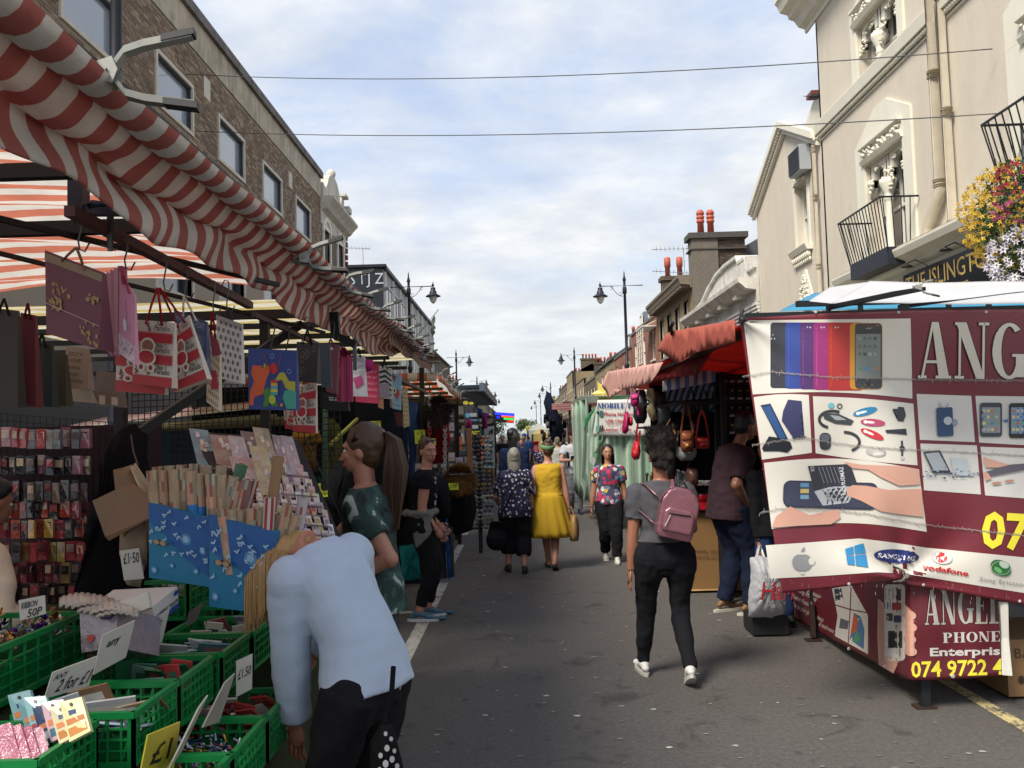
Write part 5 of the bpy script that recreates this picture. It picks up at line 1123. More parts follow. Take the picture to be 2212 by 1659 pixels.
for p in ((2.0,8.4),(2.0,11.4),(3.6,8.4),(3.6,11.4)): member('post',(p[0],p[1],0),(p[0],p[1],2.35),.05,BS)
for z in (2.3,1.95): member('rail',(1.55,8.5,z),(3.6,8.5,z),.035,BS); member('rail',(1.6,8.4,z),(1.6,11.4,z),.035,BS)
member('rail',(1.3,9.6,1.98),(2.6,9.6,2.03),.03,BS); member('rail',(1.3,9.6,1.72),(3.4,9.6,1.72),.025,BS)
for x in (2.25,2.6): member('brace',(x-.3,9.0,2.4),(x,9.0,1.7),.03,BS)
mb = MB(); mb.grid(lambda u,v: at(1431+115*u,(lerpc([(1431,824),(1503,780),(1546,770)],1431+115*u))*(1-v)+lerpc([(1431,846),(1546,825)],1431+115*u)*v,8.4+.03*math.sin(12*u)),48,8,colfn=stripes('#eceff2','#7fa2dc',6)); mb.build('striped_valance',VC_TARP,BS,solid=.003)
mb = MB(); mb.grid(lambda u,v: at(1434+125*u,(835-18*u)*(1-v)+(890+0*u)*v,10.6+.04*math.sin(9*u)),60,30,colfn=lambda u,v: '#e6ecf2' if (u*9+v*2.3+.15*math.sin(8*v)) % 1 < .5 else '#2f7fc0'); mb.build('striped_side_sheet',VC_TARP,BS,solid=.003)
mb = MB(); mb.grid(lambda u,v: Vector((1.5+2.3*u,8.4+3*v,2.42+.1*math.sin(3*u))),30,8,colfn=stripes('#c9d2dc','#3f86c4',9)); mb.build('striped_roof',VC_TARP,BS,solid=.003)
mb = MB(); mb.grid(lambda u,v: Vector((1.75+1.9*u,11.5+.03*math.sin(40*u),2.3-2.2*v)),40,6,colfn=lambda u,v: ['#14161c','#1a1d26','#241a1e','#101217'][int(u*13) % 4]); mb.build('shade_backdrop',VC_CLOTH,BS); mb = MB('#24262b'); mb.b2((2.0,8.5,.78),(3.6,11.3,.84)); mb.build('table',VC,BS); mb = MB('#1c1d21'); mb.b2((2.03,8.55,.05),(2.06,11.3,.78)); mb.b2((3.3,8.5,.1),(3.35,11.4,2.2)); mb.build('table_skirt',VC_CLOTH,BS)  # rear sheet is an added dark backdrop standing for shade inside the stall
mb = MB('#c9c7c2')
for i in range(10): p = at(1478+6*i,1040+3*(i % 3),9.1); mb.box(p,(.07,.09,.02),rz=rnd(-.4,.4)); 
mb.build('paper_goods',VC_PAPER,None,kind='stuff',label='loose white packets on the handbag stall table',cat='packets')
def handbag(poly,d,col,label,strap=None,t=.09,mat_=VC_LEATHER,flap=None,buckle=None,pocket=None,grp='handbags hanging on the bag stall',name='handbag',cat='handbag'):
    c = at(sum(p[0] for p in poly)/len(poly),sum(p[1] for p in poly)/len(poly),d); T = thing(name,label,cat,tuple(c),grp)
    m = MB(); puff(m,dense(poly,3),d,t,col); m.build('body',mat_,T)
    x0,x1 = min(p[0] for p in poly),max(p[0] for p in poly); y0,y1 = min(p[1] for p in poly),max(p[1] for p in poly); dk = tuple(x*.6 for x in C(col))
    if strap:
        m = MB(); 
        for s in strap: m.tube([at(x,y,d-.02) for x,y in s],.011 if d > 7 else .006,5,col=flap or dk,sy=.4)
        m.build('strap',mat_,T)
    if flap: m = MB(); w = x1-x0; puff(m,dense([(x0+w*.08,y0+(y1-y0)*.12),(x1-w*.08,y0+(y1-y0)*.12),(x1-w*.1,y0+(y1-y0)*.42),(x0+w*.5,y0+(y1-y0)*.52),(x0+w*.1,y0+(y1-y0)*.42)],3),d-t*.8,.03,flap); m.build('flap',mat_,T)
    if pocket: m = MB(); w = x1-x0; puff(m,dense([(x0+w*.12,y0+(y1-y0)*.5),(x1-w*.12,y0+(y1-y0)*.5),(x1-w*.12,y1-(y1-y0)*.1),(x0+w*.12,y1-(y1-y0)*.1)],3),d-t*.7,.04,pocket); m.build('pocket',mat_,T)
    if buckle: m = MB('#c9a24a'); m.ball(at((x0+x1)/2,y0+(y1-y0)*.68,d-t-.03),(.018,.01,.018),8,5); m.build('clasp',VC_METAL,T)
    return T
def rp(x0,y0,x1,y1,r=.2,taper=0): w,h = x1-x0,y1-y0; t = w*taper; return [(x0+w*r+t,y0),(x1-w*r-t,y0),(x1-t*.5,y0+h*r),(x1,y1-h*r),(x1-w*r,y1),(x0+w*r,y1),(x0,y1-h*r),(x0+t*.5,y0+h*r)]
handbag([(1350,888),(1358,890),(1358,930),(1352,938),(1345,935),(1343,925)],9.0,'#a3174f','magenta drawstring bag at the end of the bag stall, over the mobile phone sign',[[(1350,890),(1357,862),(1360,838)]])
handbag(rp(1362,850,1381,878),9.2,'#b0216a','small magenta crossbody bag hanging under the pale red flap',[[(1364,850),(1366,842)],[(1379,850),(1382,838)],[(1375,876),(1378,896)]],flap='#c23a7c')
handbag(rp(1374,876,1386,898),9.3,'#8f1b45','dark pink pouch dangling below the small magenta crossbody',t=.05)
handbag(rp(1357,900,1367,920),9.0,'#c22430','small bright red purse beside the magenta drawstring bag',t=.05)
handbag(rp(1368,842,1398,915,.2),9.8,'#22252b','black nylon backpack behind the magenta crossbody bag',[[(1372,842),(1376,830)]],t=.14,name='backpack',cat='backpack',pocket='#1a1c20')
handbag([(1399,838),(1411,838),(1416,850),(1415,880),(1420,905),(1410,912),(1402,900),(1396,885),(1404,870),(1395,858)],9.4,'#8d8268','beige camouflage bag with rolled straps, in the middle of the bag stall',[[(1412,868),(1420,872),(1424,862)]],t=.1,mat_=VC_CLOTH)
handbag(rp(1421,880,1449,919,.1),9.2,'#1f2426','flat black document bag beside the beige camouflage one',[[(1423,880),(1436,846),(1447,880)]],t=.03)
handbag(rp(1413,846,1440,880,.2),9.9,'#2a2d33','dark grey rucksack high behind the camouflage bag',t=.12,name='backpack',cat='backpack')
handbag([(1372,950),(1381,952),(1384,975),(1381,992),(1371,994),(1363,985),(1365,968)],8.8,'#b81c28','bright red rounded bag hanging lowest, left of the curly haired woman',[[(1374,952),(1376,930),(1378,915)],[(1380,955),(1383,930)]],pocket='#a3141f')
handbag(rp(1430,937,1460,968,.25),8.7,'#9a7038','tan leather bag hanging right of the curly haired woman',[[(1432,938),(1442,915),(1448,905)],[(1458,938),(1452,915)]],flap='#8a6230')
handbag(rp(1470,930,1499,977,.15),8.6,'#7a3f28','brown leather backpack with a gold clasp, centre of the bag stall',[[(1471,935),(1477,880),(1482,868)],[(1497,935),(1487,880),(1482,868)]],flap='#8a4c30',buckle=1,pocket='#6d3722')
handbag(rp(1502,944,1533,969,.12),8.7,'#a8282a','red flat purse beside the brown leather backpack',[[(1503,948),(1510,900),(1517,886)],[(1531,948),(1524,905),(1517,886)]],flap='#b93634')
handbag([(1459,960),(1470,975),(1490,978),(1506,966),(1504,985),(1496,994),(1470,995),(1460,984)],8.75,'#7f8783','soft grey slouch tote hanging under the brown backpack',[[(1461,962),(1466,930)]])
for i,(x0,y0,x1,y1) in enumerate(((1478,864,1504,900),(1506,866,1532,899),(1490,905,1512,935))): handbag(rp(x0,y0,x1,y1,.1),9.5,'#202226',['black tote hanging upper left of the red purse','black tote hanging straight above the red purse','black shoulder bag tucked behind the brown backpack straps'][i],[[(x0+3,y0),(x0+9,y0-22)],[(x1-3,y0),(x1-9,y0-22)]],t=.05)
handbag(rp(1482,1010,1509,1050,.15),8.8,'#4a2d22','dark brown shoulder bag hanging beside the man in the brown shirt',[[(1485,1010),(1494,985)]])
handbag(rp(1426,975,1462,1038,.2),9.0,'#17171a','large black sack bag behind the curly hair, right side',t=.12)
handbag(rp(1445,902,1470,940,.2),9.6,'#17181c','black shopper hanging between the tan bag and the totes',t=.08)
U = thing('umbrella_bin','bin of folded umbrellas with curved handles behind the woman in the flowered top','umbrellas',tuple(at(1430,1060,10.6)))
for i in range(14):
    x = 1398+7*i+rnd(-2,2) if i < 7 else 1455+4*(i-7); y = 1022+rnd(-5,8); p = at(x,y,10.6+rnd(-.1,.1)); m = MB(random.choice(['#8f9499','#5f6468','#3a3d40','#7a5a3a'])); m.tube([p,p-Vector((rnd(-.03,.03),0,.55))],.014,6); m.ball(p,.024,7,5); m.build('umbrella',VC_METAL,U)
MB('#3a3d40').b2(tuple(at(1392,1085,10.45)),tuple(at(1480,1180,10.9))).build('bin',VC,U)
R_ = thing('case_rack','wire rack of phone cases hanging behind the left edge of the big banner','display rack',tuple(at(1580,850,8.7)))
m = MB('#15171a'); 
for i in range(8): m.tube([at(1552+7*i,785,8.7),at(1552+7*i,960,8.7)],.005,4)
for j in range(12): m.tube([at(1550,790+15*j,8.7),at(1605,785+15*j,8.7)],.005,4)
m.bar(at(1550,782,8.72),at(1552,1000,8.72),.06); m.bar(at(1550,785,8.72),at(1610,755,7.2),.05); m.build('wire_rack',VC_METAL,R_)
for i in range(4):
    for j in range(4):
        x,y = 1558+17*i,800+37*j; m = MB(vary(random.choice(['#22262b','#2b3038','#3a2024','#1f2a33']),.1)); P = [at(a,b,8.62) for a,b in ((x,y),(x+13,y-1),(x+13,y+28),(x,y+29))]; slab(m,P,.02); S,n = bilin(P); m.add([S(.3,.7,.003),S(.7,.7,.003),S(.7,.8,.003),S(.3,.8,.003)],[(0,1,2,3)],'#a8b03a'); m.add([S(.1,.08,.003),S(.9,.08,.003),S(.9,.25,.003),S(.1,.25,.003)],[(0,1,2,3)],'#9aa0a4'); m.build('phone_case',VC_GLOSS,R_)
LT = MB('#ffffff'); LT.box(at(1577,729,7.7),(.5,.05,.04)); LT.build('strip_light',mat('lit_tube','#ffffff',.5,emit=('#f4f8ff',1.6)),None,label='short lit white tube light under the blue roof sheet',cat='light')
T = thing('brown_carton','tall brown cardboard carton standing by the man in the brown shirt','box',(1.95,9.0,0)); m = MB('#7d5f3c'); m.box((2.0,9.25,.41),(.62,.5,.82),M=Matrix.Rotation(.06,4,'Z'),bev=.008); m.build('body',VC_PAPER,T)
mb = MB(); A = Art(lambda u,v,h: (1.72+u,8.982-h+.0*u,v),mb,.0015,1); A.text('MODEL YEM-RDR',.06,.40,.03,'#4c3824'); A.text('COLOR #ROSES',.06,.34,.03,'#4c3824'); mb.build('print',VC_PAPER,T,M=None)
m = MB('#9a7a52'); m.grid(lambda u,v: Vector((1.69+.62*u,8.99-.1*v,.02-.0*v+.008)),4,2); m.build('loose_flap',VC_PAPER,T,solid=.004)
T = thing('red_tray','shiny red plastic tray lying on the tall brown carton','tray',(2.0,9.2,.84)); m = MB('#b3141b'); m.box((2.0,9.2,.885),(.72,.6,.09),bev=.02); m.box((2.02,9.25,.945),(.5,.4,.03),bev=.01); m.build('body',VC_PLASTIC,T); m = MB('#b5142a'); m.tube([(2.08,9.1,.95),(2.08,9.08,1.08)],.015,6); m.box((2.0,9.15,.97),(.22,.12,.04),bev=.01); m.build('handle',VC_PLASTIC,T)
G_ = thing('green_stall','stall wrapped in green and white striped tarpaulin, behind the handbag stall','market stall',(2.2,14.6,0))
gs = lambda n: stripes('#d8dfd6','#9cc4a6',n)
mb = MB(); mb.grid(lambda u,v: at(1269+230*u+6*v*(1-u),936*(1-v)+(1092-4*u)*v,14.5+.05*math.sin(26*u)+.03*math.sin(60*u)),110,10,colfn=gs(17)); mb.build('striped_front',VC_TARP,G_,solid=.004)
mb = MB(); mb.grid(lambda u,v: at(1262+32*u+(8 if v > .8 else 0)-10*v*(1-u),(905-32*u)*(1-v)+(1090-150*u*v)*v,14.45+.08*math.sin(5*u)),24,12,colfn=gs(4)); mb.build('striped_corner',VC_TARP,G_,solid=.004)
mb = MB('#3f8f62'); mb.grid(lambda u,v: at(1262+28*u,905-30*u+25*v*(1-u),14.35),6,4); mb.build('green_fold',VC_TARP,G_,solid=.004)
mb = MB(); mb.grid(lambda u,v: Vector((1.05+3.5*u,14.5+3.5*v,2.3-.05*u)),12,6,colfn=gs(8)); mb.build('roof',VC_TARP,G_,solid=.004)
mb = MB(); mb.grid(lambda u,v: Vector((1.12+.06*math.sin(20*u),14.5+3.5*u,2.25-1.75*v)),40,6,colfn=gs(12)); mb.build('striped_side',VC_TARP,G_,solid=.004)
SG = thing('phone_sign','white sheet sign with blue heading and red lettering about phone holders and chargers','sign',tuple(at(1340,900,14.3)))
def SS(x,y,h=0): return at(x,y,14.38-h+.006*math.sin(x/9))
mb = MB('#cfcdc6'); mb.grid(lambda u,v: SS(1291-10*v+150*u,(864-3*u)*(1-v)+(941+2*u)*v),110,10); mb.build('sheet',VC_VINYL,SG,solid=.004)
mb = MB(); A = AT(lambda x,y,h: SS(x,y,h+.014),mb,.003,12)
A.text('MOBILE PHONE',1291,882,11.5,'#1d3f86',serif=True,width=118,rot=.0); A.text('Phone Holders',1305,898,7.4,'#a3262c',bold=.025,width=62); A.text('USB Chargers',1308,912,6.2,'#a3262c',bold=.025,width=58); A.text('Mobile Phone',1312,917.5,3.4,'#a3262c',width=30,bold=.02); A.text('Leather Cases',1304,931,7,'#a3262c',bold=.025,width=60)
mb.build('lettering',VC_VINYL,SG); mb = MB(); A = AT(lambda x,y,h: SS(x,y,h+.014),mb,.003,12); A.rr(1295,887,1303,901,1.5,'#3f6a6a'); A.ell(1291,891,3,2.5,'#22252b'); A.rr(1287,920,1294,934,1,'#6a9a8a'); A.rr(1295,919,1299,933,1,'#4a4a4c'); A.rr(1300,918,1303,932,1,'#2a2a2c'); A.ring(1372,932,1,3,'#4a4a4c'); A.ring(1382,936,1,3,'#4a4a4c'); mb.build('pictures',VC_VINYL,SG)
T = thing('star_lantern','pale yellow star lantern hanging above the phone sign','lantern',tuple(at(1306,850,15))); m = MB('#c9b45a'); c = at(1306,850,15); V = [c+Vector((0,-.06,0))]+[c+Vector((math.cos(a)*(.13 if k % 2 else .24),0,math.sin(a)*(.13 if k % 2 else .24))) for k,a in enumerate(2*math.pi*i/12 for i in range(12))]+[c+Vector((0,.06,0))]; m.add(V,[(0,1+k,1+(k+1) % 12) for k in range(12)]+[(13,1+(k+1) % 12,1+k) for k in range(12)]); m.build('star',VC_PAPER,T)
T = thing('far_striped_stall','further green striped stall with a white roll of sheet on top, past the capped man','market stall',tuple(at(1250,980,21)))
mb = MB(); mb.grid(lambda u,v: at(1236+34*u,917*(1-v)+(1032)*v,21+.06*math.sin(14*u)),40,6,colfn=stripes('#cfdcd8','#7faea2',7)); mb.build('curtain',VC_TARP,T,solid=.004); m = MB('#cfd0d0'); m.tube([at(1229,908,20.8),at(1268,909,20.8)],.13,10); m.grid(lambda u,v: at(1230+38*u,905+14*v,20.7-.1*math.sin(3*v)),8,4); m.build('rolled_sheet',VC_TARP2,T)
T = thing('black_display_box','black board sign box standing above the green stripes','sign',tuple(at(1262,890,17))); MB('#15181b').b2(tuple(at(1248,875,17)),tuple(at(1276,907,17.3))).build('box',VC_PLASTIC,T)
T = thing('pink_striped_canopy','red and white striped canopy of a stall far along the right','canopy',tuple(at(1240,890,22)))
mb = MB(); a,b = at(1190,882,19),at(1290,868,19); mb.grid(lambda u,v: Vector((1.0+1.9*u,19+5*v,2.38-.06*u+.05*v)),8,26,colfn=stripes('#d5b5b0','#a83440',11,'v')); mb.grid(lambda u,v: at(1192+78*u,(872)*(1-v)+(885+4*u)*v,18.9),8,24,colfn=lambda u,v: '#d0b0ac' if (v*4) % 1 < .5 else '#a83c48'); mb.build('cloth',VC_TARP,T,solid=.004)
for x in (1.1,2.8): member('post',(x,19,0),(x,19,2.3),.05,T)
G2 = thing('dark_clothes_stall','tall heap of dark bags and jackets hung on a stall, left of the capped man','market stall',tuple(at(1200,930,21)))
for i in range(46):
    x = 1178+rnd(-8,44); y = 895+rnd(-25,60); 
    if y < 885+abs(x-1180)*.4: continue
    w,h = rnd(5,9),rnd(9,18); m = MB(); puff(m,dense(rp(x-w/2,y-h/2,x+w/2,y+h/2,.2),2),20.5+rnd(-.5,.8),.12,vary(random.choice(['#15171f','#1f222c','#1b2440','#0f1014','#3a3436','#5a5a60']),.15),rings=2); m.build('hanging_item',VC_CLOTH,G2)
m = MB(); puff(m,dense([(1181,845),(1190,850),(1204,885),(1216,920),(1214,955),(1190,950),(1182,900),(1174,870)],2),20.2,.2,'#141a2c'); m.build('long_coat',VC_CLOTH,G2)
def tent(x0,x1,yt,yb,d,col,label,peak=True):
    T = thing('market_tent',label,'tent',tuple(at((x0+x1)/2,yb,d))); p0,p1 = at(x0,yb,d),at(x1,yb,d); zt = at(x0,yt,d).z; w = (p1.x-p0.x); m = MB(col); c = Vector(((p0.x+p1.x)/2,d+w/2,zt)); Q = [Vector((p0.x,d,p0.z)),Vector((p1.x,d,p0.z)),Vector((p1.x,d+w,p0.z)),Vector((p0.x,d+w,p0.z))]
    m.add(Q+[c],[(0,1,4),(1,2,4),(2,3,4),(3,0,4)]); m.add([Q[0],Q[1],Q[1]-Vector((0,0,.25)),Q[0]-Vector((0,0,.25))],[(0,1,2,3)]); m.build('roof',VC_TARP,T,solid=.01)
    for q in Q: member('pole',(q.x,q.y,0),(q.x,q.y,q.z),.05,T)
    return T
tent(1140,1186,914,930,34,'#d3d3cc','white peaked tent in the middle distance, right'); tent(1122,1150,925,937,46,'#cfd0c8','smaller white tent beyond the first, under the keys sign'); tent(1150,1185,925,938,30,'#d6c27a','cream yellow awning below the white peaked tent'); tent(1060,1078,936,945,48,'#c8cac6','pale tent roof far along the left side'); tent(1078,1100,934,944,60,'#bfc9c4','grey green tent furthest along the left'); tent(1100,1124,930,942,75,'#c2c5c0','furthest white tent closing the street')
m = MB(); puff(m,dense(rp(1149,944,1163,961,.15),3),33,.2,'#b32226'); m.build('red_holdall',VC_CLOTH,None,label='bright red holdall hanging far off under the yellow awning',cat='bag')
T = thing('keys_sign','small yellow board reading KEYS over the distant stalls','sign',tuple(at(1143,928,45))); P = [at(x,y,45) for x,y in ((1136,921),(1150,921),(1150,932),(1136,932))]; m = MB('#c9c04a'); slab(m,P,.05); m.build('board',VC,T); mb = MB(); A = AT(lambda x,y,h: at(x,y,44.95-h),mb,.01,50); A.text('KEYS',1143,930,6.5,'#26241c',bold=.03,align='c',width=12); mb.build('lettering',VC,T)
XE = -.95
RW = lambda n,a='#cfc8bd',b='#a8403c': stripes(a,b,n)
RED,CREAMC = '#b36a62','#d8d2cb'
GS = thing('gift_stall','near left stall of black steel bars under a red and white striped awning','market stall',(-2,3.6,0))
DK = '#0c0e12'
def mem(nm,a,b,w,col=DK,par=None,h=None): MB(col).bar(a,b,w,h).build(nm,VC_METAL,par or GS)
NS = 42
mb = MB(); mb.grid(lambda u,v: Vector((-1.0-2.6*v,1.2+3.75*u,2.56+.10*math.sin(math.pi*v)-.02*math.sin(u*19)*math.sin(v*7)-.05*math.sin(u*6.3)*v+.012*math.sin(60*u+9*v))),160,16); mb.build('awning_roof',stripe_mat('lit_striped_canvas','#e0d8cc','#cc7a62',26,trans=.62),GS)
def fold(u,v):
    y = 1.15+7.0*u; env = 1 if y < 6.4 else max(.05,1-(y-6.4)/1.6)
    if v < .28:
        a = math.pi*1.25*(v/.28)+math.radians(200); r = .055+.006*math.sin(y*9)
        return Vector((XE+r*math.cos(-a+math.pi)*1.0,y,2.555+r*math.sin(-a+math.pi)+.01*math.sin(y*2.2)))
    w = (v-.28)/.72; rip = .012*math.sin(y*14+w*6)+.010*math.sin(y*5.2+9*w)
    if w < .55: q = w/.55; return Vector((XE-.045-.10*env*q,y,2.515-.055*q*env-.02*math.sin(math.pi*q)+rip*q+.01*math.sin(y*2.2)))
    q = (w-.55)/.45; return Vector((XE-.045-.10*env-.02*math.sin(3*q+y)+rip,y,2.46-.13*env*q*(1+.14*math.sin(y*3.1)+.07*math.sin(y*11))+.012*math.sin(y*7)))
mb = MB(); mb.grid(fold,420,34); mb.build('awning_valance',stripe_mat('red_striped_canvas',CREAMC,RED,54,0,.66,0,.4,wob=.16),GS,solid=.006)
mb = MB(); mb.grid(lambda u,v: Vector((XE+.05*math.cos(4*v)-.02*v,6.6+3.2*u,2.56+.05*math.sin(4*v)-.11*v+.015*math.sin(u*17))),90,8); mb.build('awning_valance',stripe_mat('faded_striped_canvas','#bdb2a8','#9a5a55',22),GS,solid=.006)
mem('awning_bar',(XE,1.0,2.555),(XE,9.6,2.56),.03)
for i,(x,y,s,l) in enumerate(((228,160,.205,'large silver spring clamp on the awning roll at the top left, nearest the camera'),(655,560,.185,'second spring clamp along the striped awning, below the last brick building window'),(738,612,.17,'third spring clamp, left of the graffitied wall'),(782,652,.165,'fourth spring clamp along the awning, under the graffitied wall'),(820,676,.16,'fifth spring clamp along the awning edge'),(852,700,.155,'sixth spring clamp, beside the grey office front'),(872,722,.155,'seventh spring clamp along the awning edge'),(892,742,.15,'eighth spring clamp, third from the far end of the awning'),(905,756,.15,'ninth spring clamp, next to last on the awning'),(915,774,.15,'last spring clamp at the far end of the near awning'))):
    p = atX(x,y,XE+.03); aclamp(p,(.95,.1,.06+.08*math.sin(i*2.2)),s,l,up=Vector((.1,.3 if i else .12,.95)))
for (y,z,h,nm) in ((2.25,2.44,.04,'roof_beam'),(2.78,2.42,.045,'roof_beam'),(4.85,2.42,.05,'roof_beam')): mem(nm,(-3.6,y,z),(XE-.22,y,z),.035,h=h)
mem('roof_tie',(-2.2,1.4,2.44),(-1.02,3.6,2.36),.018); mem('roof_tie',(-1.9,2.9,2.40),(-1.1,4.8,2.30),.016)
mem('hook_rail',tuple(atX(150,455,-1.2)),tuple(atX(540,660,-1.2)),.03,'#4a2f30')
mem('hook_rail',(-1.22,3.9,2.28),(-1.2,7.6,2.24),.022,'#3d3038')
mem('roof_bracket',tuple(at(170,360,2.5)),tuple(at(170,470,2.5)),.045,'#1f2c40'); mem('roof_bracket',tuple(at(165,455,2.5)),tuple(at(330,455,2.5)),.03,'#1f2c40')
T = thing('g_clamp','steel screw clamp with a threaded bolt hanging under the awning above the burgundy bag','clamp',tuple(at(238,450,2.45))); m = MB('#22324a'); m.tube([at(190,445,2.45),at(200,440,2.45),at(238,440,2.45),at(240,372,2.45)],.012,6); m.build('frame',VC_METAL,T)
m = MB('#7c7f84'); a,b = at(239,395,2.45),at(238,542,2.45); m.tube([a,b],.008,8)
for i in range(24): m.tube([a.lerp(b,.3+.65*i/24),a.lerp(b,.3+.65*(i+.5)/24)],.0105,8)
m.tube([at(220,530,2.44),at(250,540,2.44)],.004,6); m.build('screw',VC_METAL,T)
for (x,y) in ((-1.98,4.2),(-3.4,4.9),(-1.5,5.0),(-3.4,1.5)): mem('post',(x,y,0),(x,y,2.42),.05)
mem('brace',tuple(at(300,935,4.2)),tuple(at(650,700,4.9)),.045); mem('lower_rail',(-3.4,4.9,1.2),(-1.5,4.95,1.2),.03)
mem('hook_post',tuple(at(722,675,4.85)),tuple(at(726,730,4.85)),.05); mem('hook_arm',tuple(at(724,725,4.85)),tuple(at(768,745,4.85)),.045); mem('hook_drop',tuple(at(766,730,4.85)),tuple(at(767,800,4.85)),.02,'#5a5f66')
CS = thing('clothes_stall','clothes stall under cream striped tarpaulin on black bars, second on the left','market stall',(-2,7.4,0))
mb = MB(); mb.grid(lambda u,v: Vector((-1.0-2.8*v,5.3+4.4*u,2.58+.02*math.sin(30*u)*math.sin(9*v))),90,12); mb.build('tarpaulin_roof',stripe_mat('cream_striped_tarp','#d9d3c0','#c6b274',22,trans=.62),CS)
for i in range(7): mem('roof_bar',(-3.8,5.5+.62*i,2.44),(-1.22,5.5+.62*i,2.44),.04,par=CS,h=.035)
for p in ((-1.08,9.4),(-3.6,9.4),(-3.6,5.4)): mem('post',(p[0],p[1],0),(p[0],p[1],2.45),.05,par=CS)
mem('rail',(-3.6,6.0,2.2),(-1.1,6.0,2.2),.03,par=CS); mem('rail',(-1.05,6.8,2.2),(-1.05,9.4,2.18),.03,par=CS)
def mesh_panel(a,b,c,d,nx,ny,label,r=.0022):
    S,n = bilin((a,b,c,d)); m = MB('#14161a')
    for i in range(nx+1): m.tube([S(i/nx,0),S(i/nx,1)],r,4,cap=False,sm=False)
    for j in range(ny+1): m.tube([S(0,j/ny),S(1,j/ny)],r,4,cap=False,sm=False)
    m.build('wire_mesh',VC_METAL,None,label=label,cat='mesh panel',group='black wire grid panels of the gift stall')
mesh_panel(at(285,840,4.92),at(735,820,5.05),at(735,1010,5.05),at(285,1030,4.92),34,14,'black wire grid panel at the back of the gift stall behind the striped brace',.003)
mesh_panel(at(-40,890,4.3),at(270,915,4.3),at(275,1320,4.3),at(-40,1320,4.3),22,28,'black wire grid panel hung with packets, far left')
BK = thing('rear_awning','low pink and white striped awning of another stall seen through the wire grid','awning',(-4.6,8.5,2))
mb = MB(); mb.grid(lambda u,v: Vector((-2.4-2.6*u,8.2+1.2*v+.8*u,2.02-.16*u+.16*v)),8,40,colfn=stripes('#cfc8bd','#b5605a',9,'v')); mb.build('cloth',VC_TARP,BK,solid=.01)
for i in range(4): mem('pole',(-2.3,8.0+.3*i,1.93-.02*i),(-5.0,8.8+.3*i,1.8),.03,'#6a5f3a',BK)
m = MB('#23292b'); m.grid(lambda u,v: Vector((-2.35-3.2*u,6.2+.03*math.sin(30*u),1.78-1.7*v)),60,6,colfn=lambda u,v: ['#16202a','#1c2c30','#3a1f28','#20262c','#2c3a22','#14181c'][int(u*14) % 6]); m.build('dark_sheet',VC_CLOTH,None,label='dark clothes packed in a row behind the wire grid panel',cat='clothes')
m = MB('#c9502e'); m.grid(lambda u,v: Vector((-2.3-.75*u,5.4,1.50-.20*v)),4,2,colfn=stripes('#c24a2c','#a83a24',3)); m.build('orange_bags',VC_GLOSS,None,label='orange plastic bags standing behind the wire grid',cat='bags',kind='stuff')
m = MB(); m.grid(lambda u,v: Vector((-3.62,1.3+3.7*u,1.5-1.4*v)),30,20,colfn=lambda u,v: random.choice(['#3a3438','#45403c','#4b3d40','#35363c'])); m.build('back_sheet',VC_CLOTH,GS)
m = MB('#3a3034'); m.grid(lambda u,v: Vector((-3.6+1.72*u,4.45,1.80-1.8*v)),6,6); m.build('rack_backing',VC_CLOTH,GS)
TB = thing('stepped_table','stepped stall table covered with dark green artificial grass cloth','table',(-1.6,2.9,0))
def m_grass():
    t = NT('artificial_grass'); v = t.coord('Pos'); n = t.noise(v,220,3,.7); n2 = t.noise(v,6,3,.6); t.base(t.mix(n,(.010,.016,.004),t.mix(n2,(.05,.065,.012),(.03,.055,.012)))); t.set(Roughness=.95); t.bump(n,.8,.01); return t.m
MG = m_grass()
for nm,a,b in (('front_step',(-1.34,1.7,0),(-.92,3.6,.63)),('middle_step',(-1.66,1.2,0),(-1.341,4.25,.79)),('rear_step',(-2.4,1.2,0),(-1.661,4.3,.93)),('far_step',(-1.6,4.2,0),(-1.16,5.0,.85))):
    m = MB(); m.b2(a,b); m.build(nm,MG,TB)
m = MB(); S,n = bilin((Vector((-1.66,1.2,.935)),Vector((-1.66,4.2,.935)),Vector((-1.36,4.2,.80)),Vector((-1.36,1.2,.80)))); m.grid(lambda u,v: S(u,v,.01*math.sin(u*30)),20,3); m.build('sloping_cloth',MG,TB)
GRN = '#0f7a3c'
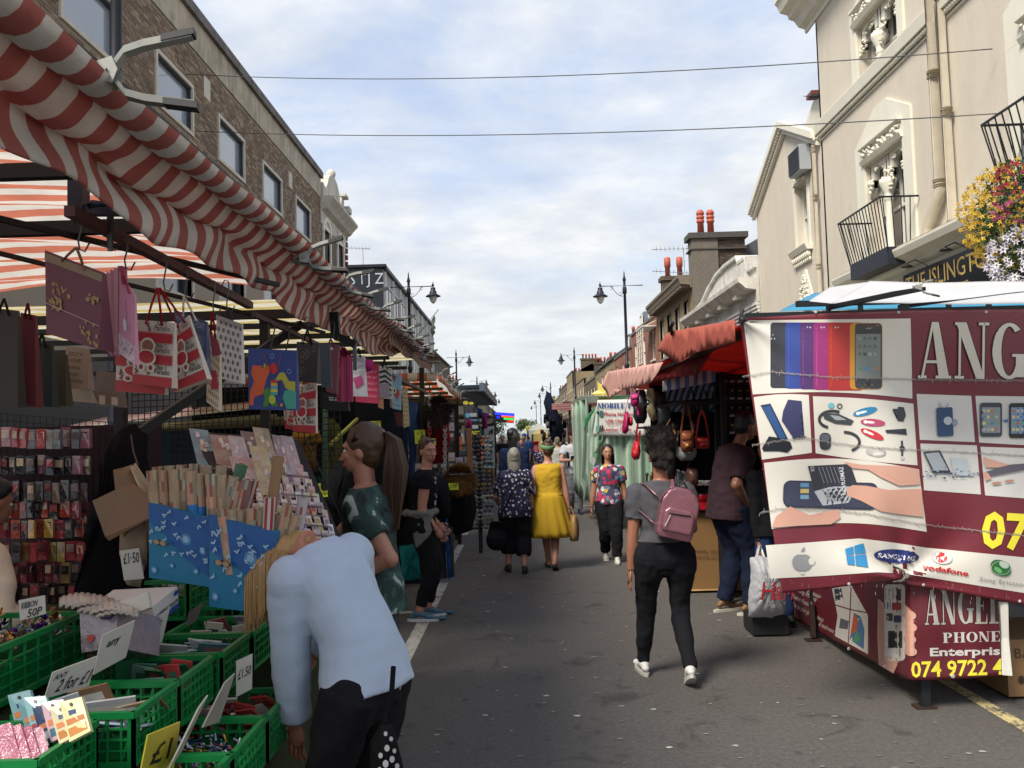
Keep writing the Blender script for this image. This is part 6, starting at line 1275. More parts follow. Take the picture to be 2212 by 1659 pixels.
def make_crate(L,Wd,H,rib=True):
    """open slatted crate: x across, y along, origin at base centre. returns list of (name, MB)"""
    t = .008; parts = []
    for side in range(4):
        m = MB(GRN); along = Wd if side < 2 else L; off = (L/2 if side < 2 else Wd/2); sg = 1 if side % 2 == 0 else -1
        def P(a,z,o): return (sg*(off-o),a,z) if side < 2 else (a,sg*(off-o),z)
        def bx(a0,a1,z0,z1,o0,o1): V = [P(a,z,o) for o in (o0,o1) for a,z in ((a0,z0),(a1,z0),(a1,z1),(a0,z1))]; m.add(V,[(0,1,2,3),(7,6,5,4),(0,4,5,1),(1,5,6,2),(2,6,7,3),(3,7,4,0)])
        h = along/2
        bx(-h,h,H-.018,H,-.004,.012); bx(-h,h,0,.016,0,.01); bx(-h,-h+.02,.016,H-.018,0,.01); bx(h-.02,h,.016,H-.018,0,.01)
        n = 9 if rib else 3
        for i in range(1,n):
            a = -h+2*h*i/n; bx(a-.0025,a+.0025,.016,H-.018,.001,.008)
        for j in range(1,4): z = .016+(H-.034)*j/4; bx(-h+.02,h-.02,z-.002,z+.003,.0,.007)
        bx(-.05,.05,H-.055,H-.018,.002,.01) if False else None
        for i in range(0,n,2):
            a0,a1 = -h+2*h*i/n,-h+2*h*(i+1)/n; V = [P(a0,.02,.002),P(a0+.005,.02,.002),P(a1,H-.02,.002),P(a1-.005,H-.02,.002)]; m.add(V,[(0,1,2,3)])
        V = [P(-h+.01,.02,.0095),P(h-.01,.02,.0095),P(h-.01,H-.07,.0095),P(-h+.01,H-.07,.0095)]; m.add(V,[(0,1,2,3)],'#0b5c2d')
        parts.append(('side_panel',m))
    m = MB('#0c6a33'); m.box((0,0,.006),(L-.01,Wd-.01,.008)); parts.append(('base',m)); return parts
crates = []
def crate(xr,y0,y1,ztop,label,L=.34,H=.15,rz=0):
    T = thing('crate',label,'crate',(xr-L/2,(y0+y1)/2,ztop-H),'green plastic crates on the stepped table')
    for nm,m in make_crate(L,y1-y0,H): m.build(nm,VC_PLASTIC,None).parent = T
    T.rotation_euler = (0,0,rz); crates.append(T); return (xr-L/2,(y0+y1)/2,ztop-H,L,y1-y0)
MB_B = [('crate of colourful gift tags in the bottom left corner',-1.17,1.76,2.05,.93),('crate of pastel card packs, one up from the bottom left corner',-1.17,2.06,2.35,.955),('crate holding white photo cards, with its blank corner towards the road',-1.08,2.37,2.67,.965),('crate with a blue pen packet and red wallet, middle of the row',-1.08,2.68,2.98,.965),('crate of clear packets behind the red wallet crate',-1.06,3.0,3.3,.965),('crate next to the bending woman, fifth in the middle row',-1.05,3.31,3.61,.965)]
cinfo = [crate(a,b,c,d,l) for l,a,b,c,d in MB_B]
cC = [crate(-.86,2.16,2.5,.80,'crate with clear rolls of tape at the bottom of the stall',L=.38),crate(-.86,2.52,2.84,.795,'crate of shiny striped sweets packets under the price card, by her hand',L=.38),crate(-.86,2.86,3.18,.79,'crate of red packets beside the bending womans hand',L=.38)]
cA = [crate(-1.56,1.75,2.04,1.09,'crate at the left edge of the picture, back row',L=.38,H=.17),crate(-1.56,2.05,2.36,1.10,'crate of silver and blue bows in the back row',L=.38,H=.17),crate(-1.55,2.69-.32,3.03,1.115,'crate of purple and gold foil bows behind the ribbon card',L=.40,H=.18)]
cK = [crate(-1.42,3.62,3.98,1.12,'crate at the back under the blue wrapping paper box',L=.42,H=.17),crate(-1.05,3.66,3.98,1.0,'crate of dark packets behind the bending woman, furthest in the middle row',L=.36)]
def packets(ci,cols,n,label,s=(.07,.10),lean=1.0,gloss=VC_GLOSS,nm='packet',cat='packets'):
    x,y,z,L,Wd = ci; T = thing(nm+'_pile',label,cat,(x,y,z+.02))
    for i in range(n+6):
        m = MB(); w,h = s[0]*rnd(.8,1.2),s[1]*rnd(.8,1.2); M = Matrix.Rotation(rnd(-.5,.5),4,'Z') @ Matrix.Rotation(rnd(.2,.9)*lean,4,'X') @ Matrix.Rotation(rnd(-.3,.3),4,'Y')
        c = vary(random.choice(cols),.15); p = (x+rnd(-.32,.32)*L,y+rnd(-.32,.32)*Wd,z+rnd(.06,.125)); m.box(p,(w,.006,h),c,M=M)
        m.add([(-w*.3,-.0035,-h*.1),(w*.3,-.0035,-h*.1),(w*.3,-.0035,h*.25),(-w*.3,-.0035,h*.25)],[(0,1,2,3)],vary(random.choice(cols+['#d8d5cc']),.2),M=Matrix.Translation(p) @ M); m.build(nm,gloss,T)
PK = ['#c9c6bd','#b8bcc4','#8f5a5a','#3a4a6a','#d0cbb8','#6a7a8a']
packets(cinfo[0],['#d5d0c6','#b35a5a','#8fb0b5'],8,'assorted packets lying in the bottom left crate')
packets(cinfo[2],['#d2d2d0','#aebfd0','#8a6a4c','#e0ddd5'],9,'white printed photo cards lying in the crate with the blank corner',s=(.13,.09),lean=1.5)
packets(cinfo[3],['#1f5a3a','#2a4a38','#4a6a5a','#b04040'],9,'dark packets and a red wallet in the middle crate')
packets(cinfo[4],['#8fa8a0','#c9ccc8','#b58a80','#5a7a80'],9,'clear bags lying in the crate behind the red wallet',s=(.11,.06),lean=1.4)
packets(cinfo[5],PK,9,'mixed small packets in the crate next to the bending woman'); packets(cK[1],['#22303a','#3a4450','#6a6f78','#1a2028'],10,'dark packets piled in the furthest middle crate',lean=1.3)
packets(cC[2],['#b3403a','#c9c2b8','#8a2a2c','#d0b8b0'],10,'red and white packets in the crate near her hand',lean=1.3); packets(cK[0],['#c9c6bd','#b0b8c0'],6,'pale packets in the back crate under the blue box')
packets(cA[0],PK,6,'mixed packets in the crate at the left edge')
x,y,z,L,Wd = cC[1]; m = MB()
for i in range(260): p = (x+rnd(-.42,.42)*L,y+rnd(-.4,.4)*Wd,z+rnd(.05,.11)); m.tube([p,(p[0]+rnd(-.03,.03),p[1]+rnd(-.03,.03),p[2]+rnd(-.01,.02))],.004,4,col=random.choice(['#8fa0b5','#a83a3a','#c9c9d0','#2f3f7a','#c9a23a','#b8b8c0']))
m.build('sweet_wrappers',VC_GLOSS,None,kind='stuff',label='shiny multi coloured striped wrappers heaped in a green crate',cat='wrappers')
x,y,z,L,Wd = cC[0]
for i in range(7):
    T = thing('tape_roll',['largest pale ring of tape leaning at the back of its crate','ring of tape leaning on the largest one','ring of tape lying flat at the crate front','small clear ring of tape on the left side of the crate','tape ring half hidden under the others','tape ring nearest the road in the tape crate','tape ring in the middle of the tape crate'][i],'tape',(x,y,z)); m = MB('#b8b29c'); r = rnd(.04,.058); q = Matrix.Rotation(rnd(.4,1.3),4,'X') @ Matrix.Rotation(rnd(-.6,.6),4,'Y'); c = (x+rnd(-.12,.13),y+rnd(-.1,.1),z+rnd(.05,.11))
    V = []; n = 20
    for k in range(n): a = 2*math.pi*k/n; V += [(r*math.cos(a),r*math.sin(a),-.01),(r*math.cos(a),r*math.sin(a),.01),(r*.8*math.cos(a),r*.8*math.sin(a),.01),(r*.8*math.cos(a),r*.8*math.sin(a),-.01)]
    m.add(V,[(4*k+j,4*k+(j+1) % 4,(4*(k+1)+(j+1) % 4) % (4*n),(4*(k+1)+j) % (4*n)) for k in range(n) for j in range(4)],sm=True,M=Matrix.Translation(c) @ q); m.build('ring',VC_GLOSS,T)
T = thing('gift_tag_packs','fan of pastel gift tag packs standing in the second crate from the bottom left','tags',cinfo[1][:3])
for i,(x0,y0,c,c2,s) in enumerate(((28,1512,'#7fa8ae','#b04a55',-.35),(50,1520,'#6f9aa5','#c9c3a0',-.3),(62,1517,'#8fb8bb','#a83a50',-.25),(82,1535,'#2f3f5c','#8a8f98',-.35),(100,1528,'#c9a8b0','#3a6f80',-.3),(118,1532,'#cfc6a0','#b5753a',-.2),(140,1527,'#d5cf9a','#c08040',-.2))):
    d = 2.36-.035*i; P = [at(x0-12,y0-10+6*(i % 2),d+.03),at(x0+36,y0-22+4*(i % 3),d+.03),at(x0+56,y0+52,d-.02),at(x0+10,y0+76,d-.02)]; m = MB(c); S,n = bilin(P); slab(m,P,.012,c); m2 = m; A = Art(lambda u,v,h: S(u,v,h),m2,.0008,.3)
    A.rect(.08,.1,.92,.30,c2); A.rect(.1,.38,.9,.52,vary('#c27a4a',.2)); A.rect(.3,.6,.62,.72,'#3a4a70'); A.ell(.5,.86,.07,.05,'#1a1a1a'); m.build('tag_pack',VC_GLOSS,T)
m = MB(); [slab(m,[at(-20+22*k,1572+3*k,2.2),at(22+22*k,1560+3*k,2.2),at(46+22*k,1640,2.14),at(0+22*k,1650,2.14)],.01,random.choice(['#b56a80','#c08a9c','#a85a72'])) for k in range(4)]; m.build('pink_tissue',VC_CELLO,None,label='pink tissue packs at the left edge above the bottom crate',cat='packets')
def bow(c,r,col): 
    for k in range(16): a,b = rnd(0,6.3),rnd(.1,1.4); d = Vector((math.cos(a)*math.cos(b),math.sin(a)*math.cos(b),math.sin(b))); s = Vector((-d.y,d.x,0)).normalized()*r*.22; p = Vector(c); mm.add([p,p+d*r-s,p+d*r*1.2,p+d*r+s],[(0,1,2,3)],vary(col,.25))
for ci,cols,l in ((cA[1],['#7f86a8','#b5b8c4','#8f94b5','#d0d0d8'],'silver and lilac foil bows heaped in the back row crate'),(cA[2],['#4a1f80','#b58a4a','#6a3aa0','#c9b5a0','#9aa0b0','#2a4a80'],'purple, gold and silver foil bows heaped behind the ribbon card')):
    mm = MB(); x,y,z,L,Wd = ci
    for i in range(70): bow((x+rnd(-.42,.42)*L,y+rnd(-.45,.45)*Wd,z+rnd(.12,.185)),rnd(.02,.034),random.choice(cols))
    mm.build('foil_bows',mat('foil','#999999',.2) if False else vcmat('metal_foil',.18,metal=.85,var=.2,bump=.3,bscale=60),None,kind='stuff',label=l,cat='bows')
T = thing('rubber_band_box','white and blue box marked rubber bands lying among the left crates','box',tuple(at(340,1310,3.0))); q = [at(330,1310,2.95),at(384,1267,3.1),at(386,1312,3.1),at(333,1352,2.95)]; m = MB('#c9c7c0'); slab(m,q,.26,'#c5c2ba'); m.build('body',VC_PAPER,T)
S,n = bilin(q); mb = MB(); A = Art(lambda u,v,h: S(u,v,h+.001),mb,.0008,.2); A.poly([(.0,0),(1,0),(1,.22),(.75,.25),(.45,.12),(.2,.1),(0,.12)],'#1f3f8a'); A.line([(.0,.15),(.2,.13),(.45,.15),(.75,.3),(1,.27)],.035,'#3a9a5a'); A.text('rubber bands',.12,.36,.16,'#2a3050',bold=.02,width=.84); A.ell(.88,.80,.09,.11,'#1f3f9a'); mb.build('print',VC_PAPER,T)
T = thing('lace_pile','pile of folded white lace edged cloths by the rubber band box','cloths',tuple(at(260,1310,2.9)))
for i in range(7):
    m = MB(vary('#b5aca0',.1)); x0,y0 = 128+13*i,1292-2*(i % 3); m.grid(lambda u,v: at(x0+92*u,y0+4*i+18*v-10*math.sin(3*u)+1.6*math.sin(44*u),2.98-.12*v-.02*i),36,3); m.build('lace_cloth',VC_CLOTH,T,solid=.006)
for i in range(4): m = MB('#bcb7ac'); P = [at(252+16*i,1302-6*i,2.85),at(270+16*i,1296-6*i,2.85),at(276+16*i,1330-6*i,2.83),at(258+16*i,1338-6*i,2.83)]; slab(m,P,.02); m.build('white_card',VC_PAPER,T)
T = thing('plastic_tub','clear plastic tub with purple scrawl between the crates','tub',tuple(at(220,1350,2.85))); q = [at(172,1322,2.82),at(255,1310,2.78),at(250,1398,2.72),at(176,1410,2.76)]; m = MB('#8a7f86'); slab(m,q,.2,'#8d8288'); m.build('body',VC_CELLO,T); S,n = bilin(q); mb = MB(); A = Art(lambda u,v,h: S(u,v,h+.002),mb,.001,.2); A.line([(.55,.95),(.58,.75),(.8,.72),(.92,.8),(.93,1.0)],.04,'#4a1f7a'); A.ell(.3,.3,.1,.1,'#b04038'); mb.build('scrawl',VC,T)
def card(q,txts,label,col='#b9b6ad',t=.004,cat='price card'):
    T = thing('price_card',label,cat,tuple(Vector(q[3])),'hand written price cards stuck among the crates'); m = MB(col); slab(m,q,t,col); m.build('card',VC_PAPER,T); S,n = bilin(q); mb = MB(); A = Art(lambda u,v,h: S(u,v,h+.0012),mb,.0004,.2)
    for (st,x,y,h,w) in txts: A.text(st,x,y,h,'#17171b',shear=.18,width=w,bold=.012)
    if txts: mb.build('handwriting',VC_PAPER,T)
def cd(px,d,d2=None): return [at(px[0],px[1],d),at(px[2],px[3],d2 or d),at(px[4],px[5],d2 or d),at(px[6],px[7],d)]
card(cd((258,1190,300,1184,311,1250,268,1254),3.25),[('£1·50',.12,.55,.34,.8)],'white card reading one pound fifty below the brown paper bag')
card(cd((40,1297,96,1286,98,1326,43,1341),2.62),[('RIBBON',.08,.55,.30,.62),('50P',.3,.06,.40,.55)],'small white card reading ribbon 50p standing in the foil bows')
card(cd((114,1453,209,1418,192,1482,96,1510),2.45,2.55),[('ANY',.06,.66,.2,.3),('2 for £1',.18,.16,.44,.74)],'white card reading any 2 for one pound, leaning behind the photo card crate')
card(cd((222,1372,292,1340,272,1420,202,1458),2.6,2.72),[('any',.2,.6,.2,.4)],'tall pale card leaning between the tub and the crates, pencil writing')
card(cd((325,1340,366,1318,350,1388,310,1390),2.95,3.0),[('£2',.3,.6,.2,.4),('each',.3,.2,.12,.4)],'pale card tilted in front of the rubber band box')
card(cd((510,1428,545,1412,544,1488,510,1506),2.95),[('£1.50',.12,.45,.26,.8)],'white card reading one pound fifty beside the bending womans sleeve')
card(cd((320,1588,390,1559,376,1659,300,1690),2.15,2.3),[('£1',.2,.3,.42,.55)],'yellow card with black marker at the bottom of the stall','#a39a2c')
card(cd((430,1530,450,1502,392,1625,362,1668),2.2,2.35),[('each',.2,.5,.12,.5)],'narrow grey white card seen almost edge on, right of the yellow card','#a8a59c')
card(cd((486,1476,508,1455,474,1560,438,1572),2.4,2.55),[('2 for',.2,.5,.14,.6)],'second narrow pale card leaning over the tape crate','#99968e')
card(cd((408,1320,440,1300,425,1340,400,1356),3.3),[],'small blank grey card beside the furthest middle crate','#6d6a64')
def hook(m,x,y0,y1,d): a,b = at(x,y0,d),at(x+4,y1,d); m.tube([a+Vector((-.015,0,-.01)),a+Vector((-.006,0,.012)),a+Vector((.01,0,.008)),a+Vector((.012,0,-.02)),b+Vector((-.004,0,.02)),b+Vector((0,0,-.005)),b+Vector((.015,0,-.012)),b+Vector((.028,0,.012))],.0028,5)
HK = 'gift bags hanging from hooks under the awning'
def gbag(q,d,col,label,t=.05,art=None,han='#a03038',hx_=None,m_=VC_PAPER,hk=None,d2=None,nm='gift_bag'):
    P = [at(q[0],q[1],d),at(q[2],q[3],d2 or d),at(q[4],q[5],d2 or d),at(q[6],q[7],d)]; T = thing(nm,label,'gift bag',tuple((P[0]+P[2])/2),HK); m = MB(col); S,n = bilin(P); V = list(P)+[P[0]-n*t*.25,P[1]-n*t*.25,P[2]-n*t,P[3]-n*t]
    m.add(V,[(0,3,2,1),(4,5,6,7),(0,1,5,4),(1,2,6,5),(2,3,7,6),(3,0,4,7)],col); m.build('body',m_,T)
    if art: mb = MB(); A = Art(lambda u,v,h: S(u,v,h+.0015),mb,.0006,.15); art(A); mb.build('print',m_,T)
    if hx_:
        m = MB(han); hp = at(*hx_,d); 
        for u in (.3,.7): a = S(u,.94,.004); m.tube([a,a.lerp(hp,.5)+Vector((.006*(u-.5),0,0)),hp],.0042 if d < 3.3 else .005,5)
        m.build('handle',VC_CLOTH,T)
    if hk: m = MB('#55504c'); hook(m,hk[0],hk[1],(hx_ or (0,hk[1]+40))[1],d); m.build('hook',VC_METAL,T)
    return T
def a_burg(A):
    A.rect(0,.87,1,.97,'#7a6a55')
    for cx,cy,r in ((.3,.55,.16),(.82,.15,.2),(.85,.6,.1),(.2,.4,.1)):
        for k in range(14): A.k -= .9; A.ell(cx+rnd(-1,1)*r,cy+rnd(-1,1)*r*.7,rnd(.02,.04),rnd(.015,.035),'#8a7348',rnd(0,3),6)
    A.k += 3; A.line([(-.02,.37),(1.0,.30)],.008,'#b09a8a')
gbag((97,540,222,588,215,756,100,720),2.42,'#5c2a3c','large burgundy and gold gift bag with cord handles, hanging first at the left',.09,a_burg,'#8a6a48',(165,535),hk=(168,478))
def a_fan(rows):
    def f(A):
        n = rows
        for k in range(n):
            y = k/n; A.rect(0,y,1,y+.42/n,'#a3262e'); A.line([(0,y+.44/n),(1,y+.44/n)],.008,'#a3262e')
            A.text('No 1',.62,y+.76/n,.11/n*2,'#2a2420',bold=.01,width=.22); A.text('Fanatic',.56,y+.56/n,.12/n*2,'#2a2420',bold=.01,width=.38)
            for x in (.12,.42):
                for j in range(5): A.ell(x+rnd(-.03,.03),y+(.52+.08*j)/n,.035,.045/n,'#6a3a38',n=7); A.k -= .8
            A.k += 4
        A.ell(.42,.60,.19,.13,'#c9bfb4'); A.ell(.42,.60,.14,.095,'#8c5a4c'); A.ell(.40,.42,.24,.13,'#c9bfb4'); A.ell(.40,.43,.19,.10,'#a3262e'); A.ell(.28,.27,.10,.07,'#c9bfb4'); A.ell(.52,.27,.10,.07,'#c9bfb4'); A.ell(.28,.27,.05,.04,'#7a2a2a'); A.ell(.52,.27,.05,.04,'#7a2a2a')
    return f
gbag((252,732,368,758,356,852,250,845),2.86,'#c9bfb4','red and white striped fanatic gift bag, lower one at the back of its hook',.03,a_fan(2))
gbag((290,690,378,697,371,838,286,828),2.78,'#c9bfb4','red and white striped fanatic gift bag with red rope handles, hanging straight',.05,a_fan(3),'#a3262e',(340,622),hk=(352,560))
gbag((376,708,408,681,447,818,375,846),2.86,'#c2b8ac','red and white striped fanatic gift bag tilted to the right of the straight one',.05,a_fan(3),'#8f2228',(345,622))
def a_pink(A): A.rect(0,0,1,.25,'#c9b5be'); A.line([(.4,.75),(.5,.6),(.45,.5)],.02,'#4a3a48'); [A.ell(rnd(.05,.95),rnd(.02,.24),.02,.02,'#8a5a70',n=6) for _ in range(30)]; A.ell(.55,.45,.1,.08,'#b8cfc9')
for i in range(5): gbag((222+8*i,590-4*i,240+8*i,600-6*i,242+8*i,770-2*i,224+8*i,752-2*i),2.58+.04*(5-i),['#8f6070','#a87888','#9a6a7c','#b58a98','#8a586c'][i],'edge of a %s pink gift bag stacked behind the pale pink one' % ['first','second','third','fourth','fifth'][i],.03)
gbag((258,588,292,640,292,788,257,762),2.52,'#c98aa5','pale pink gift bag with a dotted base, front of the pink stack',.03,a_pink,'#b04a60',(262,575),hk=(268,520))
def a_blue(A): A.text('HAPPY BIRTHDAY',.06,.82,.13,'#8f9ab5',width=.88); A.text('TO YOU',.3,.5,.2,'#7f8cab',width=.6); A.text('HIGH FIVE',.2,.2,.2,'#7f8cab',width=.7)
gbag((375,668,447,695,446,808,392,800),3.0,'#3c4a68','slate blue happy birthday gift bag behind the tilted striped bag',.05,a_blue,'#c9c2b8',(397,640),hk=(398,585))
def a_flor(A):
    for i in range(9):
        for j in range(6): A.k -= .9; A.ell(.1+.16*j+(i % 2)*.08,.06+.11*i,.035,.03,'#8a3a3a',n=7)
    A.k += 6
gbag((448,706,476,740,472,887,446,868),3.12,'#bdb59c','cream gift bag with small red flowers, hanging edge on with a red tag',.04,a_flor,'#7a1c28',(458,672),hk=(458,612))
m = MB(); A = None; P = [at(x,y,3.05) for x,y in ((457,800),(467,800),(472,840),(455,842))]; slab(m,P,.004,'#a8324a'); P = [at(x,y,3.05) for x,y in ((452,720),(470,735),(478,765),(460,770))]; slab(m,P,.004,'#8a3a48'); m.build('bag_tags',VC_PAPER,None,label='two dotted red gift tags dangling on the cream flowered bag',cat='tags',kind='stuff')
def a_dot(A):
    for i in range(8):
        for j in range(5): A.k -= .9; A.ell(.1+.19*j+(i % 2)*.09,.07+.12*i,.045,.04,'#5f5a5c',n=10)
    A.k += 6; A.rect(0,.93,1,1,'#8f8a8c')
gbag((468,680,523,700,521,828,466,815),3.3,'#bcb8b8','white gift bag with grey polka dots, left of the dinosaur bag',.05,a_dot,'#3a3a3c',(492,668),hk=(488,612))
def a_dino(A):
    A.poly([(.02,.08),(.1,.05),(.12,.2),(.3,.25),(.38,.5),(.45,.62),(.44,.74),(.3,.68),(.28,.72),(.1,.72),(.06,.6),(.12,.45),(.04,.3)],'#c2562a'); A.poly([(.98,.28),(.98,.48),(.85,.48),(.75,.62),(.66,.62),(.56,.5),(.62,.48),(.7,.5),(.78,.36)],'#a8a83a'); A.poly([(.3,.05),(.35,.2),(.3,.28),(.38,.36),(.5,.34),(.56,.2),(.62,.05),(.5,.06),(.45,.12),(.4,.05)],'#3f7a2f'); A.ell(.5,.17,.07,.08,'#a8b83a'); A.poly([(.8,.02),(.72,.2),(.76,.32),(.9,.34),(1,.3),(1,.02)],'#3a9a8a'); A.ell(.53,.68,.075,.09,'#b3202c'); A.ell(.35,.72,.03,.04,'#8a9a2a')
    for x,y in ((.5,.88),(.86,.64)): A.ring(x,y,.03,.045,'#6a86c0'); A.ell(.7,.08,.03,.03,'#c9803a'); 
    for k,c in enumerate(('#3aa0a0','#c9c04a','#4aa0b5','#c9a03a','#b5302c')): A.rect(.48,.24+.05*k,.62,.29+.05*k,c)
    A.line([(.33,.92),(.5,.6)],.012,'#a3202a'); A.line([(.7,.92),(.6,.6)],.012,'#a3202a')
gbag((536,752,641,757,640,886,537,884),4.0,'#1a3a80','bright blue gift bag printed with cartoon dinosaurs and a balloon',.07,a_dino)
gbag((634,838,684,822,682,936,634,932),4.5,'#c9bfb4','striped fanatic gift bag with its figure at the top, right of the dinosaur bag',.05,a_fan(3)); gbag((612,880,650,886,650,934,616,925),4.6,'#c2b8ac','lower striped fanatic gift bag tucked under the dinosaur bag',.04,a_fan(1))
def a_ring(A): [A.ring(rnd(.1,.9),rnd(.1,.9),.07,.09,'#5f5c50',n=12) for _ in range(9)]
gbag((641,738,688,742,684,826,640,822),4.35,'#24252b','black gift bag with pale rings and a bunch of black handles',.1,a_ring,'#15151a',(664,712),hk=(664,690))
gbag((690,742,712,742,716,838,694,836),4.6,'#3a4650','thin grey blue bag stack beside the black ringed bag',.03)
gbag((700,740,732,745,726,850,704,846),4.75,'#6a3a48','dusky maroon gift bags with a pale oval handle slot',.08,lambda A: A.ell(.5,.9,.14,.03,'#c9b5a8'),'#6a3a48',(714,732),hk=(718,700))
for i in range(7): gbag((727+5*i,770,731+5*i,772,732+5*i,868,727+5*i,866),5.1-.05*i,['#a02a5c','#8f2450','#b5306a'][i % 3],'magenta gift bag with ribbon, number %s of seven in a tight row' % ['one','two','three','four','five','six','seven'][i],.02)
m = MB('#b8305c')
for i in range(40): p = at(740+rnd(-14,18),768+rnd(-12,12),5.05); m.tube([p,p+Vector((rnd(-.06,.06),0,rnd(-.05,.05)))],.006,4)
m.build('ribbon_tangle',VC_CLOTH,None,kind='stuff',label='tangle of pink ribbon handles above the magenta bags',cat='ribbons')
def a_sur(A): [A.text(s,.06,.82-.15*k,.1,'#8a8a90',width=.85) for k,s in enumerate(('SURPRISE','A GIFT','FOR YOU','BIRTHDAY'))]; A.poly([(.1,.42),(.3,.18),(.85,.3),(.7,.52)],'#b5487a')
gbag((757,765,788,768,792,857,762,856),5.3,'#c9c9ce','white surprise gift bag with a pink tag, right of the magenta row',.05,a_sur,'#1a1a20',(775,752),hk=(780,735))
def a_bd(A): [A.text(s,.3,y,.07,'#c97a90',width=.65) for s,y in (('B DAY',.75),('day',.62),('BIRTHDAY',.45),('CELEBRATE',.30),('BIRTHDAY',.14))]
gbag((762,782,818,785,817,872,768,868),5.6,'#8f1c3e','crimson birthday gift bag behind the white surprise bag',.06,a_bd)
m = MB(); puff(m,dense([(788,775),(806,778),(805,800),(790,805),(783,790)],2),5.35,.05,'#a82a6a'); m.build('pink_pouch',VC_CLOTH,None,label='small round pink pouch hanging over the crimson birthday bag',cat='pouch')
def a_zeb(A): [A.poly([(0,.12+.16*k),(.5,.2+.16*k),(1,.08+.16*k),(1,.14+.16*k),(.5,.28+.16*k),(0,.18+.16*k)],'#15161a') for k in range(5)]
gbag((818,790,846,796,846,862,819,860),6.6,'#b5b5b5','zebra striped gift bag between the crimson and light blue ones',.05,a_zeb,'#1a1a1e',(830,775)); gbag((816,830,840,828,842,858,817,860),6.5,'#8f8792','plain grey lilac bag in front of the zebra bag',.02)
def a_bird(A): A.ell(.55,.45,.3,.14,'#a8443c'); A.ell(.3,.52,.2,.08,'#d0cba8'); A.ell(.3,.52,.1,.045,'#20221a'); A.poly([(.4,.4),(.7,.4),(.55,.2)],'#a8443c'); A.line([(0,.14),(1,.10)],.02,'#8a4a40'); A.poly([(.1,.9),(.5,.95),(.3,.75)],'#a8443c')
gbag((846,806,867,810,865,886,847,882),7.0,'#7fa8bd','light blue gift bag with a big eyed red bird',.05,a_bird)
gbag((868,832,880,838,884,920,872,924),7.4,'#b8ab80','cream patterned bag hanging lowest at the far end of the hooks',.03,a_flor); gbag((852,890,868,892,870,922,858,920),7.5,'#6a2a2c','dark red bag beside the cream patterned one',.03); gbag((842,862,862,866,862,884,843,880),7.2,'#8a7258','small tan bag under the light blue bird bag',.02); gbag((816,862,828,862,828,884,817,880),6.9,'#c08a68','small peach bag under the lilac grey one',.02)
for i,(x0,y0,x1,y1,c,l) in enumerate(((-20,665,38,880,'#26221f','almost black gift bags stacked at the far left edge'),(44,675,76,880,'#5a1f2a','dark red gift bag hanging left of the burgundy one'),(70,740,112,880,'#1d2b2c','dark green gift bag behind the burgundy one'),(105,760,142,878,'#3a3a28','olive patterned gift bag low behind the burgundy one'),(142,748,190,842,'#8f7f70','beige gift bag covered in pale words'),(146,838,196,870,'#9a8d80','small beige bag hanging under the worded one'),(208,800,262,880,'#6a6058','grey brown bag with white labels'),(636,890,720,980,'#0f1114','black box shaped bag with a white label under the hooks'))):
    art = (lambda A: [A.text(s,.1,.8-.16*k,.09,'#5a4c40',width=rnd(.5,.8)) for k,s in enumerate(('JOY','LOVE','wishes','happy','Birthday'))]) if i == 4 else ((lambda A: (A.rect(.1,.05,.35,.3,'#b5aca0'),A.rect(.6,.05,.85,.28,'#b5aca0'))) if i == 6 else ((lambda A: (A.rect(.3,.55,.62,.75,'#b5b5b0'),)) if i == 7 else None))
    if i == 7: x0,y0,x1,y1 = 692,846,752,888
    gbag((x0,y0,x1,y0+6,x1+1,y1,x0+1,y1-4),3.3+.1*i if i < 7 else 5.2,c,l,.06,art,c,((x0+x1)/2,y0-20) if i < 3 else None)
T = thing('hook_row','row of bare wire hooks along the far rail under the awning','hooks',(-1.2,6,2.2)); 
for i in range(14): m = MB('#4a443e'); m.tube([Vector((-1.2+.02*math.sin(i),4.1+.26*i,2.27)),Vector((-1.18,4.1+.26*i,2.24)),Vector((-1.22,4.14+.26*i,2.12)),Vector((-1.2,4.15+.26*i,2.09)),Vector((-1.17,4.15+.26*i,2.12))],.004,5); m.build('hook',VC_METAL,T)
T = thing('peg_display','wire grid covered with rows of shiny accessory packets on pegs, far left','display',tuple(at(130,1050,4.2)))
rows = [(925,42,['#8a4a58','#9a6070','#6a7684','#a8404c','#4a5468','#7a8a90','#a85a60']),(985,40,['#23252b','#3a2a30','#8a5a70','#5a4a52','#1a1c20','#6a5f50']),(1040,44,['#1c1d22','#7a6a58','#26222a','#4a3a40','#5a5f6a','#8a3a34']),(1082,38,['#b03a2c','#a84438','#7a3a40','#26272c']),(1122,40,['#a04048','#b0503c','#c29a3a','#8a3a4a','#3a3a44']),(1170,42,['#8a3038','#a84a50','#5a5a66','#9a8a40','#6a2a38']),(1215,44,['#7a3a40','#6a2a30','#8a7a50','#5a3040','#403a44']),(1262,40,['#5a4440','#3a2c2c','#7a4a4c','#2a2628'])]
for y,h,cols in rows:
    x = -18+rnd(0,6)
    while x < 262:
        w = rnd(15,24); yy = y-.06*x*0+rnd(-3,3); d = 4.18+rnd(-.03,.05)
        if not (190 < x+w/2 < 345 and 900 < y): 
            c = vary(random.choice(cols),.15); P = [at(a,b,d+rnd(-.015,.015)) for a,b in ((x,yy),(x+w-2,yy+rnd(-1,1)),(x+w-2+rnd(-1,1),yy+h),(x,yy+h))]; m = MB(c); S = slab(m,P,.02,c)
            m.add([S(.12,.45,.003),S(.88,.45,.003),S(.88,.85,.003),S(.12,.85,.003)],[(0,1,2,3)],vary(random.choice(['#8a7a70','#b5a090','#5a2a30','#c9b8a0','#2a2a30','#a04a50']),.2)); m.build('packet',VC_CELLO,T)
        x += w
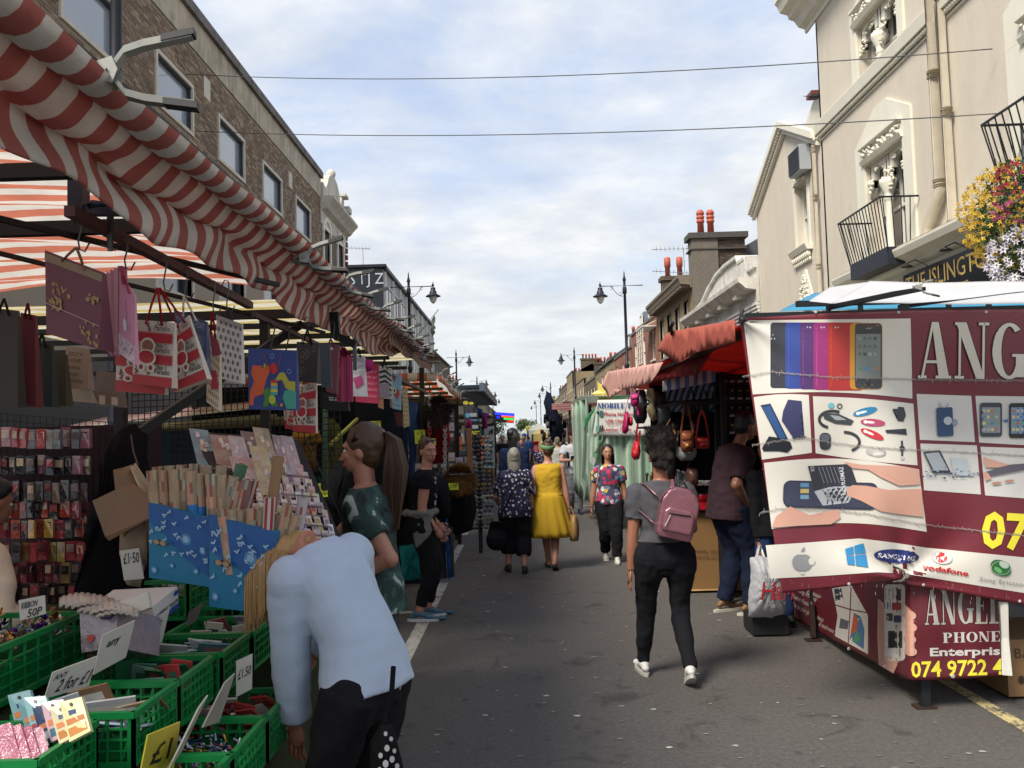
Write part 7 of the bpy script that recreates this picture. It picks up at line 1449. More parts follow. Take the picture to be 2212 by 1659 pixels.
T = thing('black_coat','black coat hanging from the stall post, behind the brown paper bags','coat',tuple(at(265,1080,3.6)))
m = MB(); puff(m,dense([(262,925),(290,915),(318,940),(320,1010),(335,1080),(330,1250),(310,1370),(150,1370),(165,1290),(190,1210),(185,1150),(215,1060),(225,1000),(240,950)],3),3.65,.12,'#0c0c10',rings=4,wob=.012); m.build('cloth',VC_CLOTH,T)
T = thing('paper_bags','bunch of flat brown paper bags hung on a string from the stall post','paper bags',tuple(at(270,1080,3.3)))
for i,(q,c) in enumerate((((285,1005,345,1085,300,1270,272,1260),'#a8977e'),((270,1050,318,1100,315,1225,258,1200),'#8a7460'),((245,1015,290,1003,345,1098,268,1160),'#7c6044'),((282,1008,295,1000,344,1080,322,1094),'#b5a38a'))):
    P = [at(q[k],q[k+1],3.35-.03*i) for k in (0,2,4,6)]; m = MB(c); S,n = bilin(P); m.grid(lambda u,v: S(u,v,.012*math.sin(5*u+3*v)),8,8); m.build('paper_bag',VC_PAPER,T,solid=.003)
P = [at(x,y,3.24) for x,y in ((262,1035),(318,1085),(282,1150),(200,1090))]; m = MB('#6f5438'); pts = [(200,1082),(262,1052),(288,1045),(318,1068),(344,1098),(338,1112),(236,1168),(228,1160)]; bp = [at(x,y,3.22+.02*math.sin(x/20)) for x,y in pts]; m.add(bp,[tuple(range(len(bp)))]); m.build('paper_bag',VC_PAPER,T,solid=.004); m = MB('#3a3530'); m.tube([at(283,940,3.4),at(288,975,3.3),at(298,1005,3.25)],.003,5); m.build('string',VC,T)
def bluebox(q,d,label,sag):
    T = thing('paper_roll_box',label,'display box',tuple(at((q[0][0]+q[1][0])/2,q[2][1],d)),'blue snowflake printed boxes of wrapping paper')
    x0,x1 = q[0][0],q[1][0]; yt0,yt1 = q[0][1],q[1][1]; yb = q[2][1]
    P = [at(x0,yt0,d),at(x1,yt1,d-.05),at(x1,yb,d-.05),at(x0,yb-20,d)]; m = MB('#1f7aa0'); S,n = bilin(P); slab(m,P,.02,'#1c7298'); P2 = [P[1],P[1]+Vector((.02,.28,.05)),P[2]+Vector((.02,.28,.05)),P[2]]; slab(m,P2,.01,'#1a7aa8'); m.build('box',VC_PAPER,T)
    mb = MB(); A = Art(lambda u,v,h: S(u,v,h+.0015),mb,.0006,.15); A.poly([(0,1),(0,.62),(.5,.45),(1,.28),(1,1)],'#1a5596') if sag else A.poly([(0,1),(1,1),(1,.15),(.6,.35),(.3,.6),(0,.75)],'#1a5596')
    for cx,cy,r in ((.62,.62,.10),(.9,.5,.06),(.1,.12,.06),(.4,.22,.04),(.8,.2,.05)): A.ell(cx,cy,r*.9,r*.8,'#4a86b5'); A.ell(cx,cy,r*.5,r*.45,'#8fb5cf')
    for k in range(26): cx,cy = rnd(.02,.98),rnd(.3,.95); a = rnd(0,3); A.k -= .9; A.ell(cx,cy,.035,.012,'#9ab8d0',a,7); A.ell(cx+.03,cy+.02,.03,.011,'#9ab8d0',a+1.2,7)
    A.k += 4; A.ell(.26,.52,.13,.035,'#2a1c18'); A.ell(.2,.52,.05,.03,'#9a8468'); A.ell(.31,.52,.05,.03,'#9a8468'); mb.build('print',VC_PAPER,T); return T
bluebox([(322,1085),(452,1120),(452,1268)],3.2,'blue box printed with white snowflakes, left of the two, holding paper rolls',0); bluebox([(452,1112),(598,1150),(598,1330)],3.12,'second blue snowflake box nearer the bending woman, holding paper rolls',1)
ROLL = 'rolls of patterned wrapping paper standing in the blue boxes'
def roll(xt,yt,xb,yb,d,label,col='#a08a70',band=None,r=.021,lean=0,pat=1):
    a,b = at(xt,yt,d+lean),at(xb,yb,d); ax = (a-b).normalized(); T = thing('paper_roll',label,'paper roll',tuple(b),ROLL); m = MB(); n = 12; L_ = (a-b).length
    s1,s2 = fr(ax); V = []; 
    segs = 8
    for i in range(segs+1):
        for j in range(n): t = 6.283*j/n; V.append(b.lerp(a,i/segs)+s1*r*math.cos(t)+s2*r*math.sin(t))
    for i in range(segs):
        for j in range(n):
            q = (j+1) % n; c = col if not pat else (vary(col,.14) if rnd(0,1) < .7 else vary(random.choice(['#8a5040','#b59a7a','#7a6a58','#9aa08f','#b5806a']),.15))
            if band and band[0] <= i < band[1]: c = '#1f6fae'
            if pat == 2: c = '#8f1c34' if j % 2 else '#b8aca0'
            m.add([V[i*n+j],V[i*n+q],V[(i+1)*n+q],V[(i+1)*n+j]],[(0,1,2,3)],c,sm=True)
    m.build('paper',VC_PAPER,T); m = MB('#b5a488')
    V = []
    for rr in (r,r*.62):
        for j in range(n): t = 6.283*j/n; V.append(a+s1*rr*math.cos(t)+s2*rr*math.sin(t))
    m.add(V,[(j,(j+1) % n,n+(j+1) % n,n+j) for j in range(n)]); m.add([a+s1*r*.62*math.cos(6.283*j/n)+s2*r*.62*math.sin(6.283*j/n)-ax*.04 for j in range(n)],[tuple(range(n))],'#3a2c20'); m.build('core',VC_PAPER,T)
ordn = ['first','second','third','fourth','fifth','sixth','seventh','eighth','ninth','tenth','eleventh','twelfth','thirteenth']
for i,(xt,yt,xb,yb,bd) in enumerate(((328,1016,345,1200,0),(352,1016,362,1200,0),(376,1014,384,1200,0),(398,1012,400,1200,0),(412,1018,424,1210,1),(430,1022,440,1215,1),(455,1024,464,1220,0),(478,1026,478,1225,1))): roll(xt,yt,xb,yb,3.22+.015*(i % 2),'brown patterned paper roll, %s from the left in the left blue box' % ordn[i],band=(3,5) if bd else None)
for i,(xt,yt,xb,yb) in enumerate(((340,1008,352,1180),(366,1006,374,1180),(392,1004,398,1180),(420,1002,418,1180),(445,1006,440,1180),(478,1006,470,1180))): roll(xt,yt,xb,yb,3.4,'pale tan paper roll, %s from the left in the rear row of the left box' % ordn[i],'#a5937a')
for i,(xt,yt,xb,yb,c) in enumerate(((505,1030,470,1190,'#a08a70'),(520,1040,478,1200,'#a8937a'),(535,1036,500,1200,'#8f6a68'))): roll(xt,yt,xb,yb,3.25,['tan paper roll leaning right, left of the dull pink one','second tan roll leaning right beside the dull pink one','dull pink paper roll leaning right'][i],c)
roll(548,1036,508,1180,3.3,'red and cream striped paper roll leaning right',pat=2); roll(523,1002,500,1090,3.35,'green banded paper roll tilted behind the striped one','#3f6a50',pat=0,r=.024)
for i,(xt,yt,xb,yb,bd) in enumerate(((480,1098,500,1240,0),(500,1100,512,1250,0),(521,1102,525,1260,0),(545,1098,540,1300,1),(563,1100,552,1300,1),(604,1110,560,1290,0),(622,1090,580,1290,1),(640,1112,600,1290,1))): roll(xt,yt,xb,yb,3.12+.012*(i % 3),'patterned paper roll, %s from the left in the right blue box' % ordn[i],band=(2,4) if bd else None)
roll(583,1074,575,1230,3.1,'red and white striped roll standing among the tan ones in the right box',pat=2); roll(655,1075,628,1230,3.3,'white flowered paper roll leaning outwards over the womans head','#b5aeb0'); roll(602,985,585,1110,3.2,'plain brown cardboard tube standing tallest over the right blue box','#8a6a48',pat=0)
RK = thing('tissue_rack','sloping rack packed with cellophane wrapped cards, bows and tissue, left stall','display rack',tuple(at(600,1080,3.9)))
def rackS(u,v):
    xl = 400+150*v; xr = 640+105*v; yt = 925+20*u; yb = 1175+20*u
    return (xl+(xr-xl)*u,yt+(yb-yt)*v,4.25-.55*v)
m = MB('#1a1a1e'); V = [at(*rackS(u,v)) for u,v in ((0,0),(1,0),(1,1),(0,1))]; V = [p+Vector((0,.06,-.02)) for p in V]; m.add(V,[(0,1,2,3)]); m.build('rack_board',VC,RK,solid=.02)
PC = ['#cdc3c8','#d8d2cc','#c2b5b4','#cfcab8','#b8b0c0','#dcd8da','#c5a8a8']
for (x,y,w,h,d,c) in ((408,925,40,95,4.2,'#6a90a0'),(452,938,44,90,4.15,'#9a8078'),(492,940,34,75,4.1,'#b5aeb8'),(518,930,30,50,4.15,'#5a5c66'),(545,922,34,100,4.1,'#a8a08a'),(538,962,36,105,3.98,'#b8b090'),(495,985,50,80,4.0,'#b5a0a0'),(586,938,22,100,4.1,'#a898a0'),(606,940,26,100,4.1,'#b5a8b0')):
    m = MB(c); P = [at(x,y,d+.05),at(x+w,y+4,d+.05),at(x+w+h*.28,y+h,d-.05),at(x+h*.25,y+h+3,d-.05)]; S = slab(m,P,.03,c)
    for k in range(5): u0,v0 = rnd(.05,.7),rnd(.05,.8); m.add([S(u0,v0,.004),S(u0+.22,v0+.02,.004),S(u0+.2,v0+.14,.004),S(u0+.02,v0+.13,.004)],[(0,1,2,3)],vary(random.choice(PC),.3))
    m.build('wrapped_pack',VC_CELLO,RK)
for r_ in range(12):
    v = .30+.062*r_; n = 6+r_ if r_ < 5 else 11
    for i in range(n):
        u = (i+.5)/n*(.98)+rnd(-.015,.015)
        if r_ < 4 and u < .45: continue
        x,y,d = rackS(u,v); w = rnd(.85,1.0)*(15 if r_ < 6 else 13.5); h = 30 if r_ < 5 else 23; c = vary(random.choice(PC+(['#b5605c'] if r_ in (5,6) else [])),.15); P = [at(x-w/2,y-h/2,d),at(x+w/2,y-h/2+1,d),at(x+w/2+5,y+h/2,d-.03),at(x-w/2+5,y+h/2,d-.03)]
        m = MB(c); S = slab(m,P,.012,c); m.add([S(.2,.2,.003),S(.8,.2,.003),S(.8,.7,.003),S(.2,.7,.003)],[(0,1,2,3)],vary(random.choice(['#8a7a80','#c9a8a8','#7a6a90','#d5d0d0','#b5a070','#9a8a8a']),.2)); m.build('wrapped_card',VC_CELLO,RK)
for r_ in range(8): v = .34+.085*r_; a,b = at(*rackS(.02,v)),at(*rackS(.98,v)); m = MB('#a8a5a0'); m.tube([a+Vector((0,-.03,0)),b+Vector((0,-.03,0))],.003,4); m.build('rack_wire',VC_METAL,RK)
mem('rack_prop',tuple(at(660,945,4.3)),tuple(at(742,1130,4.1)),.004,'#2a2a2c',RK)
def garment(poly,d,col,label,t=.08,nm='hanging_garment',cat='clothes',grp=None,extra=None,wob=.02):
    c = at(sum(p[0] for p in poly)/len(poly),sum(p[1] for p in poly)/len(poly),d); T = thing(nm,label,cat,tuple(c),grp); m = MB(); puff(m,dense(poly,4),d,t,col,rings=3,wob=wob); m.build('cloth',VC_CLOTH,T)
    if extra: extra(T)
    return T
GG = 'clothes hanging on the second left stall'
garment([(630,932),(652,936),(668,936),(690,930),(696,955),(684,962),(682,1012),(636,1012),(640,962),(628,952)],6.5,'#8a6420','mustard yellow T shirt hanging behind the girl with the ponytail',nm='tshirt',cat='T shirt',grp=GG)
garment([(700,905),(722,905),(740,930),(738,1060),(700,1060)],6.3,'#4a4a22','olive green garment beside the mustard T shirt',grp=GG); garment([(770,860),(850,865),(862,1100),(780,1110),(764,960)],7.4,'#12151c','wide black jackets hanging in the middle of the clothes stall',.12,grp=GG)
garment([(850,880),(880,890),(885,1120),(850,1120)],8.2,'#161d2c','navy jacket left of the pale jeans',.1,grp=GG)
garment([(877,862),(903,872),(905,930),(896,1010),(893,1100),(878,1105),(884,1000),(880,930)],8.9,'#33496e','faded blue jeans hanging behind the woman in black',.07,nm='jeans',cat='jeans',grp=GG)
garment([(903,880),(928,872),(936,930),(930,1000),(908,1000)],8.9,'#201f1d','dark brown fur trimmed jacket next to the jeans',.1,grp=GG)
garment([(935,905),(955,898),(968,912),(973,945),(970,965),(962,1000),(932,1000),(930,940)],9.0,'#7a1420','deep red winter coat hanging above the woman in black',.1,nm='coat',cat='coat',grp=GG)
def fur(c,r,n,col,label,par=None,cat='fur hood'):
    m = MB(); c = Vector(c)
    for i in range(n):
        d = Vector((random.gauss(0,1),random.gauss(0,1),random.gauss(0,1))).normalized(); p = c+Vector((d.x*r[0],d.y*r[1],d.z*r[2])); q = p+(d+Vector((0,0,-.5))).normalized()*rnd(.04,.09); s = d.cross(Vector((0,0,1))).normalized()*.01; m.add([p-s,p+s,q],[(0,1,2)],vary(col,.35))
    if par: return m.build('fur',VC_CLOTH,par,kind='stuff')
    return m.build('fur_hood',VC_CLOTH,None,kind='stuff',label=label,cat=cat)
fur(at(948,888,8.55),(.10,.08,.12),1500,'#3a2c26','dark brown fur hood on top of the deep red coat')
def coatrack():
    T = thing('parka','black parka with a big tan fur hood on a wheeled rail by the road','coat',tuple(at(985,1100,8.7))); m = MB(); puff(m,dense([(945,1035),(975,1025),(1012,1035),(1024,1060),(1030,1100),(1020,1145),(985,1158),(955,1130)],4),8.7,.16,'#141415',wob=.02); puff(m,dense([(935,1030),(965,1035),(975,1070),(972,1120),(950,1120),(940,1070)],3),8.4,.12,'#17181c'); m.build('cloth',VC_CLOTH,T); m = MB(); fur(at(992,1036,8.55),(.14,.10,.11),3200,'#7d5a34','',T)
coatrack()
m = MB('#1c1c1f'); T = thing('clothes_rail','wheeled clothes rail with black castors and a wooden block beside the road','clothes rail',tuple(atZ(1000,1150)));
for (x,y) in ((986,1152),(1000,1138),(1038,1135)): p = atZ(x,y+14); m.lathe([(.085,-.02),(.1,-.012),(.1,.012),(.085,.02)],(p.x,p.y,.1),14,M=Matrix.Rotation(math.pi/2,4,'Y'))
m.build('castors',VC,T,kind='stuff'); m = MB('#8a5a2c'); p = atZ(990,1150); m.box((p.x,p.y,.22),(.14,.3,.05)); m.build('wooden_block',VC,T); m = MB('#5a5c60'); m.tube([(p.x,p.y,.2),(p.x,p.y,1.5)],.015,6); m.tube([(p.x-.4,p.y,1.5),(p.x+.3,p.y+.3,1.5)],.015,6); m.build('frame',VC_METAL,T)
garment([(925,1030),(944,1024),(958,1045),(962,1080),(960,1150),(966,1250),(930,1250),(920,1180),(930,1100)],8.7,'#3f4246','charcoal tracksuit bottoms hanging beside the woman in black',.05,nm='trousers',cat='trousers',grp=GG)
garment([(946,1024),(950,1024),(972,1075),(968,1130),(974,1245),(967,1255),(962,1130),(964,1080)],8.6,'#1858a0','bright blue striped trouser edge on the charcoal tracksuit',.03,nm='trousers',cat='trousers',grp=GG)
garment([(966,1075),(976,1085),(980,1150),(982,1245),(970,1250),(969,1140)],8.65,'#4a4a4c','mid grey trousers nearest the road, right of the blue stripe',.04,nm='trousers',cat='trousers',grp=GG)
m = MB(); garment([(740,985),(760,990),(775,1200),(735,1250),(700,1180),(690,1040)],6.0,'#0f1013','black padded coat hanging low behind the girl',.12,grp=GG)
for i in range(9): garment([(638+7*i,1030),(644+7*i,1030),(648+7*i,1070),(640+7*i,1075)],6.4+.02*i,['#1f4a38','#2a5a48','#15302c'][i % 3],'dark green top on the low rail, %s from the left' % ordn[i],.04,grp='green tops on the low rail')
mem('low_rail',tuple(at(620,1022,6.45)),tuple(at(745,1008,6.6)),.02,'#3a3228',CS)
garment([(862,1180),(900,1175),(910,1250),(870,1255)],8.5,'#1f7f80','small teal bag or towel hanging low behind the girl',.04,nm='towel',cat='towel')
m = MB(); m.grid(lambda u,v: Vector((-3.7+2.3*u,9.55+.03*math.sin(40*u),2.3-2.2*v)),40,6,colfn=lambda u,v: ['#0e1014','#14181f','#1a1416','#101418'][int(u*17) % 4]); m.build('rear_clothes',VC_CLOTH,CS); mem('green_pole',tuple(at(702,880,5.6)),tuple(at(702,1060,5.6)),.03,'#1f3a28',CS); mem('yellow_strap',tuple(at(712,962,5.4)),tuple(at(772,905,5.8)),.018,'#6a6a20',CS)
TAGS = ((811,917,'£12'),(816,935,'SALE'),(681,1052,'£28'),(696,1066,'£15'),(907,936,'£10'),(908,951,'Jeans'),(979,1051,'£30'),(930,955,'£8'))
for i,(x,y,s) in enumerate(TAGS):
    d = (7.1,7.1,5.8,5.8,8.7,8.7,8.4,8.5)[i]; P = [at(a,b,d) for a,b in ((x-12,y-7),(x+11,y-8),(x+12,y+7),(x-11,y+8))]; T = thing('price_tag','small neon yellow price tag pegged %s' % ['high on the black jackets','lower on the black jackets, angled','left low behind the girls neck','lowest left behind the girl','upper one beside the pale jeans','lower one beside the pale jeans','on the fur hooded parka','on the dark jacket by the red coat'][i],'price tag',tuple(P[3]),'neon yellow price tags on the clothes'); m = MB('#c4cf2a'); slab(m,P,.004,'#c4cf2a'); m.build('tag',VC_PAPER,T); S,n = bilin(P); mb = MB(); A = Art(lambda u,v,h: S(u,v,h+.002),mb,.001,.3); A.text(s,.2,.3,.4,'#4a4a20',width=.6); mb.build('figures',VC_PAPER,T); m = MB('#8a6a48'); m.bar(S(.5,.8,.01),S(1.1,.95,.01),.006); m.build('peg',VC,T)
def chain(x,y0,y1,d,label,redfrom=None,redto=None):
    T = thing('chain',label,'chain',tuple(at(x,y0,d)),'plastic link chains hanging by the clothes'); y = y0; i = 0
    while y < y1:
        c = at(x,y+3.6,d); col = '#a3241c' if redfrom and redfrom < y < redto else '#a8a8a0'; m = MB(col); n = 10; V = []
        r0,r1 = .018,.032; pts = [c+Vector(((r0*math.cos(t)) if i % 2 == 0 else 0,(0 if i % 2 == 0 else r0*math.cos(t)),r1*math.sin(t))) for t in (6.283*k/n for k in range(n+1))]; m.tube(pts,.006,5,cap=False); m.build('link',VC_PLASTIC,T); y += 9.0*(7.5/d)**1; i += 1
chain(928,852,944,8.7,'white and red plastic chain hanging in front of the red coat',915,944); chain(961,923,1018,8.9,'white plastic chain hanging to the right of the red coat'); m = MB('#8a2c1c'); m.tube([at(928,832,8.3),at(928,852,8.3)],.006,5); m.build('chain_rod',VC_METAL,None,label='thin red rod holding the first chain',cat='rod')
OS = thing('orange_striped_stall','third left stall with an orange and white striped canopy on yellow bars','market stall',(-2,11,0))
oc = lambda n: stripes('#d5cec0','#cc6a4a',n)
mb = MB(); mb.grid(lambda u,v: Vector((-.95-2.2*v,9.8+3.6*u,2.40-.10*u+.01*math.sin(20*u))),12,40); mb.build('canopy',stripe_mat('orange_striped_tarp','#d5cec0','#cc6a4a',12,axis=1,trans=.6),OS)
mb = MB(); mb.grid(lambda u,v: Vector((-.95-2.2*u,9.75-.03*v,2.42-.1*v)),40,2,colfn=oc(10)); mb.build('front_valance',VC_TARP,OS,solid=.006); mb = MB(); mb.grid(lambda u,v: at(987+8*v*(1-u)-(0 if u > .5 else 0)-65*(1-u)*1.0+0,(852+4*u)*(1-v)+(873)*v,13.2),32,3,colfn=oc(9)); mb.build('rear_valance',VC_TARP,OS,solid=.006)
mb = MB(); mb.grid(lambda u,v: Vector((-.93+.02*math.sin(9*u),9.8+3.6*u,2.42-.10*u-.10*v)),60,2,colfn=oc(14)); mb.build('side_valance',VC_TARP,OS,solid=.006)
for i in range(5): mem('roof_bar',(-3.1,10.1+.75*i,2.31-.02*i),(-.98,10.1+.75*i,2.31-.02*i),.035,'#5a4f22',OS)
mem('roof_tie',(-2.4,9.9,2.30),(-1.0,13.2,2.2),.03,'#4a3a22',OS)
for x,y in ((-1.0,13.4),(-3.1,13.4),(-1.75,9.9)): mem('post',(x,y,0),(x,y,2.3),.06,par=OS)
mem('head_beam',(-3.1,13.4,2.15),(-1.0,13.4,2.15),.1,par=OS); mesh_panel(Vector((-3.0,13.3,2.05)),Vector((-1.05,13.3,2.05)),Vector((-1.05,13.3,.6)),Vector((-3.0,13.3,.6)),18,14,'wire grid wall of the third stall hung with small accessories',.004)
m = MB('#8a6238'); m.bar(at(1012,925,12),at(1018,1050,12),.07); m.build('wooden_pole',VC,OS)
for i,y in enumerate((9.9,10.6,11.3,12.0,12.8)): aclamp(Vector((-.92,y,2.41-.03*i)),(.95,.1,.1+.1*(i % 2)),.16,'small spring clamp on the orange canopy edge, %s from the near end' % ordn[i])
T = thing('accessory_wall','wall of small phone accessory packets on the third left stall','display',(-2,13.1,1.4))
for i in range(15):
    for j in range(9):
        if rnd(0,1) < .15: continue
        x = -2.9+.13*i; z = 1.98-.155*j; c = vary(random.choice(['#8a8c92','#b5b5ba','#9a2a30','#5a5c66','#c2bdb5','#6a6a78','#7a5a60','#3a3c44']),.15); m = MB(c); m.box((x,13.2,z),(.10,.03,.13)); m.box((x,13.18,z+.02),(.07,.01,.05),vary('#c9c6c0',.2)); m.build('packet',VC_GLOSS,T)
m = MB('#22252b'); m.b2((-3.2,9.9,.0),(-1.15,13.2,.85)); m.build('table',VC_CLOTH,OS); m = MB()
for i in range(260): c = vary(random.choice(['#5a5c60','#2a2b30','#8a6a58','#b5b0a8','#3a4a6a','#7a2a2a','#a8a8ac']),.2); m.box((rnd(-2.6,-1.15),rnd(9.9,12.8),.87+rnd(0,.07)),(rnd(.05,.12),rnd(.04,.1),rnd(.02,.08)),c,M=Matrix.Rotation(rnd(0,3),4,'Z'))
m.build('table_goods',VC_PLASTIC,None,kind='stuff',label='jumble of caps and small goods on the third stall table',cat='goods')
MS = thing('metal_roof_stall','stall with a dark ribbed metal roof, beyond the orange striped one','market stall',(-2,16,0)); m = MB('#22303f')
R0 = [at(975,850,13.8),at(1052,848,13.8),at(1068,869,21),at(975,872,21)]
S,n = bilin((at(985,851,17),at(1049,849,17),at(1067,868,15),at(985,871,15)))
zr = 2.46; m.b2((-3.0,14.0,zr),(-.62,21.5,zr+.05)); m.build('roof_deck',VC_METAL,MS)
for i in range(9): MB('#c4ccd6').b2((-3.0,14.1+.9*i,zr-.05),(-.62,14.22+.9*i,zr-.002)).build('roof_rib',VC_METAL,MS)
MB('#5a6878').b2((-.66,13.9,zr-.06),(-.58,21.6,zr+.08)).build('edge_trim',VC_METAL,MS)
for y in (14.2,21.2): mem('post',(-1.1,y,0),(-1.1,y,zr),.06,par=MS)
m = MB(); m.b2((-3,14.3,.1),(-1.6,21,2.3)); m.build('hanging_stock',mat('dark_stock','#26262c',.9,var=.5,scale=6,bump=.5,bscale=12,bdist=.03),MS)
HOO = 'printed tops hung on the corner of the metal roofed stall'
garment([(1000,866),(1024,868),(1034,890),(1036,950),(1026,975),(1004,950),(1002,905)],14.2,'#3a3c40','charcoal hoodie printed with yellow and blue shapes, under the metal roof',.12,nm='hoodie',cat='hoodie',grp=HOO)
mb = MB(); A = AT(lambda x,y,h: at(x,y,13.92-h),mb,.004,30); A.text('NOT',1019,938,8,'#b8b02a',bold=.03,width=16,rot=.08); A.ell(1006,870,6,4,'#b8b02a'); A.ell(1018,871,5,3,'#b8b02a'); A.ell(1010,897,5,5,'#4a8ab0'); A.rect(1015,892,1030,900,'#8f9298'); A.rect(1020,918,1033,926,'#8f9298'); A.rect(1016,906,1032,909,'#3a7aa0'); mb.build('hoodie_print',VC,None,label='yellow and blue printed shapes on the charcoal hoodie',cat='print')
garment([(1008,908),(1018,906),(1020,916),(1012,930),(1006,925)],13.6,'#b5306a','hot pink printed glove shape beside the hoodie',.04); garment([(1040,890),(1052,892),(1053,925),(1042,928)],15,'#8a2a6a','magenta top hanging behind the charcoal hoodie',.08,grp=HOO); garment([(1028,880),(1042,884),(1044,902),(1030,900)],14.8,'#2a4a7a','blue top at the rear corner of the metal roofed stall',.08,grp=HOO)
garment([(1004,930),(1014,935),(1018,1018),(1008,1015)],12.6,'#15469a','royal blue trousers hanging by the wooden pole',.06,nm='trousers',cat='trousers'); garment([(1016,984),(1028,985),(1036,1052),(1024,1048)],12.4,'#b8bccb','white trousers hanging outermost by the sunglasses rack',.05,nm='trousers',cat='trousers'); garment([(984,988),(1000,988),(1004,1030),(984,1030)],12.2,'#a9a9b5','white shorts hanging behind the tan fur hood',.05,nm='shorts',cat='shorts'); garment([(1004,985),(1012,990),(1012,1030),(1002,1028)],12.3,'#c2b8a8','cream trousers between the white ones and the pole',.05,nm='trousers',cat='trousers')
T = thing('sunglasses_rack','tall rack bristling with sunglasses and small goods at the road edge','display rack',tuple(atZ(1036,1180))); p0 = at(1034,945,12.3); p1 = at(1038,1155,12.3); MB('#2b2c30').tube([p0,Vector((p1.x,p1.y,.0))],.03,8).build('pole',VC_METAL,T)
for i in range(22):
    for j in range(3):
        z = p0.z-(p0.z-.3)*i/22; m = MB(vary(random.choice(['#1a1b1f','#5a4a3a','#3a4450','#8a8a88','#6a5a20','#4a2a30']),.2)); x = p0.x-.12+.12*j+rnd(-.02,.02); m.ball((x-.03,12.2,z),(.03,.015,.022),7,4); m.ball((x+.035,12.2,z),(.03,.015,.022),7,4); m.bar((x-.06,12.2,z+.015),(x+.065,12.2,z+.015),.006); m.build('sunglasses',VC_GLOSS,T)
T = thing('poster_board','white poster board with a black logo and phone pictures, left side','poster',tuple(at(1058,970,19))); P = [at(1046,922,19),at(1067,920,19),at(1069,1010,19),at(1048,1012,19)]; m = MB('#c2c5c4'); S = slab(m,P,.06,'#c2c5c4'); m.build('board',VC_VINYL,T); mb = MB(); A = Art(lambda u,v,h: S(u,v,h+.01),mb,.004,.3); A.poly([(.45,.8),(.75,.93),(.9,.93),(.9,.80),(.7,.80),(.7,.86)],'#1a1a1c'); A.poly([(.4,.80),(.6,.80),(.75,.9),(.55,.9)],'#2a2a2c'); A.poly([(.5,.62),(.8,.66),(.9,.5),(.6,.46)],'#4a6a68'); A.ell(.7,.38,.12,.05,'#2f5f5a'); [A.line([(.1,.3-.03*k),(.9,.31-.03*k)],.008,'#5a5c60') for k in range(4)]; A.rect(.2,.05,.9,.14,'#3a7a80'); A.text('OOPS',.05,.70,.05,'#a3262c',width=.3); mb.build('print',VC_VINYL,T)
T = thing('led_sign','lit dot matrix sign reading unlocking repairs here, over the left stalls','LED sign',tuple(at(1090,900,25))); P = [at(1068,890,25),at(1111,893,25.3),at(1110,914,25.3),at(1069,911,25)]; m = MB('#0a0c1c'); S = slab(m,P,.12,'#0a0c1c'); m.build('case',VC_PLASTIC,T)
for nm,col,items in (('blue_letters','#1a2cff',[('ALL MOBILE PHONES',.04,.78,.14,.92)]),('orange_letters','#ff5a28',[('UNLOCKING',.34,.54,.16,.62)]),('green_letters','#20e050',[('REPAIRS',.46,.31,.15,.5)]),('red_letters','#ff2020',[('< HERE',.6,.08,.15,.36)])):
    mb = MB(col); A = Art(lambda u,v,h: S(u,v,h+.01),mb,.004,.3); 
    if nm[0] == 'b': A.rect(0,.73,1,.985,'#0a10c0')
    for it in items: A.text(it[0],it[1],it[2],it[3],'#3a4cff' if nm[0] == 'b' else col,width=it[4],bold=.02)
    if nm[0] == 'b': A.rect(.1,.35,.16,.6,'#3040ff'); A.rect(.2,.38,.24,.55,'#3040ff')
    mb.build(nm,mat('led_'+nm,col,.5,emit=(col,1.2 if nm[0] != 'b' else .9),var=0),T)
member('pole',tuple(at(1067,888,25)),(at(1067,888,25).x,25,0),.06,T)
m = MB('#b5b8bd'); P = [at(x,y,27) for x,y in ((1046,895),(1060,894),(1060,915),(1046,916))]; S = slab(m,P,.04,'#c2c5cc'); o = m.build('far_mobile_sign',VC_PAPER,None,label='small white sign in violet letters left of the lit sign',cat='sign'); mb = MB(); A = Art(lambda u,v,h: S(u,v,h+.02),mb,.004,.3); A.text('MOBILE',.1,.6,.2,'#5a4a9a',width=.8); A.text('Unlocking',.1,.3,.15,'#a04a8a',width=.8); mb.build('lettering',VC_PAPER,o)
for i,(x0,x1,y,h,c,l) in enumerate(((-3.2,-1.0,24,2.2,'#3a3c44','dark stall hung with goods beside the pole of the lit sign'),(-3.3,-1.2,31,2.1,'#4a4440','brownish distant stall on the left beyond the lit sign'),(-3.3,-1.3,40,2.2,'#54585c','grey distant stall far along the left'),(2.2,4.2,27,2.3,'#4a3a40','dark stall behind the striped curtain on the right'),(2.0,4.2,36,2.2,'#55524e','distant stall on the right near the white tent'))):
    T = thing('distant_stall',l,'market stall',((x0+x1)/2,y,0)); m = MB(c); m.b2((x0,y,.0),(x1,y+4,.9)); m.build('table',VC_CLOTH,T); m = MB(c); m.b2((x0-.1,y-.2,h),(x1+.1,y+4.2,h+.06)); m.build('roof',VC_TARP,T)
    for q in range(4): mem('post',((x0,x1)[q % 2],y+4*(q//2),0),((x0,x1)[q % 2],y+4*(q//2),h),.05,par=T)
    for k in range(40): m = MB(vary(random.choice(['#7a2a3a','#2a3a5a','#8a8a88','#1a1a1e','#a8a098','#3a5a4a','#a85a3a']),.2)); x = rnd(x0,x1); m.box((x,y-.05+rnd(0,.3),rnd(.9,h-.1)),(rnd(.1,.25),.06,rnd(.15,.4))); m.build('stock_item',VC_CLOTH,T)
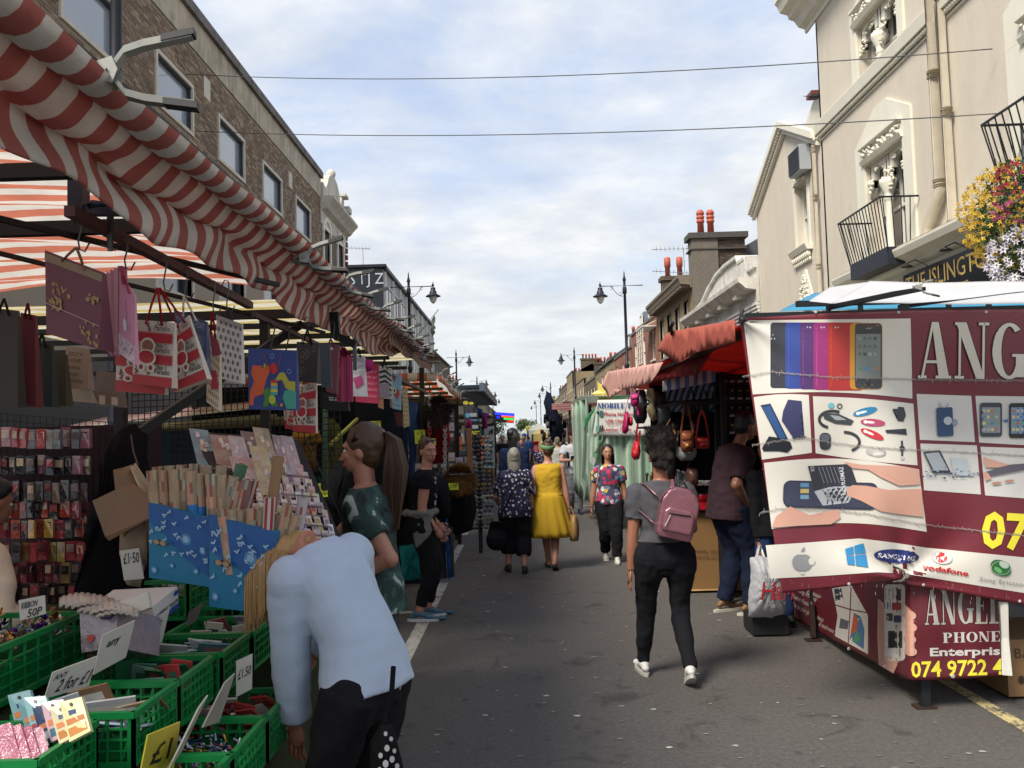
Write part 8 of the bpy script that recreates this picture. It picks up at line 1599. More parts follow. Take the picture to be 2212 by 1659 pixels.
def remesh(mb,vox,sm=2,folds=0,fs=(9,9,4),seed=0):
    me = bpy.data.meshes.new('t'); me.from_pydata([tuple(p) for p in mb.v],[],mb.f); o = bpy.data.objects.new('t',me); COL.objects.link(o)
    a = o.modifiers.new('r','REMESH'); a.mode = 'VOXEL'; a.voxel_size = vox; a.use_smooth_shade = True
    if sm: b = o.modifiers.new('s','SMOOTH'); b.factor = .5; b.iterations = sm
    dg = bpy.context.evaluated_depsgraph_get(); dg.update(); r = bpy.data.meshes.new_from_object(o.evaluated_get(dg)); COL.objects.unlink(o); bpy.data.objects.remove(o); bpy.data.meshes.remove(me)
    if folds:
        for v,n in zip(r.vertices,[w.normal.copy() for w in r.vertices]):
            c = v.co; k = mnoise.noise(Vector((c.x*fs[0]+seed,c.y*fs[1],c.z*fs[2])))+.5*mnoise.noise(Vector((c.x*fs[0]*2.3,c.y*fs[1]*2.3+seed,c.z*fs[2]*2))); v.co = c+n*folds*k
    r.polygons.foreach_set('use_smooth',[True]*len(r.polygons)); return r
def link(me,nm,m,par):
    me.name = nm; me.materials.clear(); me.materials.append(m); o = bpy.data.objects.new(nm,me); COL.objects.link(o); o.parent = par; return o
def ik(a,b,l1,l2,hint):
    d = b-a; L = d.length; L = min(L,(l1+l2)*.999); dn = d.normalized(); b = a+dn*L; x = (l1*l1-l2*l2+L*L)/(2*L); h = math.sqrt(max(0,l1*l1-x*x)); hv = Vector(hint); hv = hv-dn*hv.dot(dn); hv = hv.normalized() if hv.length > 1e-4 else Vector((0,1,0)); return a+dn*x+hv*h,b
def loft(mb,C_,R_,X,n=18,infl=0,U=None):
    """elliptical rings at C_ with half sizes R_ (side, depth); X = side axis"""
    V = []; k = len(C_)
    for i,c in enumerate(C_):
        d = (C_[min(i+1,k-1)]-C_[max(i-1,0)]).normalized(); x = (X-d*X.dot(d)).normalized(); y = d.cross(x)
        for j in range(n): t = 6.2832*j/n; ct,st = math.cos(t),math.sin(t); p = .85; V.append(c+x*(R_[i][0]+infl)*math.copysign(abs(ct)**p,ct)+y*(R_[i][1]+infl)*math.copysign(abs(st)**p,st))
    F = [(i*n+j,i*n+(j+1) % n,(i+1)*n+(j+1) % n,(i+1)*n+j) for i in range(k-1) for j in range(n)]+[tuple(range(n))[::-1],tuple(range((k-1)*n,k*n))]
    mb.add(V,F); return mb
def pl(P,t):
    """point at t along polyline P with unit spacing"""
    i = min(int(t),len(P)-2); return P[i].lerp(P[i+1],t-i)
SKIN = {}
def skin(col):
    k = 'skin_'+col.strip('#')
    if k in MATS: return MATS[k]
    t = NT(k); v = t.coord('Object'); t.base(t.mix(t.noise(v,14,4,.6),tuple(x*.86 for x in C(col)),tuple(min(1,x*1.1) for x in C(col)))); t.set(Roughness=.5,Subsurface_Weight=.08); t.bump(t.noise(v,180,3,.6),.1,.001); MATS[k] = t.m; return t.m
def cloth(nm,col,**k): return mat('cloth_'+nm,col,.92,var=k.get('var',.15),scale=k.get('scale',10),bump=.4,bscale=k.get('bs',220),bdist=.002,spec=.15)
def pattern(nm,scale,stops,base,feat='noise',rnd_=.5,dist=1.2):
    if nm in MATS: return MATS[nm]
    t = NT(nm); v = t.coord('Object')
    if feat == 'noise': c = t.ramp(t.noise(v,scale,3,.5,dist),stops,'CONSTANT')
    else:
        w = t.vor(v,scale); sp = t.n('SeparateXYZ'); t.l(w.outputs['Color'],sp.inputs[0]); c = t.ramp(sp.outputs[0],stops,'CONSTANT'); k = t.math('LESS_THAN',t.math('ADD',w.outputs['Distance'],t.math('MULTIPLY',t.noise(v,scale*3,2,.5),.5)),rnd_); c = t.mix(k,base,c)
    t.base(c); t.set(Roughness=.9); t.bump(t.noise(v,220,3,.6),.3,.002); MATS[nm] = t.m; return t.m
def hairmat(nm,c1,c2):
    k = 'hair_'+nm
    if k in MATS: return MATS[k]
    t = NT(k); v = t.coord('Object',scale=(60,60,6)); t.base(t.mix(t.noise(v,3,4,.7),c1,c2)); t.set(Roughness=.42); t.bump(t.noise(v,4,3,.7),.6,.006); MATS[k] = t.m; return t.m
def person(label,x,y,H,rz=0,sk='#a87860',w=1.0,lean=(2,2),hl=0,hy=0,hp=0,feet=None,hands=None,elb=((-.4,-1,0),(.4,-1,0)),top=None,slv=.5,hem=-.35,bottom=None,leg=2.0,skirt=None,shoes=('#20242c',None),hair=None,hs='short',hip=1.0,sh=1.0,vox=.009,z0=0,group=None,foot_yaw=(8,-8),fpitch=(0,0),twist=0,belly=0,loose=0.0,curl=.5,twr=None):
    T = thing('person',label,'person',(x,y,z0),group,math.radians(rz)); k = H
    X = Vector((1,0,0)); dr = lambda a: Vector((0,math.sin(math.radians(a)),math.cos(math.radians(a))))
    P = Vector((0,0,.525*k)); d1,d2 = dr(lean[0]),dr(lean[1]); Wst = P+d1*.10*k; Ch = Wst+d2*.12*k; Nk = Ch+d2*.085*k; Xs = Matrix.Rotation(math.radians(twist),3,d2) @ X
    dh = dr(lean[1]*.6+hl); Hc = Nk+dr(lean[1]*.8+hl*.6)*.045*k+dh*.065*k; Rh = Matrix.Rotation(math.radians(hy),3,'Z') @ Matrix.Rotation(-math.radians(lean[1]*.15+hl+hp),3,'X'); s = k/1.7
    hipj = [P+X*sx*.052*k*hip-Vector((0,0,.005*k)) for sx in (-1,1)]; fl = feet or ((-.055*k,0,0),(.055*k,0,0)); ank = [Vector(f)+Vector((0,0,.05*k)) for f in fl]; L1,L2 = .245*k,.245*k
    legs = []
    for i in (0,1): kn,an = ik(hipj[i],ank[i],L1,L2,(0,1,0)); legs.append((hipj[i],kn,an))
    shj = [Nk-d2*.043*k+Xs*sx*.098*k*sh for sx in (-1,1)]; hd = hands or ((-.13*k,.02,.44*k),(.13*k,.02,.44*k)); arms = []
    for i in (0,1): el,wr = ik(shj[i],Vector(hd[i]),.175*k,.15*k,elb[i]); arms.append((shj[i],el,wr))
    tc = [P-d1*.055*k,P-Vector((0,0,.01*k)),P+d1*.04*k,Wst,Wst+d2*.06*k,Ch,Ch+d2*.05*k,Nk-d2*.012*k,Nk+d2*.012*k]
    hw = w*hip; tr = [(.060*k*hw,.055*k*w),(.098*k*hw,.070*k*w),(.092*k*hw,.066*k*w),(.076*k*w,(.055+belly)*k*w),(.080*k*w,.060*k*w),(.088*k*w,.064*k*w),(.092*k*sh,.056*k*w),(.062*k*sh,.040*k),(.032*k,.032*k)]
    def torso(mb,t0,t1,inf,n=12,low=1.0,bx=0):
        C_,R_ = [],[]
        for i in range(n+1):
            t = t0+(t1-t0)*i/n; tt = max(0,t); c = pl(tc,tt); j = min(int(tt),len(tr)-2); f = tt-j; r = (tr[j][0]*(1-f)+tr[j+1][0]*f,tr[j][1]*(1-f)+tr[j+1][1]*f)
            if t < 0: c = tc[0]+(tc[0]-tc[1])*(-t); r = (tr[1][0]*low,tr[1][1]*low)
            elif t < 1 and bx: r = (tr[1][0]*low,tr[1][1]*low)
            C_.append(c); R_.append(r)
        loft(mb,C_,R_,X if twist == 0 else (X+Xs).normalized(),22,inf)
    def limb(mb,J,rr,t0,t1,inf,n=9):
        C_,R_ = [],[]
        for i in range(n+1): t = t0+(t1-t0)*i/n; c = pl(J,t); q = t*4; j = min(int(q),7); f = q-j; r = rr[j]*(1-f)+rr[j+1]*f; C_.append(c); R_.append((r*k*w**.6,r*k*w**.6))
        loft(mb,C_,R_,X if abs((J[1]-J[0]).normalized().x) < .9 else Vector((0,1,0)),14,inf)
    LR = [.052*hip,.050*hip,.044,.037,.033,.033,.030,.023,.021]; AR = [.030,.030,.028,.025,.023,.024,.021,.017,.0145]
    b = MB(); torso(b,0,8,0)
    for J in legs: limb(b,J,LR,0,2,0); b.ball(J[1],LR[4]*k*w**.6,12,8)
    for J in arms: limb(b,J,AR,0,2,0); b.ball(J[0],.034*k,12,8); b.ball(J[1],.025*k*w**.6,10,7)
    b.tube([Nk-d2*.03*k,Nk+d2*.02*k,Hc-dh*.03*k],[.036*k,.031*k,.031*k],14)
    R4 = Rh.to_4x4(); h = lambda a,c,d: Hc+Rh @ Vector((a*s,c*s,d*s)); S3 = lambda a,c,d: (a*s,c*s,d*s)
    b.ball(h(0,-.012,.012),S3(.074,.094,.100),20,14,M=R4); b.ball(h(0,.028,-.045),S3(.056,.058,.066),16,12,M=R4); b.ball(h(0,.058,-.083),S3(.026,.022,.020),10,8,M=R4)
    for q in (-1,1): b.ball(h(q*.074,-.01,-.012),S3(.012,.022,.031),8,6,M=R4); b.ball(h(q*.034,.062,-.022),S3(.022,.022,.02),8,6,M=R4)
    b.ball(h(0,.092,-.020),S3(.011,.014,.026),8,6,M=R4); b.ball(h(0,.102,-.036),S3(.016,.014,.011),8,6,M=R4); b.ball(h(0,.076,.028),S3(.052,.014,.016),10,6,M=R4)
    b.ball(h(0,.082,-.066),S3(.024,.013,.010),8,6,M=R4)
    me = remesh(b,vox,2); inv = Rh.transposed()
    for v in me.vertices:
        l = inv @ (v.co-Hc)/s
        if l.y > .03 and abs(l.z) < .12:
            for q in (-1,1): e = (l.x-q*.033)**2/.00024+(l.z-.004)**2/.00010; v.co -= (Rh @ Vector((0,1,0)))*s*.012*math.exp(-e)
            v.co -= (Rh @ Vector((0,1,0)))*s*.004*math.exp(-((l.x/.02)**2+((l.z+.0655)/.0035)**2))
    f = MB()
    for i,J in enumerate(arms):
        d = (J[2]-J[1]).normalized(); sd = -1 if i == 0 else 1; inn = Vector((-sd,.0,0)); inn = (inn-d*inn.dot(d)).normalized(); fw = d.cross(inn)*(-sd if False else 1); 
        if fw.y < 0 and abs(fw.y) > .3: fw = -fw
        wr = J[2]; pc = wr+d*.042*s; M = Matrix((tuple(inn*1),tuple(fw),tuple(d))).transposed().to_4x4(); f.ball(pc,S3(.014,.038,.052),10,8,M=M)
        for q,(off,ln) in enumerate(((.030,.062),(.011,.072),(-.009,.068),(-.027,.052))):
            p = pc+fw*off*s+d*.036*s; a = curl*.5; pts = [p-d*.02*s]; dd = d.copy()
            for seg in (.5,.3,.2): pts.append(pts[-1]+dd*(ln*seg+(.02 if seg == .5 else 0))*s); dd = (dd*math.cos(a)+inn*math.sin(a)).normalized(); a *= .9
            f.tube(pts,[.0098*s,.0092*s,.0082*s,.006*s],7); f.ball(pts[-1],.0062*s,6,4)
        p = pc+fw*.030*s-d*.018*s; f.tube([p,p+(fw*.8+d*.7).normalized()*.032*s,p+(fw*.45+d+inn*.4).normalized()*.062*s],[.013*s,.011*s,.008*s],7); f.ball(p+(fw*.45+d+inn*.4).normalized()*.062*s,.008*s,6,4)
    bm = bmesh.new(); bm.from_mesh(me); o = [bm.verts.new(v) for v in f.v]
    for fc in f.f:
        try: nf = bm.faces.new([o[i] for i in fc]); nf.smooth = True
        except ValueError: pass
    bm.to_mesh(me); bm.free(); me.polygons.foreach_set('use_smooth',[True]*len(me.polygons)); link(me,'body',skin(sk),T)
    def sub(nm,m,mb): o = MB.build.__wrapped__(mb,nm,m) if hasattr(MB.build,'__wrapped__') else _old(mb,nm,m); o.parent = T; return o
    for q in (-1,1):
        m = MB(); m.ball(h(q*.033,.072,.003),S3(.0135,.011,.0095),10,8,'#c2bab2',M=R4); m.ball(h(q*.033,.0785,.003),S3(.006,.006,.006),8,6,'#1c130e',M=R4); sub('eye',VC_GLOSS,m)
        m = MB('#2a1c16'); m.tube([h(q*.018,.091,.022),h(q*.034,.089,.026),h(q*.050,.077,.021)],[.002*s,.0026*s,.0015*s],6); sub('eyebrow',VC,m)
    m = MB(tuple(c*.62 if i else min(1,c*.95) for i,c in enumerate(C(sk)))); m.tube([h(-.021,.087,-.064),h(0,.0955,-.062),h(.021,.087,-.064)],[.002*s,.005*s,.002*s],7); m.tube([h(-.018,.086,-.069),h(0,.094,-.071),h(.018,.086,-.069)],[.002*s,.006*s,.002*s],7); sub('lips',VC,m)
    cl = .013
    if bottom:
        m = MB(); torso(m,.0,max(.9,min(2.6,hem+(.2 if lean[1] > 30 else 1.2))) if top else 2.9,cl*.6,8); m.ball(P-Vector((0,0,.062*k)),(.05*k*hw,.052*k*w,.03*k),12,8)
        for J in legs: limb(m,[J[0],J[1],J[2]],[r+loose for r in LR],0,leg,cl*.9); m.ball(J[0],(LR[0])*k*w**.6+cl,12,8); m.ball(J[1],LR[4]*k*w**.6+cl*.8+loose*k*.8,12,8)
        link(remesh(m,max(vox,.009),2,.011,(9,9,9),x),'trousers' if leg > 1.2 else 'shorts',bottom,T)
    if skirt:
        m = MB(); C_ = []; R_ = []; fl2 = (fl[0][1]+fl[1][1])/2
        for i in range(9): u = i/8; z = .60*k+(skirt[0]-.60*k)*u; C_.append(Vector((0,fl2*u,z))); r = .080*k*w+cl+(skirt[1]-.08*k*w)*min(1,u*1.15)**.8; R_.append((r,r*.8))
        V = []; n = 96
        for i,c in enumerate(C_):
            for j in range(n): t = 6.2832*j/n; q = 1+.055*(i/8)*math.sin(t*13+.8*math.sin(i*.6))+.03*(i/8)*math.sin(t*5+1); V.append(c+Vector((math.cos(t)*R_[i][0]*q,math.sin(t)*R_[i][1]*q,0)))
        m.add(V,[(i*n+j,i*n+(j+1) % n,(i+1)*n+(j+1) % n,(i+1)*n+j) for i in range(8) for j in range(n)],sm=True); o = sub('skirt',skirt[2],m); md = o.modifiers.new('t','SOLIDIFY'); md.thickness = .006
    if top:
        m = MB(); t_ = cl+(.016 if lean[1] > 30 else .007); torso(m,hem,7.7 if twr is None else twr,t_,14,1.02,1)
        if slv > 0:
            for J in arms: limb(m,J,[a+(.002 if slv > 1 else .004) for a in AR],0,slv,t_*.9,8); m.ball(J[0],.034*k+t_,12,8)
            if slv > 1:
                for J in arms: m.ball(J[1],.027*k*w**.6+t_*.8,10,7)
        else:
            for J in arms: m.ball(J[0]-Xs*(.02*k if J[0].dot(Xs) > 0 else -.02*k),.034*k+t_*.4,12,8)
        link(remesh(m,max(vox,.009),2,.005 if lean[1] > 30 else .011,(7,7,11),y),'top',top,T)
    for i in (0,1):
        a = legs[i][2]; g = math.radians(foot_yaw[i]); Mx = Matrix.Translation((a.x,a.y,a.z)) @ Matrix.Rotation(g,4,'Z') @ Matrix.Rotation(-math.radians(fpitch[i]),4,'X'); L = .155*k
        m = MB(); m.add([],[]); pts = [(-.055,-.02,.030),(-.02,.0,.040),(.03,-.008,.038),(.09,-.032,.036),(L-.045,-.046,.028)]
        for (yy,zz,r) in pts: m.ball(Mx @ Vector((0,yy,zz-.012)),(r*.95,r*1.25,r*.8),10,8,M=Mx.to_3x3().to_4x4())
        for p0,p1 in zip(pts[:-1],pts[1:]): m.tube([Mx @ Vector((0,p0[0],p0[1]-.012)),Mx @ Vector((0,p1[0],p1[1]-.012))],[p0[2]*.9,p1[2]*.9],10)
        if shoes[0]: link(remesh(m,.007,2),'shoe',mat('shoe_'+shoes[0].strip('#'),shoes[0],.55,bump=.2),T)
        else: link(remesh(m,.008,2),'foot',skin(sk),T)
        so = MB(shoes[1] or '#15161a'); n = 20; V = []
        for zz in (-.05*k+.001,-.05*k+.024):
            for j in range(n): t = 6.2832*j/n; V.append(Mx @ Vector((math.cos(t)*(.036+.012*max(0,math.sin(t))),.035+math.sin(t)*(L/2+.02),zz)))
        so.add(V,[tuple(range(n))[::-1],tuple(range(n,2*n))]+[(j,(j+1) % n,n+(j+1) % n,n+j) for j in range(n)]); sub('sole',VC,so)
    hm = hair
    if hm:
        m = MB(); st = MB()
        def strand(pts,r=.0035): st.tube([h(*p) for p in pts],[r,r,r*.9,r*.5][:len(pts)] if len(pts) <= 4 else r,4,cap=False)
        if hs != 'bald': m.ball(h(0,-.032,.038),S3(.083,.096,.096) if hs != 'pony' else S3(.087,.106,.104),18,12,M=R4); m.ball(h(0,-.045,-.01),S3(.076,.072,.085),14,10,M=R4)
        if hs in ('short','man'): m.ball(h(0,.02,.075),S3(.062,.06,.045),12,8,M=R4)
        if hs == 'cap': m.ball(h(0,-.005,.052),S3(.086,.098,.072),16,10,M=R4); m.ball(h(0,-.11,.0),S3(.05,.05,.012),10,6,M=R4)
        if hs == 'pony':
            m.ball(h(0,-.11,.055),S3(.025,.022,.025),10,8)
            for i in range(900): a = rnd(-1,1); b_ = rnd(-1,1); q = rnd(.26,.36); strand([(a*.015,-.09,.06+b_*.018),(a*.03,-.135,.062+b_*.02),(a*.05,-.165-.028*b_,.02+.02*b_),(a*.055,-.168-.05*b_,-.10),(a*.045,-.15-.05*b_,-.20),(a*.01,-.14-.02*b_,-q-.04)],.0024)
            for i in range(1000): t = rnd(-1.5,1.5); u = rnd(0,1.3); strand([(math.sin(t)*.082,.055*math.cos(t)*(1-u*.5)+.0,.045+.068*math.cos(t)*u*.8),(math.sin(t)*.078,-.055,.055+.05*math.cos(t)*u),(0.008*math.sin(t),-.112,.058)],.0017)
        if hs == 'puff': m.v = []; m.f = []; m.c = []; m.sm = []; m.uv = []; m.ball(h(0,-.015,.024),S3(.083,.1,.098),16,12,M=R4); [m.ball(h(rnd(-.075,.075),rnd(-.09,.03),rnd(.05,.17)),S3(.032,.032,.032),8,6) for _ in range(110)]; [m.ball(h(rnd(-.07,.07),rnd(-.10,-.05),rnd(-.07,.06)),S3(.03,.03,.03),8,6) for _ in range(20)]; [strand([(p := (rnd(-.09,.09),rnd(-.1,.04),rnd(.04,.20))),(p[0]*1.2+rnd(-.02,.02),p[1]*1.2,p[2]*1.1+rnd(-.02,.02)),(p[0]*1.25,p[1]*1.2+.01,p[2]*1.12)],.0012) for _ in range(1600)]
        if hs in ('long','bob','dreads'):
            ln = {'long': .30,'bob': .15,'dreads': .34}[hs]; rr_ = {'long': .0045,'bob': .0042,'dreads': .010}[hs]
            for i in range({'long': 420,'bob': 460,'dreads': 60}[hs]):
                t = rnd(math.pi*.02,math.pi*.98)+math.pi; cx_,cy_ = math.cos(t)*.086,math.sin(t)*.095; q = rnd(.8,1.05)*ln
                if twr is not None or hs != 'x': strand([(cx_*.3,cy_*.4+.0,.112),(cx_*.95,cy_*.9+.02*(cy_ > -.02),.06),(cx_*1.08,cy_*1.05+.012,-.05),(cx_*(1.12 if hs != 'bob' else .9),cy_*1.1+rnd(-.015,.02),-.05-q)],rr_)
        if hs == 'hang':
            for i in range(2600):
                zc = rnd(-.13,.07); e_ = math.sqrt(max(0,1-(zc/.135)**2)); q_ = random.choice((-1,1)); dz = Vector((0,0,1)); k_ = rnd(.3,1); a0 = h(q_*rnd(0,.01),-.118*e_,zc+.01); a1 = h(q_*.06*k_,-.10*e_,zc+.015); a2 = h(q_*.098*k_,-.03*e_,zc+.02); a3 = a2-dz*rnd(.06,.10)+(a2-Hc)*.02; st.tube([a0,a1,a2,a3,a3-dz*rnd(.03,.10)],.0021,4,cap=False)
            m.ball(h(0,-.03,.0),S3(.088,.092,.115),16,12,M=R4); m.ball(h(0,-.055,-.085),S3(.07,.06,.06),12,8,M=R4); m.ball(h(0,-.05,-.135),S3(.052,.05,.05),12,8,M=R4); m.ball(Hc+Vector((0,.01,-.07)),(.088,.085,.11),14,10)
        if hs == 'bun': m.ball(h(.0,-.085,.11),S3(.04,.038,.036),12,8); m.ball(h(0.01,-.09,.14),S3(.022,.022,.02),8,6)
        if m.v: link(remesh(m,.009,2,.005,(25,25,25),3),'cap' if hs == 'cap' else 'hair',hm,T)
        if st.v: o = sub('hair_strands',hm,st); o['kind'] = 'stuff'
    T['hc'] = 0; del T['hc']
    return dict(T=T,h=h,sub=sub,arms=arms,Hc=Hc,Nk=Nk,R4=R4,S3=S3,legs=legs,tc=tc,P=P,Rh=Rh,s=s)
BLK = cloth('black','#19191d',var=.25); JNS = cloth('navy_jeans','#161d30',bs=400); DKN = cloth('navy','#18243f')
HB = hairmat('brown','#1e120b','#553a26'); HBL = hairmat('blonde','#7a5a34','#c4a06a'); HK = hairmat('black','#080708','#1c1817'); HAF = mat('afro_hair','#1a100c',.95,var=.3,scale=40,bump=1,bscale=90,bdist=.01)
HG = hairmat('grey','#5a574f','#a39f92')
p = person('woman in a pale blue jumper and black trousers bending over the crates',-.55,2.98,1.64,rz=66,sk='#a8705a',w=.88,sh=.84,twist=-20,lean=(13,34),hl=116,top=cloth('pale_blue_knit','#a8b5c6',var=.08),slv=1.9,hem=.75,bottom=BLK,leg=2.0,hair=HBL,hs='hang',hip=1.06,loose=.004,feet=((-.12,.05,0),(.12,-.05,0)),hands=((-.04,.28,.69),(.22,.40,.86)),elb=((-.6,0,-.1),(.6,-.5,0)),vox=.008)
CAMO = pattern('camouflage',7,[(0,'#10181a'),(.42,'#1d3330'),(.53,'#2f4a44'),(.60,'#8f9a98')],'',dist=.5)
p = person('teenage girl in profile with a long brown ponytail and a dark camouflage T shirt',-.74,4.3,1.74,rz=84,sk='#a0705c',w=.98,lean=(4,6),hl=2,top=CAMO,slv=.62,hem=.1,bottom=cloth('grey_denim','#5a5a62',bs=400),leg=.45,hair=HB,hs='pony',hands=((-.20,.11,1.02),(.10,.48,1.02)),elb=((-.2,-1,-.2),(.3,-.4,-1)),vox=.007,shoes=('#c2c0bb','#d5d3cc'))
m = MB('#2f5a4c'); m.ball(p['h'](0,-.112,.058),p['S3'](.030,.016,.03),12,8); p['sub']('hair_tie',VC_CLOTH,m)
m = MB('#3d3d45'); m.box((-.075,-.115,.80),(.09,.006,.11)); p['sub']('back_pocket',VC_CLOTH,m)
p = person('woman in a black top with sunglasses on her head turning to look at the camera',-.97,8.0,1.66,rz=-82,sk='#b07c68',w=1.16,lean=(6,9),hy=-62,hl=2,top=cloth('black_shirt','#14151a'),slv=.3,hem=.4,bottom=BLK,leg=1.86,hair=HB,hs='bun',hands=((-.05,.18,.86),(.10,.16,.82)),feet=((-.10,.06,0),(.09,-.02,0)),shoes=('#3f6278','#c9cccf'),vox=.0085)
m = MB('#4a4044'); [m.ball(p['h'](q*.033,.05,.105),p['S3'](.024,.02,.008),10,6) for q in (-1,1)]; m.tube([p['h'](-.06,.04,.1),p['h'](0,.068,.108),p['h'](.06,.04,.1)],.003,5); p['sub']('sunglasses',VC_GLOSS,m)
m = MB('#8f8e8a')
for i in range(14): a = i/13; puffp = Vector((.17*math.cos(6.28*a)*1.02,.15*math.sin(6.28*a),.99)); m.ball(puffp,(.05,.05,.035),8,6)
for t in range(6): m.tube([(.15,-.03+.025*t,.98),(.175,-.04+.026*t,.84),(.175,-.03+.018*t,.68+.02*t)],[.04,.034,.016],8)
o = link(remesh(m,.01,2,.012,(12,12,8)),'tied_jumper',cloth('grey_jersey','#6f6d6a'),p['T'])
m = MB('#9a9c9e'); [m.ball((rnd(.06,.12),.155+rnd(-.01,.004),1.18+rnd(-.14,.12)),(.05,.012,.02),8,5) for _ in range(9)]; p['sub']('shirt_print',VC_CLOTH,m)
m = MB('#15161a'); m.ball((0,-.24,1.05),(.13,.12,.22),14,10); m.ball((0,-.20,1.28),(.12,.1,.07),12,8); link(remesh(m,.012,2,.01),'shoulder_bag',cloth('bag_black','#131417'),p['T'])
FLO = pattern('navy_floral',26,[(0,'#b8b4bc'),(.4,'#3a2f6a'),(.7,'#9a90a8')],'#14152c','vor',.62)
p = person('grey haired woman in a navy floral tunic walking away beside the yellow dress',-.09,10.5,1.50,rz=3,sk='#a87a68',w=1.24,lean=(3,9),top=FLO,slv=.95,hem=-.55,bottom=BLK,leg=1.62,hair=HG,hs='bob',loose=.02,feet=((-.10,.10,0),(.09,-.06,0)),fpitch=(0,0),shoes=('#201a1c','#1a1518'),hands=((-.20,.26,.82),(.22,.16,.70)),vox=.011)
m = MB(); m.tube([(-.22,.02,.62),(-.24,.0,.42)],[.09,.13],12); m.ball((-.24,0,.40),(.14,.12,.13),12,8); m.tube([(.12,-.13,1.22),(-.06,-.16,.95),(-.2,-.1,.68)],.012,6); o = link(remesh(m,.011,2,.01),'black_shoulder_bag',BLK,p['T'])
YEL = cloth('yellow_dress','#b3902a',var=.10,scale=5)
p = person('woman in a sleeveless yellow dress with a green headband, walking away',.33,10.7,1.58,rz=-2,sk='#a87864',w=1.12,lean=(2,4),hy=12,top=YEL,slv=0,hem=2.1,skirt=(.40,.27,YEL),hair=HB,hs='bun',feet=((-.03,.16,0),(.05,-.10,.02)),fpitch=(0,18),shoes=(None,'#1f3a2c'),hands=((-.20,.10,.80),(.25,.02,.70)),vox=.0105,twr=7.3)
m = MB('#6f9a6c'); n = 22; P_ = [(p['h'](math.cos(6.283*i/n)*.092,math.sin(6.283*i/n)*.108-.014,.045-.03*math.sin(6.283*i/n)*-1)) for i in range(n+1)]; m.tube(P_,.022,8,sx=.35,sy=1.2); p['sub']('headband',VC_CLOTH,m)
m = MB('#8a6a3c'); puffc = Vector((.30,0,.50)); m.lathe([(.05,-.16),(.11,-.15),(.13,-.06),(.12,.06),(.09,.12),(.07,.16)],puffc,14,sx=.5); m.tube([puffc+Vector((0,-.06,.13)),puffc+Vector((-.03,-.02,.26)),puffc+Vector((0,.06,.13))],.01,6); p['sub']('handbag',VC_LEATHER,m)
FL2 = pattern('bright_floral',17,[(0,'#b0304e'),(.3,'#6a7a94'),(.5,'#c2b8b8'),(.68,'#b59a3a'),(.8,'#9a2a4c')],'#3a3f58','vor',.78)
p = person('dark haired woman in a bright flowered T shirt walking towards the camera',1.13,11.2,1.50,rz=178,sk='#a3745a',w=1.10,lean=(2,1),top=FL2,slv=.55,hem=.6,bottom=BLK,leg=1.97,hair=HK,hs='long',loose=.012,feet=((-.07,.12,0),(.06,-.14,.04)),fpitch=(0,30),shoes=('#b8b5ac','#c2bfb5'),hands=((-.24,.0,.66),(.24,.0,.66)),vox=.0105,foot_yaw=(0,0))
m = MB('#b58a80'); m.tube([(.13,.13,1.22),(.16,.10,1.0)],.008,5); p['sub']('bag_strap',VC_LEATHER,m)
GRY = cloth('grey_marl','#4a4a4e',var=.1,bs=300)
p = person('curly haired woman in a grey T shirt with a shiny pink backpack, walking away',.95,5.85,1.61,rz=2,sk='#8f5f48',w=1.03,lean=(1,3),top=GRY,slv=.62,hem=2.3,bottom=BLK,leg=1.98,hair=HAF,hs='puff',hip=1.22,sh=1.08,feet=((-.13,.22,0),(.12,-.12,.03)),fpitch=(0,28),foot_yaw=(4,-6),shoes=('#c9c7c2','#b5b2ac'),hands=((-.235,.02,.70),(.16,.34,.95)),elb=((-.5,-1,0),(.5,-1,-.3)),vox=.007)
PNK = mat('metallic_pink','#94626c',.3,metal=.55,var=.15,scale=8,bump=.35,bscale=14,bdist=.01,coat=.4); MD = Matrix.Translation((.06,-.20,1.15)) @ Matrix.Rotation(.24,4,'Y')
def bx_(m,c,r,n=14): m.ball(MD @ Vector(c),r,n,10,M=MD.to_3x3().to_4x4())
m = MB(); prof = [(-.125,-.02),(-.12,-.15),(-.10,-.175),(.10,-.175),(.12,-.15),(.125,-.02),(.125,.07),(.09,.135),(.04,.165),(-.04,.165),(-.09,.135),(-.125,.07)]; m.prism(prof,lambda a,c,t: MD @ Vector((a,t,c)),-.05,.06); T_ = p['T']; o = link(remesh(m,.008,5),'backpack',PNK,T_)
m = MB(); m.prism([(-.09,-.13),(.09,-.13),(.10,-.1),(.10,.0),(.07,.03),(-.07,.03),(-.10,.0),(-.10,-.1)],lambda a,c,t: MD @ Vector((a,t,c)),-.085,-.04); o = link(remesh(m,.007,3),'backpack_pocket',PNK,T_)
m = MB('#1c1216'); m.bar(MD @ Vector((-.07,-.086,-.015)),MD @ Vector((.07,-.086,-.005)),.010); m.bar(MD @ Vector((-.062,-.092,-.02)),MD @ Vector((-.085,-.096,-.10)),.006,col='#c9b0b4'); m.tube([MD @ Vector(((.132)*math.sin(a),-.035,.03+.135*math.cos(a))) for a in (-1.5+.3*i for i in range(11))],.006,5,col='#3a2026'); m.tube([MD @ Vector((-.035,0,.16)),MD @ Vector((0,-.02,.20)),MD @ Vector((.035,0,.16))],.008,6); p['sub']('zips',VC_METAL,m)
m = MB('#b58490'); m.tube([(.03,-.17,1.28),(.05,-.13,1.32),(.06,-.07,1.355),(.06,.02,1.345)],.016,6,sy=.35); m.tube([(0.0,-.17,1.20),(-.07,-.145,1.27),(-.125,-.085,1.33),(-.13,.02,1.33)],.014,6,sy=.35); m.tube([(-.02,-.18,1.02),(-.11,-.14,1.10),(-.17,-.04,1.16)],.011,6,sy=.35); p['sub']('backpack_strap',PNK,m)
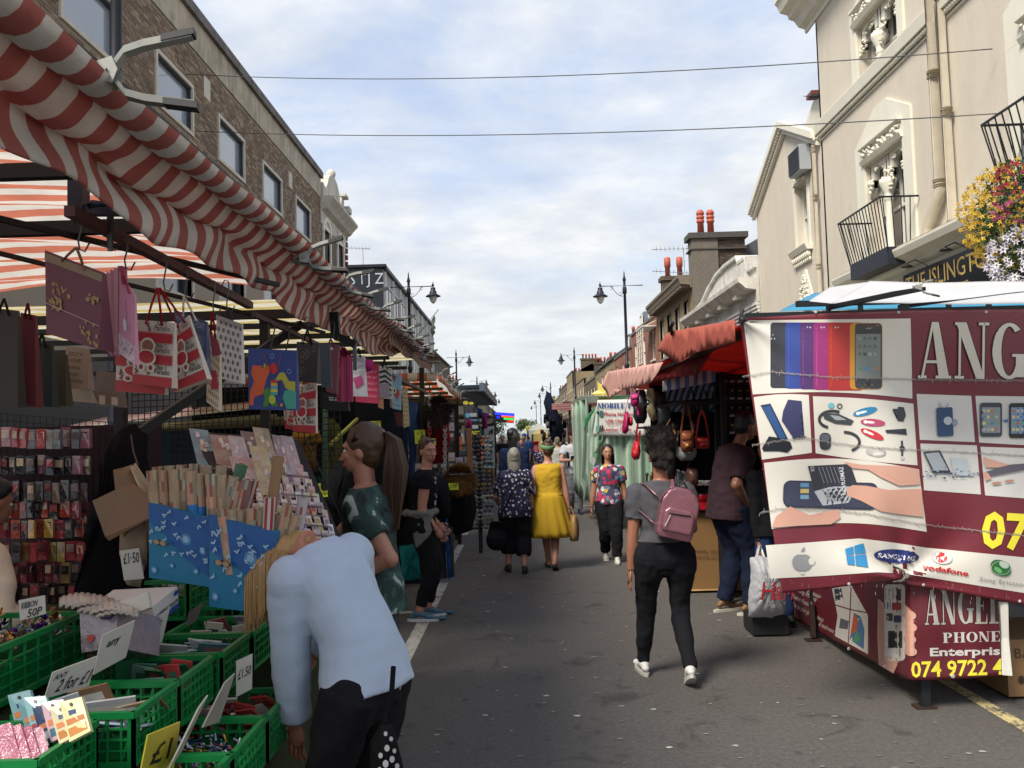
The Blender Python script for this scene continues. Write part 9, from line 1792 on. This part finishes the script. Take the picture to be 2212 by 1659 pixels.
BRW = cloth('brown_shirt','#33242a',var=.25)
p = person('tall man in a loose dark brown shirt and jeans leaning in to the phone stall',1.88,7.9,1.86,rz=-72,sk='#8a5c48',w=1.12,lean=(4,20),hl=18,top=BRW,slv=.85,hem=-.2,bottom=JNS,leg=1.98,hair=HK,hs='man',loose=.008,hands=((-.2,.34,1.1),(.18,.10,.98)),elb=((-.5,-1,0),(.6,-1.2,0)),feet=((-.12,.0,0),(.12,.12,0)),shoes=('#6a4a28','#b8b2a4'),vox=.009)
p = person('customer in a black top and blue jeans half hidden by the big banner',2.16,7.35,1.60,rz=20,sk='#a06c56',w=1.05,lean=(3,10),top=BLK,slv=1.9,hem=.2,bottom=cloth('blue_jeans','#24385a',bs=400),leg=2.0,hair=HK,hs='short',hands=((-.16,.02,.62),(.2,.3,.9)),vox=.011,shoes=('#2a2a2c',None))
T = thing('carrier_bag','white plastic carrier bag with red letters, half behind the banner edge','carrier bag',tuple(at(1655,1335,7.0))); m = MB(); puff(m,dense([(1620,1205),(1640,1200),(1665,1206),(1692,1215),(1697,1290),(1696,1325),(1665,1334),(1617,1333),(1616,1290),(1622,1245)],4),6.95,.12,'#c2c4c9',rings=4,wob=.015); m.build('bag',vcmat('thin_plastic',.3,var=.1,scale=8,bump=.8,bscale=16,bdist=.02,translucent=.3),T); m = MB('#c2c4c9'); m.tube([at(1632,1208,6.95),at(1640,1180,7.1),at(1646,1190,7.1),at(1652,1208,6.95)],.012,6); m.build('handle',VC_PLASTIC,T)
mb = MB(); A = AT(lambda a,c,hh: at(a,c,6.815-hh),mb,.001,20); A.text('H',1644,1296,40,'#a3182a',shear=.12,bold=.0,sx=.8); A.text('&M',1672,1296,30,'#a3182a',shear=.12,sx=.7); mb.build('lettering',VC,T); m = MB('#17181b'); m.b2(tuple(at(1626,1334,7.0)),tuple(at(1680,1352,7.3))); m.build('base',VC,T)
p = person('stall keeper in a cream jumper at the left edge behind the ribbon crates',-2.40,3.55,1.58,rz=-30,sk='#8f6450',w=1.3,lean=(5,18),hl=10,top=cloth('cream_jumper','#cfc3ae',var=.1),slv=1.9,hem=-.3,bottom=BLK,hair=HK,hs='short',hands=((-.2,.3,.95),(.22,.28,.95)),vox=.012)
p = person('man in a white T shirt, maroon cap and black rucksack looking at his phone',1.08,17.8,1.72,rz=180,sk='#a87a68',w=1.02,lean=(2,3),hl=18,top=cloth('white_tee','#b5b5bc',var=.06),slv=.55,hem=.2,bottom=cloth('grey_joggers','#6a6c72'),leg=1.97,hair=cloth('maroon_cap','#3a1018'),hs='cap',loose=.012,hands=((-.13,.30,1.10),(.06,.32,1.12)),elb=((-.9,-.4,-.4),(.9,-.4,-.4)),feet=((-.09,.12,0),(.08,-.1,0)),shoes=('#1a2438','#20242c'),vox=.013,sh=1.12)
m = MB('#14151a'); [m.tube([(q*.11,.13,.98),(q*.12,.14,1.2),(q*.11,.09,1.36),(q*.1,-.08,1.38)],.022,6,sy=.4) for q in (-1,1)]; m.ball((0,-.19,1.15),(.15,.09,.22),12,8); p['sub']('rucksack',VC_CLOTH,m); m = MB('#1a1c22'); m.box((.04,.36,1.15),(.07,.012,.12),M=Matrix.Rotation(-.6,4,'X')); m.box((-.15,.34,1.12),(.06,.06,.12),'#a81f24'); p['sub']('phone_and_can',VC_GLOSS,m)
person('man with long dreadlocks in a navy jacket looking to the right',-.13,14,1.76,rz=-30,sk='#5f3f2e',w=1.05,lean=(2,4),hy=-35,top=DKN,slv=1.95,hem=-.1,bottom=DKN,hair=HK,hs='dreads',vox=.013,sh=1.15)
p = person('man in a black T shirt and beige trousers holding a hand to his mouth',-.98,26.5,1.60,rz=190,sk='#9a6e5a',w=1.1,lean=(2,2),top=BLK,slv=.55,hem=.4,bottom=cloth('beige','#8a7a5c'),hair=HB,hs='short',hands=((-.26,.1,.72),(.06,.20,1.34)),elb=((-.5,-1,0),(.8,.2,-1)),feet=((-.08,.15,0),(.08,-.1,.02)),vox=.016,sh=1.12,shoes=('#4a3426',None))
m = MB('#15161a'); m.ball((.08,.16,.88),(.13,.07,.08),10,7); p['sub']('bum_bag',VC_CLOTH,m)
CR = 'people in the crowd further down the market'
DK2 = (('man in black reading papers behind the smoking man',-.62,28.5,1.64,185,BLK,HG,'short',BLK,1),('woman in a navy sleeveless dress in the distant crowd',.02,23.5,1.52,160,DKN,HB,'bun',BLK,1.15),('fair haired woman in a blue patterned top seen from behind',.52,21.5,1.46,10,FLO,HBL,'bob',BLK,1.1),('grey haired man in a white shirt just behind the green headband',.86,20.2,1.60,5,cloth('white_shirt','#b5b3aa'),HG,'short',cloth('stone','#7a7468'),1.05),('person in a blue cap deep in the crowd',.12,31,1.66,175,cloth('blue_top','#22406f'),cloth('blue_cap','#1c4a8a'),'cap',BLK,1),('person in royal blue far behind the navy dress',.32,36,1.62,10,cloth('royal','#1f3f8a'),HK,'short',BLK,1),('person in a dark top right of the crowd, near the dark bags',1.25,27,1.6,170,cloth('olive','#3a3a30'),HB,'short',JNS,1),('small figure in grey at the far left of the crowd',-.5,44,1.65,0,GRY,HK,'short',JNS,1),('small figure in pink walking towards the camera far away',.75,41,1.6,180,cloth('dusty_pink','#8a4a58'),HBL,'short',JNS,1),('distant pale shirted figure under the white tent',1.3,47,1.65,180,cloth('pale_shirt','#9aa5b0'),HK,'short',BLK,1))
for (l,x,y,H,rz,tp,hr,hs_,bt,w_) in DK2: person(l,x,y,H,rz,sk='#9a6e5a',w=w_,top=tp,slv=0 if 'sleeveless' in l else .6,hem=.2,bottom=bt,hair=hr,hs=hs_,vox=.018,group=CR,feet=((-.08,.12,0),(.08,-.1,0)),hands=((-.2,.05,.68),(.2,.1,.7)))
T = thing('polka_dot_bag','black tote bag with big white polka dots hanging by the bending woman','bag',tuple(at(845,1640,2.9))); m = MB(); puff(m,dense([(825,1560),(846,1565),(856,1600),(866,1640),(872,1662),(866,1700),(800,1700),(800,1600)],4),2.75,.07,'#101012'); m.build('bag',VC_CLOTH,T)
mb = MB(); A = AT(lambda a,c,hh: at(a,c,2.672-hh+.00004*(a-836)**2),mb,.0008,6)
for a,c,r in ((847,1640,7),(836,1616,7),(833,1650,8),(852,1622,5),(845,1596,5),(858,1655,6),(822,1632,6),(833,1585,5),(848,1668,7),(820,1664,7)): A.k -= .8; A.ell(a,c,r*.8,r*1.05,'#b8b8b8')
mb.build('dots',VC_CLOTH,T); m = MB('#101012'); m.tube([at(832,1562,2.75),at(846,1500,2.8),at(850,1440,2.85)],.009,5); m.build('strap',VC_CLOTH,T)
